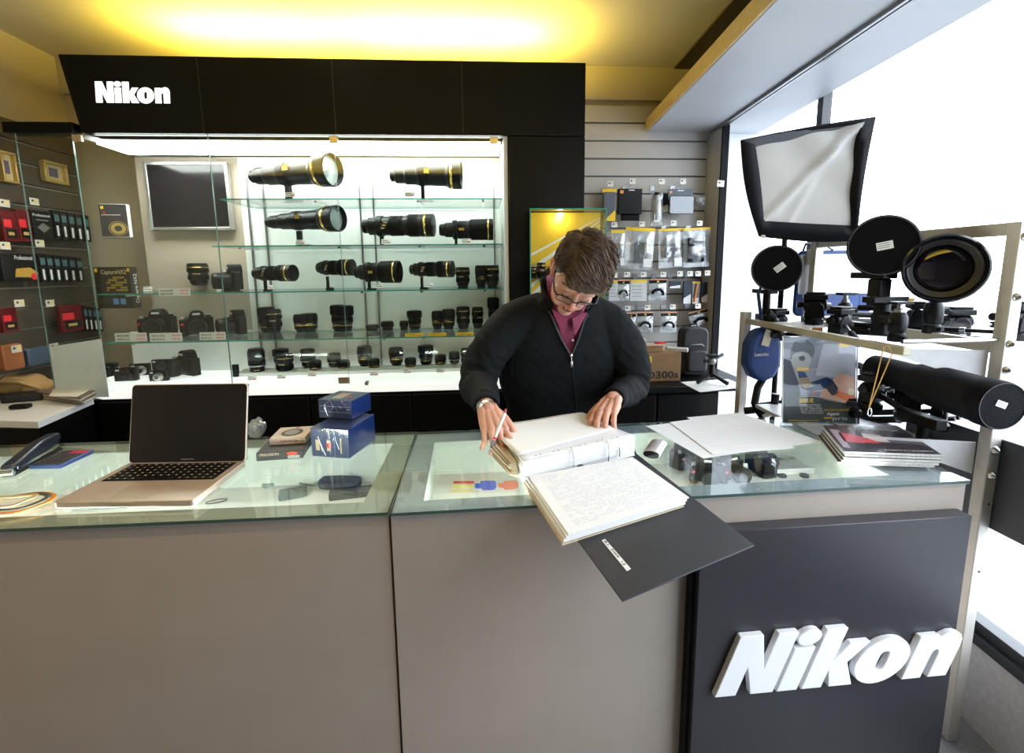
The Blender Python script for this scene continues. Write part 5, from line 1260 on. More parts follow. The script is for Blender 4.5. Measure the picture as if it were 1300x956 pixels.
# local x right, y up the poster, z toward the viewer
MB().b2(0, W, 0, Hh, -.003, -.0015).build('poster_card', mat('grey_blue_poster', (.3, .31, .4), .4, var=.15, scale=6), t)
MB().b2(-.003, W + .003, 0, Hh + .003, .002, .004).b2(-.003, W + .003, 0, Hh + .003, -.006, -.004).b2(0, W, .0, .004, .004, .0).build('acrylic_sheet', acryl, t, smooth=0)
MB().b2(-.003, W + .003, -.0, .003, -.08, .03).build('acrylic_foot', acryl, t)
e = MB().b2(-.004, -.002, 0, Hh + .003, -.002, .0041).b2(W + .002, W + .004, 0, Hh + .003, -.002, .0041).b2(-.004, W + .004, Hh + .002, Hh + .004, -.002, .0041); e.build('bright_edge', mat('pale_acrylic_edge', (.7, .75, .8), .2), t)
zc = [0]
def pf(name, m, pl_, lv=1): MB().prism([(x * W, y * Hh) for x, y in pl_], -.0015, -.0014 + .0002 * lv).build(name, m, t, smooth=0)
def rl(pt, pb): return pt
pf('dusk_print', mat('pale_dusk_print', (.5, .5, .58), .4), [(.45, .55), (1, .5), (1, .9), (.55, .92)], .5)
pf('glow_print', mat('peach_sky_print', (.85, .5, .38), .4), [(.5, .3), (1, .2), (1, .52), (.8, .58), (.55, .4)], 1)
pf('red_sky_print', mat('orange_sky_print', (.85, .22, .08), .4), [(.35, .3), (.55, .42), (.75, .3), (1, .2), (1, .3), (.8, .36), (.62, .44), (.5, .42)], 1.4)
pf('sun_print', mat('sun_print', (1, .85, .6), .4), ellp(.94, .36, .05, .04, 18), 2)
pf('person_shoulder_print', mat('slate_print', (.06, .065, .09), .4), [(.0, .3), (.0, .75), (.1, .72), (.22, .45), (.25, .3)], 1)
pf('hill_print', mat('dark_green_grey_print', (.035, .045, .045), .4), [(0, 0), (1, 0), (1, .2), (.6, .26), (.45, .3), (.0, .34)], 1.8)
pf('cap_print', mat('grey_cap_print', (.11, .13, .16), .4), [(.1, .84), (.15, .95), (.32, .97), (.42, .9), (.44, .84), (.4, .76), (.1, .74)], 1.2)
pf('ball_print', mat('pale_ball_print', (.42, .43, .46), .4), ellp(.25, .73, .14, .1, 24), 1.6)
pf('ball_patch', mat('dark_patch_print', (.08, .08, .1), .4), ellp(.26, .75, .05, .035, 5), 2)
pf('camera_print', mat('navy_camera_print', (.015, .04, .12), .4), [(.2, .6), (.3, .59), (.38, .47), (.6, .53), (.68, .5), (.76, .4), (.74, .33), (.68, .32), (.6, .4), (.4, .36), (.25, .4)], 2.2)
pf('lens_print', mat('dark_patch_print'), [(.58, .41), (.7, .46), (.76, .34), (.68, .31)], 2.6)
pf('hand_print', mat('tan_hand_print', (.3, .22, .15), .4), [(.22, .52), (.34, .53), (.42, .42), (.3, .4), (.22, .44)], 2.8)
pf('yellow_logo', yellow, rc4(.77, .88, .91, .96), 2)
pf('gold_strip', mat('amber_poster'), rc4(.18, .605, .36, .645), 3)
Pm_ = T(0, 0, -.0005)
text('gold_strip_text', 'D3000', Hh * .035, tagm, t, Pm_ @ T(W * .2, Hh * .615, 0), fit=W * .14)
text('headline', 'VOTRE NOUVEAU REFLEX', Hh * .03, mat('pale_marking'), t, Pm_ @ T(W * .38, Hh * .612, 0), fit=W * .38)
text('small_print', 'du 15 janvier au 28 fevrier 2009', Hh * .022, whitem, t, Pm_ @ T(W * .22, Hh * .298, .0002), fit=W * .32)
text('price', '200.€', Hh * .065, yellow, t, Pm_ @ T(W * .22, Hh * .235, .0002), fit=W * .2, off=.0005)
for i, s_ in enumerate(('remises immédiates', 'sur le boitier reflex', 'et les objectifs', 'pour tout achat', "d'un kit complet")): text('small_print', s_, Hh * .024, whitem, t, Pm_ @ T(W * (.22 + .01 * i), Hh * (.2 - .024 * i), .0002), fit=W * .3)
text('agent_line', 'EN EXCLUSIVITÉ', Hh * .03, yellow, t, Pm_ @ T(W * .57, Hh * .135, .0002), fit=W * .34)
text('agent_title', 'Agent', Hh * .05, whitem, t, Pm_ @ T(W * .61, Hh * .085, .0002), fit=W * .17, off=.0004)
text('pro_title', 'pro', Hh * .06, whitem, t, Pm_ @ T(W * .68, Hh * .03, .0002), fit=W * .2)
pf('yellow_bar', yellow, rc4(.57, .045, .68, .06), 3); pf('thin_gold_line', yellow, rc4(.08, .02, .5, .026), 3)
# ================= TRIPOD AND LENS RACK BY THE WINDOW =================
rk = thing('display_rack', 'pale metal upright display rack for tripods between counter and shop window', 'display rack')
RX0, RX1, RYF, RYB = 1.19, 1.50, 1.27, 2.08
b = MB()
b.b2(RX1 - .018, RX1 + .018, RYF - .018, RYF + .018, .0, 1.645).build('front_post', alu, rk, .003)
MB().b2(RX1 - .018, RX1 + .018, RYB - .018, RYB + .018, .0, 1.645).build('rear_post', alu, rk, .003)
MB().b2(RX0 - .018, RX0 + .018, RYB - .018, RYB + .018, .0, 1.33).build('rear_post', alu, rk, .003)
for z in (1.627, 1.29): MB().b2(RX1 - .012, RX1 + .012, RYF + .019, RYB - .019, z - .018, z + .018).build('long_rail', alu, rk, .002)
MB().b2(RX0 - .012, RX0 + .012, RYF - .02, RYB - .019, 1.278, 1.302).build('inner_rail', mat('olive_beige_rail', (.4, .36, .27), .4, .3), rk, .002)
MB().b2(RX0 + .013, RX1 - .013, 1.9, 1.93, 1.275, 1.3).build('cross_rail', alu, rk, .002)
MB().cyl((RX0, RYF, 1.315), (RX1, RYF, 1.315), .006, n=12).build('cross_rod', chrome, rk)
MB().b2(RX0 - .02, RX1 + .02, RYF + .1, RYB - .15, .93, .945).build('lower_shelf', mat('pale_shelf_metal', (.6, .6, .62), .4), rk, .002)
for z in (1.28, 1.0): MB().prism([(0, 0), (.30, 0), (0, -.10)], -.001, .001, M=fr((RX1 - .02, RYF + .02, z), (-.96, .28, 0), (.28, .96, 0))).build('gusset_plate', mat('white_metal_plate', (.7, .7, .72), .4), rk)
MB().b2(RX1 + .02, RX1 + .03, .95, RYF + .3, .74, 1.02).build('side_board', mat('dark_grey_board', (.06, .065, .08), .4), rk, .002)
for px, py in ((1290, 300), (1283, 377), (1259, 437), (1256, 470), (1243, 572), (1239, 604)):
    z = atY(px, py, RYF - .018).z; k = MB(); k.lathe([(.013, 0), (.012, .004), (.006, .012), (.002, .014)], 14, M=T(RX1, RYF - .019, z) @ R('X', 90)); k.build('screw_cap', chrome, rk)
for z in (1.14, .82, .6): MB().cyl((RX1 + .004, RYF - .0195, z), (RX1 + .004, RYF - .0185, z), .003, n=10).build('screw_hole', blackm, rk)
dkb = mat('graphite_plastic', (.004, .0042, .0055), .38, spec=.2)
def ball_head(px, py_base, y, s, label, plate=True, fat=1., knob=-1, rz=0, z=None, red_dot=False):
    p = atY(px, py_base, y); t = thing('ball_head', label, 'tripod head', (p.x, y, p.z if z is None else z), rz, 'tripod heads on the rack'); t.scale = (s, s, s)
    MB().lathe([(.026 * fat, -.0), (.028 * fat, .004), (.028 * fat, .03), (.024 * fat, .034)], 28).build('panning_base', dkb, t)
    MB().lathe([(.024 * fat, .036), (.029 * fat, .045), (.031 * fat, .07), (.030 * fat, .10), (.024 * fat, .118), (.018 * fat, .122)], 28).build('housing', blackp, t)
    MB().ell((0, 0, .124), (.017 * fat, .017 * fat, .017), 20).build('ball', steel, t)
    MB().cyl((0, 0, .135), (0, 0, .155), .009, n=16).build('stem', steel, t)
    if plate:
        k = MB().rbox(.07, .045, .155, .166, .006).build('top_plate', dkb, t, .002)
        MB().box(.042, 0, .1605, .018, .03, .008).build('plate_lever', blackp, k, .002)
    MB().cyl((knob * .028 * fat, -.0, .085), (knob * (.045 * fat + .008), -.004, .087), .008, .013, 14).build('locking_knob', blackp, t, .002)
    MB().cyl((0, -.026 * fat, .018), (0, -.026 * fat - .018, .018), .006, .008, 12).build('pan_knob', blackp, t, .001)
    if red_dot: MB().cyl((0, -.0305 * fat, .08), (0, -.0325 * fat, .08), .005, n=14).build('red_dot', red, t)
    return t
def fluid_head(px, py_base, y, s, label, rz=0, hlen=.2, hdir=(-.7, -.6, -.15)):
    p = atY(px, py_base, y); t = thing('fluid_head', label, 'tripod head', (p.x, y, p.z), rz, 'pan and tilt heads on the rack'); t.scale = (s, s, s)
    MB().lathe([(.03, 0), (.032, .005), (.032, .02), (.022, .028)], 24).build('panning_base', dkb, t)
    MB().prism([(-.032, .026), (.032, .026), (.028, .07), (.012, .085), (-.012, .085), (-.028, .07)], -.022, .022, M=R('X', 90)).build('yoke', blackp, t, .004)
    MB().cyl((-.036, 0, .07), (.036, 0, .07), .02, n=24).build('tilt_drum', dkb, t, .003)
    MB().box(0, 0, .1, .075, .05, .018).box(0, 0, .113, .06, .042, .008).build('camera_plate', blackp, t, .003)
    MB().cyl((-.036, 0, .07), (-.055, 0, .07), .01, .014, 14).build('tilt_knob', blackp, t, .002)
    MB().cyl((.036, 0, .07), (.05, 0, .07), .012, .009, 14).build('drag_knob', steel, t, .001)
    d = Vector(hdir).normalized(); a = Vector((.02, 0, .06))
    h = MB().cyl(a, a + d * hlen * .55, .0045, n=10).build('pan_handle', steel, t)
    MB().cyl(a + d * hlen * .5, a + d * hlen, .010, .012, 14).build('rubber_grip', rubber, h, .003)
    return t
def big_lens(c, axis, r, L, label, capped, padded=False, name='telephoto_lens', sticker=None, hood=.0, lab_rot=25, tail=.5):
    """large lens: centre of the front c, axis toward the front, radius r"""
    q = fr(c, z=axis, x=Vector((0, 0, 1)).cross(Vector(axis)))
    t = thing(name, label, 'camera lens', M=q, group='large lenses on the rack')
    pr = [(r * .35, -L), (r * .38, -L * .97), (r * .42, -L * .8), (r * tail, -L * .62), (r * (tail + .12), -L * .58), (r * .68, -L * .38), (r * .78, -L * .3), (r * .96, -L * .22), (r, -L * .18)]
    if padded: pr = [(r * .35, -L), (r * .7, -L * .98), (r * .74, -L * .85), (r * .78, -L * .62), (r * .92, -L * .55), (r * .99, -L * .5), (r, -L * .3)]
    MB().lathe(pr + [(r, -.012), (r * .96, -.004)], 48, c1=capped).build('barrel', mat('black_neoprene', (.003, .003, .0042), .6, spec=.15) if capped else barrel_m, t)
    if capped:
        MB().lathe([(r * 1.03, -.05), (r * 1.04, -.046), (r * 1.04, -.006), (r * 1.0, 0), (r * .4, .001), (.0005, .001)], 48, c1=False).build('front_cap', mat('black_cap_cloth', (.003, .003, .0045), .65, bump=.2, bscale=200, spec=.1), t)
        MB().lathe([(r * .985, .0002), (r * 1.0, .0022), (r * .97, .0022), (r * .965, .0006)], 48, c0=False, c1=False).build('cap_seam', mat('grey_seam', (.06, .06, .07), .5), t)
        if sticker:
            k = MB().box(sticker[0] * r, sticker[1] * r, .0022, r * .42, r * .26, .0008, 0)
            k = MB().box(0, 0, 0, r * .46, r * .27, .0008).build('price_sticker', tagm, t, M=T(sticker[0] * r, sticker[1] * r, .0028) @ R('Z', lab_rot))
            b = MB()
            for i in range(3): b.box(-r * .03, r * (.08 - .07 * i), .0006, r * .32, r * .022, .0004)
            b.build('sticker_print', ink, k, smooth=0)
    else:
        MB().lathe([(r * .9, -.05), (r * 1.08, -.04), (r * 1.12, -.01), (r * 1.12, .006), (r * 1.06, .012), (r * 1.0, .004), (r * .96, -.015)], 56, c0=False, c1=False).build('hood_ring', mat('glossy_black_ring', (.01, .011, .016), .18, spec=.6), t)
        MB().lathe([(r * .97, -.0), (r * .95, -.02), (r * .9, -.022), (r * .9, -.03), (r * .84, -.032), (r * .84, -.04), (r * .78, -.042)], 56, c0=False, c1=False).build('inner_rings', mat('matte_inner_ring', (.05, .045, .04), .35), t)
        cv = [(r * .84 * math.sin(a), -.05 + r * .16 * math.cos(a * 1.2)) for a in [PI / 2 * k / 8 for k in range(8, 0, -1)]] + [(.0005, -.05 + r * .16)]
        MB().lathe(cv, 48, c0=False, c1=False).build('front_glass', lensg, t)
        MB().box(-r * .98, r * .62, -.02, r * .16, r * .25, .006, 0).build('side_screw', silver, t, .002)
    return t
CAMP = Vector((0, 0, CH))
def tocam(c, mix=(0, 0, 0)): return ((CAMP - c).normalized() + Vector(mix)).normalized()
c = atY(1199, 341, 1.38)
big_lens(c, tocam(c, (.10, 0, 0)), .092, .3, 'huge lens with its wide dark front glass facing the viewer beside the rack post', False)
ball_head(1179, 446, 1.50, .86, 'tall black ball head under the big open lens', fat=1.05, knob=1, z=1.303)
c2 = atY(1121, 312, 1.48)
big_lens(c2, tocam(c2, (0, 0, .06)), .0935, .30, 'largest round black lens cap with a white sticker, just right of the softbox', True, sticker=(.05, .0), lab_rot=12)
c3 = atY(986, 341, 1.95)
big_lens(c3, tocam(c3, (.05, 0, 0)), .093, .3, 'smaller round black lens cap with tilted white sticker left below the softbox', True, sticker=(.12, .05), lab_rot=40)
# long lens with cap lying at the right
a0, a1 = atY(1108, 466, 1.60), atY(1273, 516, 1.14)
big_lens(a1, (a1 - a0).normalized(), .064, (a1 - a0).length, 'long black padded telephoto lens lying in front of the rack post, sticker on its cap', True, sticker=(-.1, .1), lab_rot=-20, padded=True)
ft = thing('lens_support', 'black bracket with a flat curved plate carrying the long padded lens', 'bracket', (a0.x, a0.y, a0.z - .02))
MB().prism(rrect(.035, .13, .017, 6), -.012, .012, M=T(-.03, -.02, .0) @ R('Z', -25) @ R('Y', 90)).build('end_plate', blackp, ft, .003)
mp = (a0 + a1) / 2
MB().b2(mp.x - a0.x - .02, mp.x - a0.x + .02, mp.y - a0.y - .06, mp.y - a0.y + .08, -.10 - .02, -.085 - .0).build('saddle', blackp, ft, .004)
MB().cyl((mp.x - a0.x, mp.y - a0.y, -.12), (mp.x - a0.x, mp.y - a0.y, .945 - a0.z + .0205), .016, n=16).build('column', blackp, ft)
MB().cyl((-.03, -.02, -.05), (mp.x - a0.x, mp.y - a0.y, -.11), .01, n=12).build('arm', blackp, ft)
# heads
hs = thing('lens_stand', 'black column and clamp holding the largest capped lens on the rack rail', 'stand', (atY(1118, 380, 1.5).x, 1.49, 1.303))
zz = c2.z - 1.303
MB().box(0, .05, zz - .095, .05, .14, .02).build('foot_plate', blackp, hs, .003)
MB().box(0, .02, (zz - .105) * .75, .045, .05, (zz - .105) * .5).build('column', blackp, hs, .006)
MB().cyl((0, 0, 0), (0, 0, (zz - .1) * .55), .028, .022, 20).build('base', dkb, hs, .003)
MB().box(-.01, -.02, (zz - .1) * .62, .12, .05, .02).build('quick_plate', blackp, hs, .003)
MB().cyl((0, -.05, (zz - .1) * .3), (0, .02, (zz - .1) * .3), .022, n=24).build('dial', dkb, hs, .002)
MB().cyl((0, -.0525, (zz - .1) * .3), (0, -.05, (zz - .1) * .3), .005, n=14).build('red_dot', red, hs)
MB().box(.055, -.045, (zz - .1) * .62, .02, .002, .008).build('yellow_mark', yellow, hs)
h3 = thing('lens_stand', 'thin column holding the smaller capped lens under the softbox', 'stand', (atY(984, 380, 1.98).x, 2.04, 1.303))
z3 = c3.z - 1.303
MB().cyl((0, 0, 0), (0, 0, z3 - .10), .016, n=16).build('column', blackp, h3)
MB().box(.0, .02, z3 - .1, .05, .12, .018).build('foot_plate', blackp, h3, .003)
MB().rbox(.07, .07, -.03, .02, .015).build('clamp', blackp, h3, .005)
fluid_head(985, 428, 1.95, 1.05, 'black pan head below the smaller capped lens', 15, .2, (-.75, -.4, .25))
fluid_head(1032, 412, 1.9, 1.15, 'black video head in front of the blue reflector bag', -30, .22, (.8, -.3, .05))
fluid_head(1064, 432, 1.72, 1.1, 'black head with a thick handle left of the red dotted stand', 20, .2, (-.6, -.6, -.2))
fluid_head(1211, 436, 1.62, 1.15, 'square black head right of the tall ball head', -10, .2, (.9, .2, -.02))
ball_head(1135, 452, 1.35, .72, 'small clamp head hanging strings at the front of the rack rail', fat=1.1, z=1.303, plate=True)
fluid_head(1104, 520, 1.55, 1.15, 'black head with looping arms low behind the magazines', 25, .2, (.6, -.5, .1))
fluid_head(1150, 532, 1.5, 1.1, 'black head with glinting joints beneath the long padded lens', -35, .22, (.8, -.2, .1))
fluid_head(1190, 545, 1.42, .95, 'low black head near the corner of the magazines', 40, .18, (.9, -.3, .05))
fluid_head(1294, 432, 1.45, 1.1, 'black head cut by the right edge of the picture beyond the rack post', 0, .12, (-.9, 0, .1))
# folded tripods lying along the rail
def folded(p, q, r, label):
    p, q = Vector(p), Vector(q); M = fz(p, q - p, (0, 0, 1)); L = (q - p).length
    t = thing('folded_tripod', label, 'tripod', M=M, group='folded tripods lying in the rack')
    for k in range(3):
        a = 2 * PI * k / 3; x, y = r * math.cos(a), r * math.sin(a)
        g = MB().cyl((x, y, 0), (x, y, L * .45), r * .62, n=12).cyl((x, y, L * .45), (x, y, L * .8), r * .5, n=12).cyl((x, y, L * .8), (x, y, L), r * .38, n=12).build('leg', blackp, t)
        MB().cyl((x, y, L * .44), (x, y, L * .49), r * .75, n=12).cyl((x, y, L * .78), (x, y, L * .82), r * .62, n=12).build('leg_clamp', steel, g, .001)
    MB().cyl((0, 0, -.05), (0, 0, .04), r * .9, n=18).build('crown', blackp, t, .004)
folded(atY(1085, 418, 1.75), atY(1262, 428, 1.42), .017, 'folded black tripod lying behind the tall ball head')
folded(atY(1075, 405, 1.9), atY(1180, 408, 1.85), .02, 'folded black tripod lying furthest back under the large capped lens')
folded(atY(1092, 530, 1.72), atY(1215, 528, 1.45), .018, 'folded black tripod resting low behind the magazines')
folded(atY(960, 520, 2.0), atY(1085, 505, 1.85), .018, 'folded black tripod lying low behind the poster stand')
t = thing('hose_arm', 'curved black flexible arm with pale joints beside the blue pouch', 'flexible arm', (0, 0, 0))
P = [atY(*q_) for q_ in ((975, 470, 2.0), (962, 492, 2.0), (958, 512, 1.98), (966, 528, 1.95), (982, 520, 1.93), (985, 500, 1.93))]
MB().tube([P[0]] + [P[i].lerp(P[i + 1], f) for i in range(5) for f in (.0, .33, .66)] + [P[-1]], .016, 12).build('arm', blackp, t)
MB().tube([P[3] + Vector((0, -.02, 0)), P[4] + Vector((0, -.02, 0))], .012, 10).build('pale_joint', white, t)
# yellow strings
t = thing('cord_loops', 'thin tan cords with a metal clip hanging from the small clamp head', 'cord', (0, 0, 0))
s0, s1, s2 = atY(1122, 440, 1.28), atY(1133, 448, 1.27), atY(1103, 518, 1.28)
cm = mat('tan_cord', (.5, .27, .06), .5)
MB().tube([s0, s0.lerp(s2, .5) + Vector((.0, 0, -.004)), s2], .0016, 6).tube([s1, s1.lerp(s2, .5), s2], .0016, 6).tube([s0, s0.lerp(s1, .5) + Vector((0, 0, .012)), s1], .0016, 6).build('cord', cm, t)
e_ = s2 + Vector((.004, 0, -.004)); MB().tube([e_ + Vector((.006 * math.cos(a), 0, .012 * math.sin(a) - .008)) for a in [PI * k / 6 for k in range(12)]], .0012, 6, closed=True).build('clip', chrome, t)
# orange tag
p = atY(1037, 424, 1.78)
t = thing('swing_tag', 'small orange printed tag hanging among the tripod heads', 'tag', (p.x, 1.78, p.z))
MB().box(0, 0, 0, .045, .0015, .05).build('card', mat('salmon_orange', (.8, .3, .12), .5), t); MB().box(0, -.0012, .004, .03, .0006, .02).build('print', mat('pale_print', (.7, .65, .55), .5), t)
MB().tube([(-.01, 0, .024), (-.015, .01, .05)], .0008, 5).build('string', blackm, t)
# ================= SOFTBOX =================
SYY = 1.93
o4 = [atY(940, 178, SYY), atY(1112, 148, SYY - .1), atY(1088, 306, SYY - .1), atY(963, 300, SYY)]
i4 = [atY(957, 178, SYY + .012), atY(1094, 156, SYY - .085), atY(1084, 287, SYY - .085), atY(969, 281, SYY + .012)]
sb_ = thing('softbox', 'square black-edged softbox with a creased white diffuser in front of the window', 'softbox', (0, 0, 0))
blk = mat('black_nylon2', (.003, .003, .005), .5, bump=.2, bscale=200, spec=.15)
bn = Vector((.12, -1, 0)).normalized()
def bow(a, b_, k, n=8, out=None):
    m = (a + b_) / 2; cc_ = sum(o4, Vector()) / 4; d = (m - cc_).normalized()
    return [a.lerp(b_, i / n) + d * k * math.sin(PI * i / n) for i in range(n + 1)]
ks = [.006, -.008, .012, .016]
ring_o = []; ring_i = []
for s_ in range(4):
    ring_o += bow(o4[s_], o4[(s_ + 1) % 4], ks[s_])[:-1]; ring_i += bow(i4[s_], i4[(s_ + 1) % 4], [.004, -.008, .002, -.004][s_])[:-1]
n = len(ring_o)
b = MB(); vs = [p for p in ring_o] + [p - bn * 0 for p in ring_i] + [p - bn * .035 for p in ring_i]
b.add([tuple(p) for p in vs], [(i, (i + 1) % n, n + (i + 1) % n, n + i) for i in range(n)] + [(n + i, n + (i + 1) % n, 2 * n + (i + 1) % n, 2 * n + i) for i in range(n)])
o = b.build('front_lip', blk, sb_, smooth=60); md = o.modifiers.new('solid', 'SOLIDIFY'); md.thickness = .003; md.offset = -1
# diffuser
g = 30; vs = []; fs = []
for j in range(g + 1):
    for i in range(g + 1):
        u, v = i / g, j / g; p = (i4[0] * (1 - u) + i4[1] * u) * (1 - v) + (i4[3] * (1 - u) + i4[2] * u) * v
        cr = .022 * math.exp(-((u + v - 1) / .05) ** 2) + .008 * math.exp(-((u + v * .6 - .9) / .04) ** 2) + .006 * noise.noise(Vector((u * 3, v * 3, 1))) - .012 * math.sin(PI * u) * math.sin(PI * v) + .004 * math.sin(14 * u * (1 - v))
        vs.append(tuple(p + bn * (cr) - bn * .012))
for j in range(g):
    for i in range(g): k = j * (g + 1) + i; fs.append((k, k + g + 1, k + g + 2, k + 1))
df = bpy.data.materials.new('diffuser_cloth'); df.use_nodes = True; nt = df.node_tree; nt.nodes.clear()
oo = nt.nodes.new('ShaderNodeOutputMaterial'); d1 = nt.nodes.new('ShaderNodeBsdfDiffuse'); d2 = nt.nodes.new('ShaderNodeBsdfTranslucent'); mx = nt.nodes.new('ShaderNodeMixShader'); nz = nt.nodes.new('ShaderNodeTexNoise'); nz.inputs['Scale'].default_value = 3
cr_ = nt.nodes.new('ShaderNodeValToRGB'); cr_.color_ramp.elements[0].color = (.84, .82, .79, 1); cr_.color_ramp.elements[1].color = (.92, .91, .88, 1); nt.links.new(nz.outputs['Fac'], cr_.inputs['Fac'])
nt.links.new(cr_.outputs['Color'], d1.inputs['Color']); nt.links.new(cr_.outputs['Color'], d2.inputs['Color']); mx.inputs[0].default_value = .4
nt.links.new(d1.outputs[0], mx.inputs[1]); nt.links.new(d2.outputs[0], mx.inputs[2]); nt.links.new(mx.outputs[0], oo.inputs[0])
MB().add(vs, fs).build('diffuser', df, sb_, smooth=80)
# tapered back
cb = sum(o4, Vector()) / 4 - bn * .26 + Vector((.17, 0, -.05)); rb = [cb + (p - sum(o4, Vector()) / 4) * .22 for p in ring_o]
b = MB(); b.add([tuple(p) for p in ring_o] + [tuple(p) for p in rb], [(n + i, n + (i + 1) % n, (i + 1) % n, i) for i in range(n)])
sides = mat('translucent_grey_nylon', (.05, .055, .07), .5)
o = b.build('tapered_sides', sides, sb_, smooth=60); md = o.modifiers.new('solid', 'SOLIDIFY'); md.thickness = .002; md.offset = 1
MB().cyl(cb - Vector((0, .03, 0)), cb + Vector((0, .05, 0)), .045, n=20).build('speed_ring', blackp, sb_, .003)
MB().b2(cb.x - .03, cb.x + .03, cb.y + .05, cb.y + .09, cb.z - .08, cb.z + .06).build('lamp_bracket', blackp, sb_, .004)
for (a, b2_) in ((o4[3], o4[2]),): MB().cyl(a.lerp(b2_, .02) - bn * -.004, a.lerp(b2_, .06) + bn * .004, .006, n=10).build('tan_toggle', mat('tan_toggle', (.6, .5, .38), .6), sb_)
st = thing('light_stand', 'slim black stand behind the rack that carries the softbox', 'light stand', (cb.x, cb.y + .07, 0))
MB().cyl((0, 0, .05), (0, 0, cb.z - .081), .012, n=14).build('pole', blackp, st)
for an in (90, 210, 330): MB().tube([(0, 0, .3), (.07 * math.cos(math.radians(an)), .07 * math.sin(math.radians(an)), .02)], .008, 8).build('leg', blackp, st)
# ---- blue reflector bag and blue pouch
blc = mat('royal_blue_nylon', (.004, .03, .15), .5, var=.2, scale=12, bump=.3, bscale=60)
Y_ = 2.12; c_ = [atY(1012, 318, Y_), atY(1105, 312, Y_), atY(1105, 400, Y_), atY(1008, 402, Y_)]
t = thing('reflector_bag', 'blue flat reflector bag with a silvery grey window behind the tripod heads', 'bag', (c_[3].x, Y_, c_[3].z)); w = c_[2].x - c_[3].x; h = c_[0].z - c_[3].z
MB().rbox(w, h, -.02, .0, .03, M=T(w / 2, 0, h / 2) @ R('X', 90)).build('bag_body', blc, t, .006)
MB().rbox(w * .97, h * .6, .0, .004, .01, M=T(w / 2, -.001, h * .64) @ R('X', 90)).build('silver_window', mat('pearl_panel', (.5, .48, .5), .3, .4, var=.2, scale=5), t, .001)
MB().tube([(.02, 0, h), (.03, 0, h + .03), (.1, 0, h + .035), (.16, 0, h)], .008, 8, flat=.4).build('handle', blc, t)
MB().box(.05, -.012, h * .9, .04, .002, .07, 0).build('swing_tag', mat('tan_tag', (.5, .45, .33), .5), t)
p = atY(966, 450, 1.98)
t = thing('blue_pouch', 'round-bottomed blue camera pouch hanging by a strap left of the poster', 'pouch', (p.x, 1.98, p.z))
b = MB(); prf = [(-.02, .115), (.02, .12), (.055, .09), (.075, .05), (.078, -.05), (.05, -.10), (.0, -.118), (-.05, -.095), (-.078, -.04), (-.075, .05), (-.05, .1)]
o = b.prism(prf, -.035, .035, M=R('X', 90)).build('body', blc, t, .02, seg=4)
MB().box(-.02, -.0385, .075, .035, .002, .07, 0, R('Y', 15)).build('swing_tag', mat('tan_tag'), t)
text('emblem', 'Lastolite', .022, mat('pale_print'), t, fr((-.05, -.0365, .0), (1, 0, 0), (0, -1, 0)), fit=.06)
MB().tube([(0, 0, .11), (.0, .02, .17), (-.006, .04, .26), (.02, .06, .30)], .013, 8, flat=.3).build('strap', blc, t)

fluid_head(1160, 424, 1.6, 1.0, 'black head with a handle left of the tall ball head on the rail', 60, .2, (.8, .3, .1))
ball_head(1070, 418, 1.86, .9, 'black ball head in front of the blue reflector bag', knob=1)
folded(atY(990, 428, 2.02), atY(1080, 432, 1.75), .014, 'thin folded tripod lying in front of the blue reflector bag')
fluid_head(1075, 545, 1.68, 1.1, 'black head just behind the poster stand and magazines', 80, .2, (.2, .8, .1))
fluid_head(1130, 505, 1.7, 1.2, 'black head with a round dial under the neck of the padded lens', 10, .2, (-.8, .2, .3))
# ================= PERSON =================
def ev_mesh(o):
    dg = bpy.context.evaluated_depsgraph_get(); dg.update(); return bpy.data.meshes.new_from_object(o.evaluated_get(dg))
def remesh(mb, vox, sm=4, fac=.5):
    me = mb.mesh('tmp'); bm = bmesh.new(); bm.from_mesh(me); bmesh.ops.recalc_face_normals(bm, faces=bm.faces); bm.to_mesh(me); bm.free()
    o = bpy.data.objects.new('tmp', me); C.objects.link(o)
    r = o.modifiers.new('r', 'REMESH'); r.mode = 'VOXEL'; r.voxel_size = vox; r.use_smooth_shade = True
    s_ = o.modifiers.new('s', 'SMOOTH'); s_.factor = fac; s_.iterations = sm
    m2 = ev_mesh(o); bpy.data.objects.remove(o); return m2
def loft(mb, secs, n=40, p=2.3, cap=True):
    """secs: (centre, half width, half depth[, tilt deg about X])"""
    vs = []; fs = []
    for s_ in secs:
        c, a, b_ = Vector(s_[0]), s_[1], s_[2]; tl = math.radians(s_[3]) if len(s_) > 3 else 0
        for i in range(n):
            q = 2 * PI * i / n; cx, sy = math.cos(q), math.sin(q)
            x = a * math.copysign(abs(cx) ** (2 / p), cx); y = b_ * math.copysign(abs(sy) ** (2 / p), sy)
            vs.append((c.x + x, c.y + y * math.cos(tl), c.z + y * math.sin(tl)))
    m = len(secs)
    for j in range(m - 1):
        for i in range(n): k = (i + 1) % n; fs.append((j * n + i, j * n + k, (j + 1) * n + k, (j + 1) * n + i))
    if cap: fs += [tuple(reversed(range(n))), tuple(range((m - 1) * n, m * n))]
    return mb.add(vs, fs)
def spl(pts, k=6):
    """smooth path through points (Catmull-Rom)"""
    P = [Vector(p) for p in pts]; P = [2 * P[0] - P[1]] + P + [2 * P[-1] - P[-2]]; out = []
    for i in range(1, len(P) - 2):
        for j in range(k):
            t = j / k; a, b_, c, d = P[i - 1], P[i], P[i + 1], P[i + 2]
            out.append(.5 * ((2 * b_) + (c - a) * t + (2 * a - 5 * b_ + 4 * c - d) * t * t + (3 * b_ - a - 3 * c + d) * t ** 3))
    return out + [P[-2]]
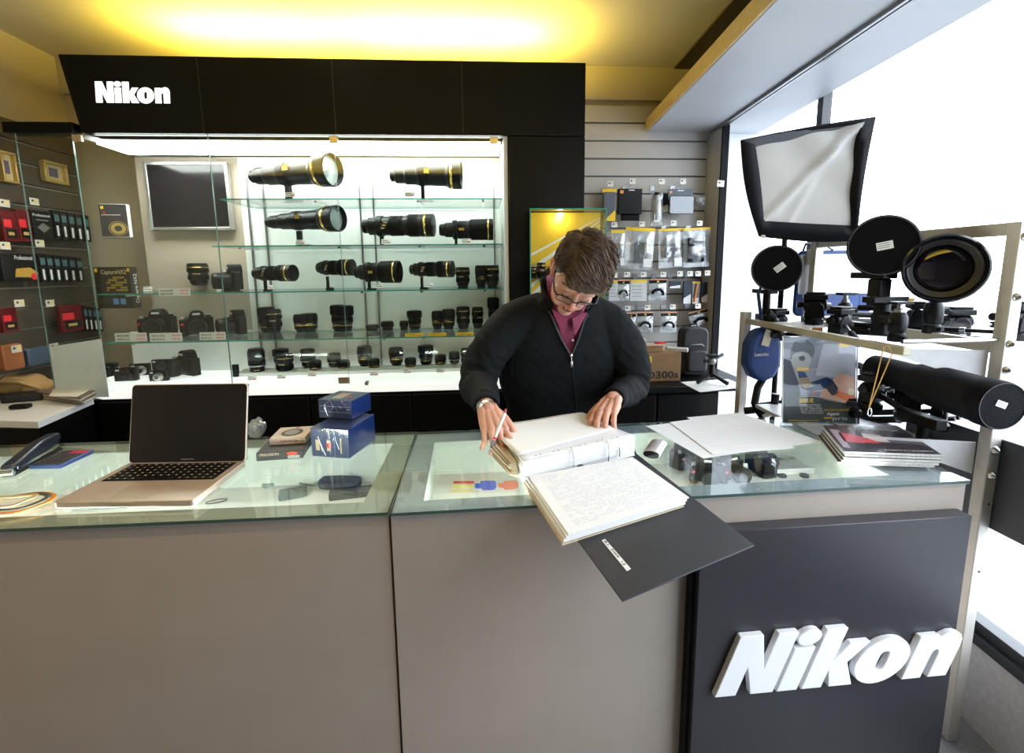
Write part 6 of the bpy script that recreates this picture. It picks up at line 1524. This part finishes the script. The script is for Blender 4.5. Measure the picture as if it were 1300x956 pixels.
def lerpl(vals, n):
    out = []; m = len(vals) - 1
    for i in range(n):
        f = i / (n - 1) * m; j = min(int(f), m - 1); out.append(vals[j] + (vals[j + 1] - vals[j]) * (f - j))
    return out
skin = mat('skin', (.60, .31, .22), .42, var=.07, scale=18, bump=.08, bscale=400)
skin.node_tree.nodes['Principled BSDF'].inputs['Subsurface Weight'].default_value = .12
skin.node_tree.nodes['Principled BSDF'].inputs['Subsurface Radius'].default_value = (.02, .008, .004)
lipm = mat('lips', (.45, .15, .12), .4)
fleece = mat('black_fleece', (.0045, .006, .0075), .85, var=.35, scale=60, bump=.4, bscale=600, spec=.2)
shirtm = mat('magenta_shirt', (.18, .012, .052), .6, var=.15, scale=40, bump=.1, bscale=500)
shL, shR = atY(646, 402, 1.87), atY(783, 408, 1.88)
elL, elR = atY(608, 484, 1.77), atY(802, 488, 1.87)
wrL, wrR = atY(619, 519, 1.49), atY(777, 508, 1.60)
cxm = (shL.x + shR.x) / 2 + .004
HS = 1.08; HO = atY(733, 350, 1.67)
HM = T(*HO) @ R('Y', 17) @ R('Z', 3) @ R('X', 49) @ Matrix.Scale(HS, 4)
# person local frame: base on the floor below the pelvis
PB = Vector((cxm, 1.98, 0))
man = thing('person', 'man in black zip fleece and magenta shirt bowing his head over the binder', 'person', PB)
TP = T(*(-PB))
def pchild(me, name, mats, sm=True):
    me.transform(TP)
    me.materials.clear()
    for m in (mats if isinstance(mats, (list, tuple)) else [mats]): me.materials.append(m)
    if sm: me.polygons.foreach_set('use_smooth', [True] * len(me.polygons))
    me.name = name; o = bpy.data.objects.new(name, me); C.objects.link(o); o.parent = man; return o
# ---- head
h = MB(); E = lambda c, r, n=24: h.ell(c, r, n, 0, HM)
E((0, .012, .045), (.074, .094, .082), 32); E((0, -.028, -.012), (.062, .062, .085), 28); E((0, -.028, -.07), (.05, .052, .042))
E((0, -.068, -.096), (.026, .022, .02)); E((.038, -.052, -.03), (.028, .03, .028)); E((-.038, -.052, -.03), (.028, .03, .028))
E((.032, -.04, -.072), (.026, .036, .026)); E((-.032, -.04, -.072), (.026, .036, .026))
for s_ in (-1, 1):
    E((s_ * .028, -.080, .022), (.028, .013, .010)); E((s_ * .031, -.074, -.002), (.0165, .0145, .0125)); E((s_ * .0125, -.098, -.036), (.0095, .012, .0085))
    h.tube([HM @ Vector(p) for p in spl([(s_ * .074, -.014, .018), (s_ * .088, -.006, .034), (s_ * .097, .012, .028), (s_ * .092, .014, .004), (s_ * .082, .002, -.020), (s_ * .074, -.008, -.030)], 4)], .0052 * HS, 8)
    E((s_ * .082, .002, .006), (.010, .014, .026)); E((s_ * .077, -.006, -.022), (.008, .008, .010))
h.tube([HM @ Vector(p) for p in spl([(0, -.086, .022), (0, -.093, .004), (0, -.103, -.018), (0, -.113, -.031)], 4)], lerpl([.008, .0075, .0095, .0115], 13), 14)
E((0, -.107, -.034), (.0125, .014, .0105)); E((0, -.088, -.05), (.018, .012, .012))
E((0, -.0915, -.0605), (.022, .009, .0048)); E((0, -.089, -.0695), (.019, .010, .0062)); E((0, -.082, -.083), (.018, .012, .008))
hb = HM @ Vector((0, .03, -.055)); nb = Vector((cxm, 1.885, 1.37))
h.tube(spl([hb + Vector((0, -.01, .02)), hb, (hb + nb) / 2 + Vector((0, .01, 0)), nb], 4), lerpl([.058, .062, .066, .078], 13), 24)
head = remesh(h, .0022, 5, .5)
# ---- hand builder (x fingers, y thumb side, z back of the hand)
FGL = [(.042, .026, .021), (.046, .030, .022), (.043, .028, .022), (.034, .021, .019)]
def hand(M, mirror, flex, splay, thumb, sc_=1.):
    b = MB(); my = -1 if mirror else 1; nails = []
    P = lambda v: M @ (Vector((v[0], v[1] * my, v[2])) * sc_)
    ys = (.029, .0095, -.0105, -.029); xs = (.090, .094, .089, .080); zs = (0., .003, .001, -.004)
    for i in range(4):
        b.tube([P(p) for p in ((-.01, ys[i] * .55, 0), (.02, ys[i] * .7, .001), (.055, ys[i] * .9, zs[i] * .8), (xs[i], ys[i], zs[i]))], [.0155 * sc_, .0155 * sc_, .0135 * sc_, .0118 * sc_], 12)
        p = Vector((xs[i], ys[i], zs[i])); a = 0; sp = math.radians(splay[i]); pts = [p.copy()]
        for k in range(3):
            a += math.radians(flex[i][k]); d = Vector((math.cos(a) * math.cos(sp), math.sin(sp) * math.cos(a * .5), -math.sin(a))).normalized()
            for q in range(3): pts.append(p + d * FGL[i][k] * (q + 1) / 3)
            p = p + d * FGL[i][k]; up = Vector((math.sin(a) * math.cos(sp), 0, math.cos(a)))
        rr = [x * sc_ for x in lerpl([.0112, .0098, .0094, .0100, .0090, .0086, .0090, .0084, .0078, .0066], 10)]
        if i == 3: rr = [r_ * .88 for r_ in rr]
        b.ell(P(pts[0]), (.0128 * sc_ * (.9 if i == 3 else 1),) * 3, 14); b.ell(P(pts[3]), (.0104 * sc_ * (.9 if i == 3 else 1),) * 3, 14)
        b.tube([P(q) for q in pts], rr, 12); e = P(pts[-1]); b.ell(e, (rr[-1] * 1.02,) * 3, 10)
        nails.append((P(pts[-1] - d * .008 + up * rr[-1] / sc_ * .93), M.to_3x3() @ Vector((d.x, d.y * my, d.z)), M.to_3x3() @ Vector((up.x, up.y * my, up.z)), rr[-1]))
    tp = [Vector(q) for q in thumb]; tpt = spl([P(q) for q in tp], 3)
    b.tube(tpt, [x * sc_ for x in lerpl([.016, .0145, .0115, .0112, .0085], len(tpt))], 12); b.ell(tpt[-1], (.0085 * sc_,) * 3, 10)
    d = (tpt[-1] - tpt[-2]).normalized(); upw = (M.to_3x3() @ Vector((0, .75 * my, .65))).normalized(); upw = (upw - upw.dot(d) * d).normalized()
    nails.append((tpt[-1] - d * .005 + upw * .0085 * sc_, d, upw, .0088 * sc_))
    for c, r in (((.03, .016, -.012), (.03, .018, .014)), ((.035, -.02, -.010), (.036, .015, .013)), ((.06, 0, -.006), (.03, .034, .010))):
        k = fr(P(c), x=M.to_3x3() @ Vector((1, 0, 0)), z=M.to_3x3() @ Vector((0, 0, 1))); b.ell((0, 0, 0), tuple(x * sc_ for x in r), 16, 0, k)
    # wrist
    b.tube([P((-.03, 0, -.002)), P((-.02, 0, -.001)), P((-.005, 0, 0)), P((.02, 0, 0))], [.02 * sc_, .0235 * sc_, .0245 * sc_, .02 * sc_], 16)
    return b, nails
# right hand (left in the picture), holding the pen
kn = atY(629, 547, 1.405); fx = (kn - wrL).normalized()
HR = fr(wrL, x=fx, z=Vector((-.10, .35, .93)))
hb1, n1_ = hand(HR, False, [(14, 42, 22), (26, 55, 24), (32, 60, 24), (38, 58, 24)], [12, 3, -3, -8], [(.012, .024, -.006), (.042, .046, -.012), (.072, .060, -.024), (.100, .062, -.040)], 1.06)
hm1 = remesh(hb1, .0014, 9)
tipL = atZ(750, 549, 1.034); fx2 = (tipL - wrR).normalized()
HL = fr(wrR, x=fx2, z=Vector((-.05, .2, .97)))
hb2, n2_ = hand(HL, True, [(16, 34, 16), (18, 36, 16), (20, 36, 16), (24, 36, 16)], [3, 0, -2, -5], [(.01, .024, -.008), (.036, .042, -.012), (.062, .054, -.018), (.09, .055, -.026)], 1.1)
hm2 = remesh(hb2, .0014, 9)
# hidden body core joined to the arms
b = MB()
loft(b, [((cxm, 1.99, .86), .17, .11), ((cxm, 1.96, 1.05), .165, .105), ((cxm, 1.92, 1.22), .185, .11), ((cxm, 1.90, 1.34), .17, .085), ((cxm, 1.89, 1.395), .08, .06)])
for s_, e_, w_ in ((shL, elL, wrL), (shR, elR, wrR)):
    b.tube(spl([s_, s_.lerp(e_, .5), e_, e_.lerp(w_, .5), w_], 4), lerpl([.052, .045, .04, .038, .026], 17), 16)
for s_ in (-1, 1): b.tube([(cxm + s_ * .09, 1.99, .88), (cxm + s_ * .1, 1.98, .5), (cxm + s_ * .11, 2.0, .09), (cxm + s_ * .12, 1.92, .05)], [.085, .06, .045, .035], 16)
core = remesh(b, .007, 4)
def union(a, others):
    o = bpy.data.objects.new('tmp', a); C.objects.link(o); T_ = []
    for m_ in others:
        q = bpy.data.objects.new('tmp', m_); C.objects.link(q); T_.append(q)
        b_ = o.modifiers.new('b', 'BOOLEAN'); b_.operation = 'UNION'; b_.object = q; b_.solver = 'FAST'
    r = ev_mesh(o)
    for q in T_ + [o]: bpy.data.objects.remove(q)
    return r
body = union(core, [head, hm1, hm2])
HI = HM.inverted(); cen = [HI @ p.center for p in body.polygons]
bo = pchild(body, 'body', [skin, lipm, mat('flushed_skin', (.58, .22, .16), .45, var=.08, bump=.08, bscale=400)])
for p, c in zip(body.polygons, cen):
    if abs(c.x) < .024 and -.0755 < c.z < -.0555 and c.y < -.084 - 6 * c.x * c.x: p.material_index = 1
    elif (c.y < -.10 and -.046 < c.z < -.02 and abs(c.x) < .02) or (abs(c.x) > .077 and -.035 < c.z < .04 and abs(c.y) < .035): p.material_index = 2
nm = MB()
for c, d, u_, r_ in n1_ + n2_:
    k = fr(c, x=d, z=u_); nm.ell((0, 0, 0), (r_ * .95, r_ * .72, .0012), 12, 0, k)
pchild(nm.mesh('fingernails'), 'fingernails', mat('pale_nail', (.72, .48, .4), .25))
# brows, lashes, nostrils
b = MB()
for s_ in (-1, 1):
    for k in range(16):
        u = k / 15; x = s_ * (.014 + .034 * u); z = .0245 + .006 * math.sin(u * 2.4) - .003 * u; y = -.0885 + .018 * u * u
        b.tube([(x, y, z - .004), (x + s_ * .005, y - .0005, z), (x + s_ * .010, y + .002, z + .001)], [.0022, .0028, .0012], 6, 0, HM)
pchild(b.mesh('eyebrows'), 'eyebrows', mat('brow_hair', (.12, .07, .045), .6))
b = MB()
for s_ in (-1, 1):
    b.tube(spl([(s_ * .016, -.0835, -.0085), (s_ * .025, -.0895, -.0105), (s_ * .036, -.0885, -.0105), (s_ * .046, -.0805, -.007)], 4), [.0006] + [.0013] * 11 + [.0006], 6, 0, HM)
    b.ell((s_ * .007, -.112, -.0425), (.0032, .0045, .002), 10, 0, HM)
b.tube(spl([(-.021, -.0915, -.065), (-.010, -.0985, -.0648), (0, -.0990, -.0655), (.010, -.0985, -.0648), (.021, -.0915, -.065)], 3), .0009, 6, 0, HM)
pchild(b.mesh('lash_lines'), 'lash_lines', mat('dark_lash', (.05, .02, .015), .6))
# ---- hair
def hsurf(p, off=0.):
    c = Vector((0, .012, .047)); d = (p - c); r = Vector((.081, .101, .087)); q = Vector((d.x / r.x, d.y / r.y, d.z / r.z)); return c + Vector((q.x * r.x, q.y * r.y, q.z * r.z)) / q.length * (1 + off / .085)
def hair_ok(p):   # scalp region in head space
    if p.y < -.035: return p.z > .052 + .25 * max(0, -.06 - p.y)
    if abs(p.x) > .055: return p.z > (.0 if p.y > .026 else .040) - (.5 * max(0, p.y - .02))
    return p.z > -.045
cap_ = MB(); nn = 48; vs = []; fs = []
for j in range(25):
    th = PI * j / 24
    for i in range(nn):
        a = 2 * PI * i / nn; p = Vector((.08 * math.sin(th) * math.cos(a), .012 + .1 * math.sin(th) * math.sin(a), .045 + .088 * math.cos(th)))
        q = hsurf(p, .006 + .005 * noise.noise(p * 40)); vs.append(q)
for j in range(24):
    for i in range(nn):
        k = (i + 1) % nn; f = (j * nn + i, (j + 1) * nn + i, (j + 1) * nn + k, j * nn + k)
        if all(hair_ok(vs[x]) for x in f): fs.append(f)
cap_.add([HM @ v for v in vs], fs)
rs = random.Random(11)
def field(p):
    part = -.05 + .15 * (p.y + .02)
    if p.y > .06: v = Vector((.35 * (1 if p.x > part else -1), .5, -.6))
    elif p.x > part: v = Vector((.75, -.55 + .3 * max(0, p.y) / .06, -.25 - 3 * max(0, p.x - .03)))
    else: v = Vector((-.75, -.2, -.5))
    w = Vector((noise.noise(p * 22 + Vector((3, 1, 7))), noise.noise(p * 22 + Vector((9, 4, 2))), 0)) * .6
    return (v + w).normalized()
locks = 0; tries = 0
while locks < 2700 and tries < 20000:
    tries += 1
    th = math.acos(rs.uniform(-.35, 1)); a = rs.uniform(0, 2 * PI)
    p = Vector((.08 * math.sin(th) * math.cos(a), .012 + .1 * math.sin(th) * math.sin(a), .045 + .088 * math.cos(th)))
    p = hsurf(p, .004)
    if not hair_ok(p): continue
    locks += 1; side = abs(p.x) > .062 or p.y > .07; L = rs.uniform(.026, .04) if side else rs.uniform(.05, .085); n = 7; pts = [p]; off = .004; q = p
    top_ = rs.uniform(.008, .018) * (.6 if side else 1) + (.009 if p.x > .03 else 0)
    for k in range(n):
        nrm = (q - Vector((0, .012, .045))).normalized(); d = field(q); d = (d - d.dot(nrm) * nrm)
        if d.length < 1e-4: d = nrm.orthogonal()
        q2 = q + d.normalized() * L / n; o_ = .004 + top_ * math.sin(PI * min(1, (k + 1.4) / n)) ; q2 = hsurf(q2, o_)
        if q2.y < -.06 and q2.z < .037: break
        if abs(q2.x) > .055 and q2.z < .012 and q2.y < .03: break
        q = q2; pts.append(q)
    if len(pts) < 3: continue
    w_ = rs.uniform(.0011, .0024); cap_.tube([HM @ v for v in pts], [w_ * (1 - (i / (len(pts) - 1)) ** 2 * .85) for i in range(len(pts))], 5, flat=.55)
hm_ = mat('brown_hair', (.10, .06, .04), .5, var=.5, scale=26, bump=.5, bscale=160, stretch=(1, 1, 1), spec=.45)
o = pchild(cap_.mesh('hair'), 'hair', hm_)
# ---- glasses
gl_ = bpy.data.objects.new('eyeglasses', None)
rim = MB(); gz = -.010; gy = -.1035
for s_ in (-1, 1):
    R_ = [(s_ * .034 + x, gy + abs(x + s_ * .034) * .18 - .006, gz + z) for x, z in rrect(.050, .026, .009, 4)]
    top_ = [p for p in R_]
    rim.tube(top_, [(.0026 if p[2] > gz + .006 else .0011) for p in top_], 8, 0, HM, closed=True)
    rim.tube([(s_ * .060, -.0985, gz + .008), (s_ * .070, -.088, gz + .008), (s_ * .0775, -.05, gz + .012), (s_ * .081, -.012, gz + .030), (s_ * .079, .010, gz + .018)], [.0028, .0026, .0024, .0022, .0018], 8, 0, HM)
rim.tube([(-.0095, gy - .005, gz + .006), (0, gy - .008, gz + .009), (.0095, gy - .005, gz + .006)], .0018, 8, 0, HM)
g_ = pchild(rim.mesh('eyeglasses'), 'eyeglasses', mat('dark_acetate', (.01, .01, .016), .2))
le = MB()
for s_ in (-1, 1): le.add([HM @ Vector((s_ * .034 + x * .96, gy + abs(x + s_ * .034) * .18 - .006, gz + z * .96)) for x, z in rrect(.050, .026, .009, 4)], [tuple(range(20))])
pl_ = le.mesh('lens_glass'); pl_.transform(TP); pl_.materials.append(pane_mat('spectacle_lens', (.97, .98, 1), .08)); lo = bpy.data.objects.new('lens_glass', pl_); C.objects.link(lo); lo.parent = g_
# ---- jacket
J = MB()
loft(J, [((cxm - .005, 1.985, .84), .215, .135), ((cxm - .005, 1.975, .94), .215, .137), ((cxm - .015, 1.95, 1.08), .245, .14), ((cxm - .01, 1.925, 1.2), .245, .142), ((cxm, 1.905, 1.30), .225, .132), ((cxm, 1.895, 1.36), .20, .11), ((cxm, 1.885, 1.40), .15, .088), ((cxm + .004, 1.878, 1.43), .098, .078), ((cxm + .006, 1.865, 1.452), .078, .074)])
for s_, e_, w_, sg in ((shL, elL, wrL, -1), (shR, elR, wrR, 1)):
    cu = w_ + (e_ - w_).normalized() * .05
    pth = spl([Vector((cxm + sg * .08, 1.895, 1.355)), s_ + Vector((-sg * .022, 0, -.028)), s_.lerp(e_, .5) + Vector((sg * .012, .0, 0)), e_ + Vector((sg * .004, .01, -.004)), e_.lerp(cu, .5) + Vector((0, 0, -.008)), cu], 5)
    J.tube(pth, lerpl([.085, .085, .076, .068, .056, .043], len(pth)), 24)
jm = remesh(J, .0048, 6)
nr = [v.normal.copy() for v in jm.vertices]
for v, n_ in zip(jm.vertices, nr):
    p = v.co; w = 0
    for e_ in (elL, elR):
        d = (p - e_).length; w += math.exp(-(d / .11) ** 2)
    f1 = noise.noise(Vector((p.x * 7, p.y * 7, p.z * 11))); f2 = 1 - abs(noise.noise(Vector((p.x * 14 + 5, p.y * 12, p.z * 22 + p.x * 18)))) * 2
    arm = 1 if (p.x < shL.x + .01 or p.x > shR.x - .01) else .35
    v.co = p + n_ * (.006 * f1 + (.006 * w + .0035 * arm) * f2)
bm = bmesh.new(); bm.from_mesh(jm)
def cam_px(p):
    c = RM.transposed() @ (p - Vector((0, 0, CH))); return 650 + FL * c.x / -c.z, 433 - FL * c.y / -c.z
VP = [(676, 330), (688, 372), (701, 400), (722, 452), (728, 452), (735, 424), (743, 402), (758, 378), (776, 330)]
def inside(x, y, P):
    r = False
    for i in range(len(P)):
        a, b_ = P[i], P[i - 1]
        if (a[1] > y) != (b_[1] > y) and x < (b_[0] - a[0]) * (y - a[1]) / (b_[1] - a[1]) + a[0]: r = not r
    return r
de_ = [f for f in bm.faces if f.calc_center_median().y < 1.875 and f.calc_center_median().z > 1.1 and inside(*cam_px(f.calc_center_median()), VP)]
bmesh.ops.delete(bm, geom=de_, context='FACES'); bm.to_mesh(jm); bm.free()
jo = pchild(jm, 'fleece_jacket', fleece); md = jo.modifiers.new('solid', 'SOLIDIFY'); md.thickness = .004; md.offset = -1
# opening edges: zip tape and stand collar
def onJ(px, py, lift=.004):
    """point on the jacket front seen at px, py"""
    d = ray(px, py).normalized(); o_ = Vector((0, 0, CH)) - PB
    ok, loc, nor, idx = jo.ray_cast(o_, d)
    return (loc + PB - d * lift) if ok else None
def edge_path(L, dy=1.80):
    out = []
    for q in L:
        p = onJ(*q)
        if p is None or p.y > 1.9: p = atY(q[0], q[1], out[-1].y if out else dy)
        out.append(p)
    return out
el = edge_path([(719, 447), (711, 428), (702, 406), (697, 395)]); er = edge_path([(729, 448), (734, 430), (741, 408), (746, 399)])
zb = atY(725, 452, el[0].y - .002)
tape = MB(); tape.tube(spl([zb] + el[1:], 4), .0048, 8, flat=1.); tape.tube(spl([zb] + er[1:], 4), .0048, 8)
low = [zb]
for py in (470, 490, 510, 530, 545):
    p = onJ(725 + (py - 450) * .10, py, .001); low.append(p if p else atY(728, py, 1.82))
tape.tube(spl(low, 4), .0032, 8, flat=.6)
pchild(tape.mesh('zip_tape'), 'zip_tape', mat('grey_zip', (.012, .013, .015), .5))
k = MB(); k.box(0, 0, 0, .008, .004, .014, 0, T(*(zb + Vector((0, -.004, .002))))); k.tube([zb + Vector((0, -.006, -.002)), zb + Vector((0, -.009, -.012)), zb + Vector((0, -.008, -.02))], .0022, 8)
k.box(0, 0, 0, .008, .003, .022, 0, T(*(zb + Vector((.001, -.009, -.03)))))
pchild(k.mesh('zip_puller'), 'zip_puller', mat('bright_puller', (.7, .7, .72), .25, .8))
# stand collar of the jacket
def collar(name, m, c, rx, ry, z0, hgt, a0, a1, th, flare=0., tilt=0., dip=0.):
    vs = []; fs = []; n = 40; mm = 5
    for j in range(mm + 1):
        v = j / mm
        for i in range(n + 1):
            a = math.radians(a0 + (a1 - a0) * i / n); fr_ = -math.sin(a)     # +1 at the front
            r = 1 + flare * v + .02 * noise.noise(Vector((a * 2, v * 3, 5)))
            vs.append((c[0] + rx * r * math.cos(a), c[1] + ry * r * math.sin(a) , z0 + hgt * v * (1 - .45 * max(0, fr_)) - dip * max(0, fr_) ** 1.5 + tilt * math.sin(a)))
    for j in range(mm):
        for i in range(n): q = j * (n + 1) + i; fs.append((q, q + 1, q + n + 2, q + n + 1))
    o = pchild(MB().add(vs, fs).mesh(name), name, m); md = o.modifiers.new('solid', 'SOLIDIFY'); md.thickness = th; md.offset = 0; return o
collar('jacket_collar', fleece, (cxm + .006, 1.862), .094, .088, 1.418, .070, -50, 230, .007, .08, .02, .07)
# shirt
S_ = MB()
loft(S_, [((cxm, 1.93, 1.14), .12, .08), ((cxm, 1.905, 1.20), .15, .105), ((cxm, 1.89, 1.31), .16, .108), ((cxm + .003, 1.882, 1.37), .14, .09), ((cxm + .006, 1.875, 1.41), .085, .073), ((cxm + .008, 1.86, 1.44), .072, .068)])
sm_ = remesh(S_, .006, 5)
for v in sm_.vertices: v.co.y += .003 * noise.noise(v.co * 25)
pchild(sm_, 'shirt', shirtm)
collar('shirt_collar', shirtm, (cxm + .008, 1.845), .078, .080, 1.43, .066, -60, 240, .003, .05, .02, .06)
b = MB(); 
for (pa, pb_, pc_) in (((700, 392), (715, 426), (721, 404)), ((746, 396), (730, 426), (726, 404))):
    vsp = [atY(pa[0], pa[1], 1.775), atY(pb_[0], pb_[1], 1.765), atY(pc_[0], pc_[1], 1.77)]; b.add(vsp, [(0, 1, 2)])
o = pchild(b.mesh('collar_points'), 'collar_points', shirtm, False); md = o.modifiers.new('solid', 'SOLIDIFY'); md.thickness = .003
b = MB(); b.cyl(atY(727, 432, 1.785), atY(727, 432, 1.782), .005, n=12); pchild(b.mesh('shirt_button'), 'shirt_button', mat('pale_button', (.7, .6, .62), .3))
# cuffs
for nm_, e_, w_, f_ in (('cuff', elL, wrL, 1), ('cuff', elR, wrR, 1)):
    cu = w_ + (e_ - w_).normalized() * .062; c2_ = w_ + (e_ - w_).normalized() * .018; q = fz(cu, c2_ - cu, (0, 0, 1)); L = (c2_ - cu).length
    b = MB(); n = 40; rr_ = [(.0445, 0), (.0445, L * .3), (.042, L * .7), (.040, L)]
    vs = []; fs = []
    for r_, z_ in rr_:
        for i in range(n): a = 2 * PI * i / n; ri_ = r_ + (.0012 if i % 2 else -.0005); vs.append((ri_ * math.cos(a) * .92, ri_ * math.sin(a), z_))
    for j in range(3):
        for i in range(n): k = (i + 1) % n; fs.append((j * n + i, j * n + k, (j + 1) * n + k, (j + 1) * n + i))
    o = pchild(b.add(vs, fs, 0, q).mesh('cuff'), 'cuff', fleece); md = o.modifiers.new('solid', 'SOLIDIFY'); md.thickness = .005; md.offset = -1
# watch
q = fz(wrL + (elL - wrL).normalized() * .002, fx + (wrL - elL).normalized(), (-.9, -.3, .5))
b = MB(); n = 28
for i in range(n):
    a = 2 * PI * i / n; b.box(.0275 * math.cos(a), .0275 * math.sin(a), 0, .0025, .0055, .013, 0, q @ T(0, 0, 0)) if False else b.box(.0278, 0, 0, .0028, .0056, .013, 0, q @ R('Z', math.degrees(a)))
b.cyl((.027, 0, 0), (.034, 0, 0), .0145, .0135, 20, 0, q)
pchild(b.mesh('wristwatch'), 'wristwatch', mat('watch_steel', (.75, .7, .6), .25, .9), False)
# trousers, shoes
b = MB(); loft(b, [((cxm, 1.985, .80), .178, .125), ((cxm, 1.985, .92), .185, .122)])
for s_ in (-1, 1): b.tube([(cxm + s_ * .09, 1.985, .86), (cxm + s_ * .1, 1.98, .5), (cxm + s_ * .11, 1.995, .08)], [.10, .078, .066], 20)
pchild(remesh(b, .008, 5), 'trousers', mat('dark_trousers', (.015, .016, .02), .8))
b = MB()
for s_ in (-1, 1): b.ell((cxm + s_ * .12, 1.925, .045), (.048, .135, .045), 20); b.box(cxm + s_ * .12, 1.925, .012, .085, .24, .024)
pchild(remesh(b, .006, 4), 'shoes', mat('black_leather', (.012, .011, .01), .3))
# ---- pen (held)
pt = atY(620, 577, 1.345); pe = atY(645, 513, 1.385); d = (pe - pt).normalized()
t = thing('pen', 'white and red ballpoint pen held between thumb and finger', 'pen', M=fz(pt, d)); L = .142
MB().lathe([(.0006, 0), (.0018, .006), (.0042, .02), (.0045, .045)], 16).build('tip_grip', mat('slate_pen_grip', (.2, .2, .28), .3), t)
MB().lathe([(.0046, .045), (.0048, .05), (.0048, L - .012)], 16).build('barrel', mat('white_pen_plastic', (.8, .78, .76), .25), t)
MB().lathe([(.0049, .047), (.005, .048), (.005, .053), (.0048, .054)], 16).build('red_ring', red, t)
MB().lathe([(.0045, L - .012), (.0045, L - .006), (.003, L - .005), (.003, L)], 16).build('button_end', mat('red_brown_plastic', (.45, .1, .08), .3), t)
MB().box(.0055, 0, L - .03, .0012, .003, .035).build('clip', white, t)
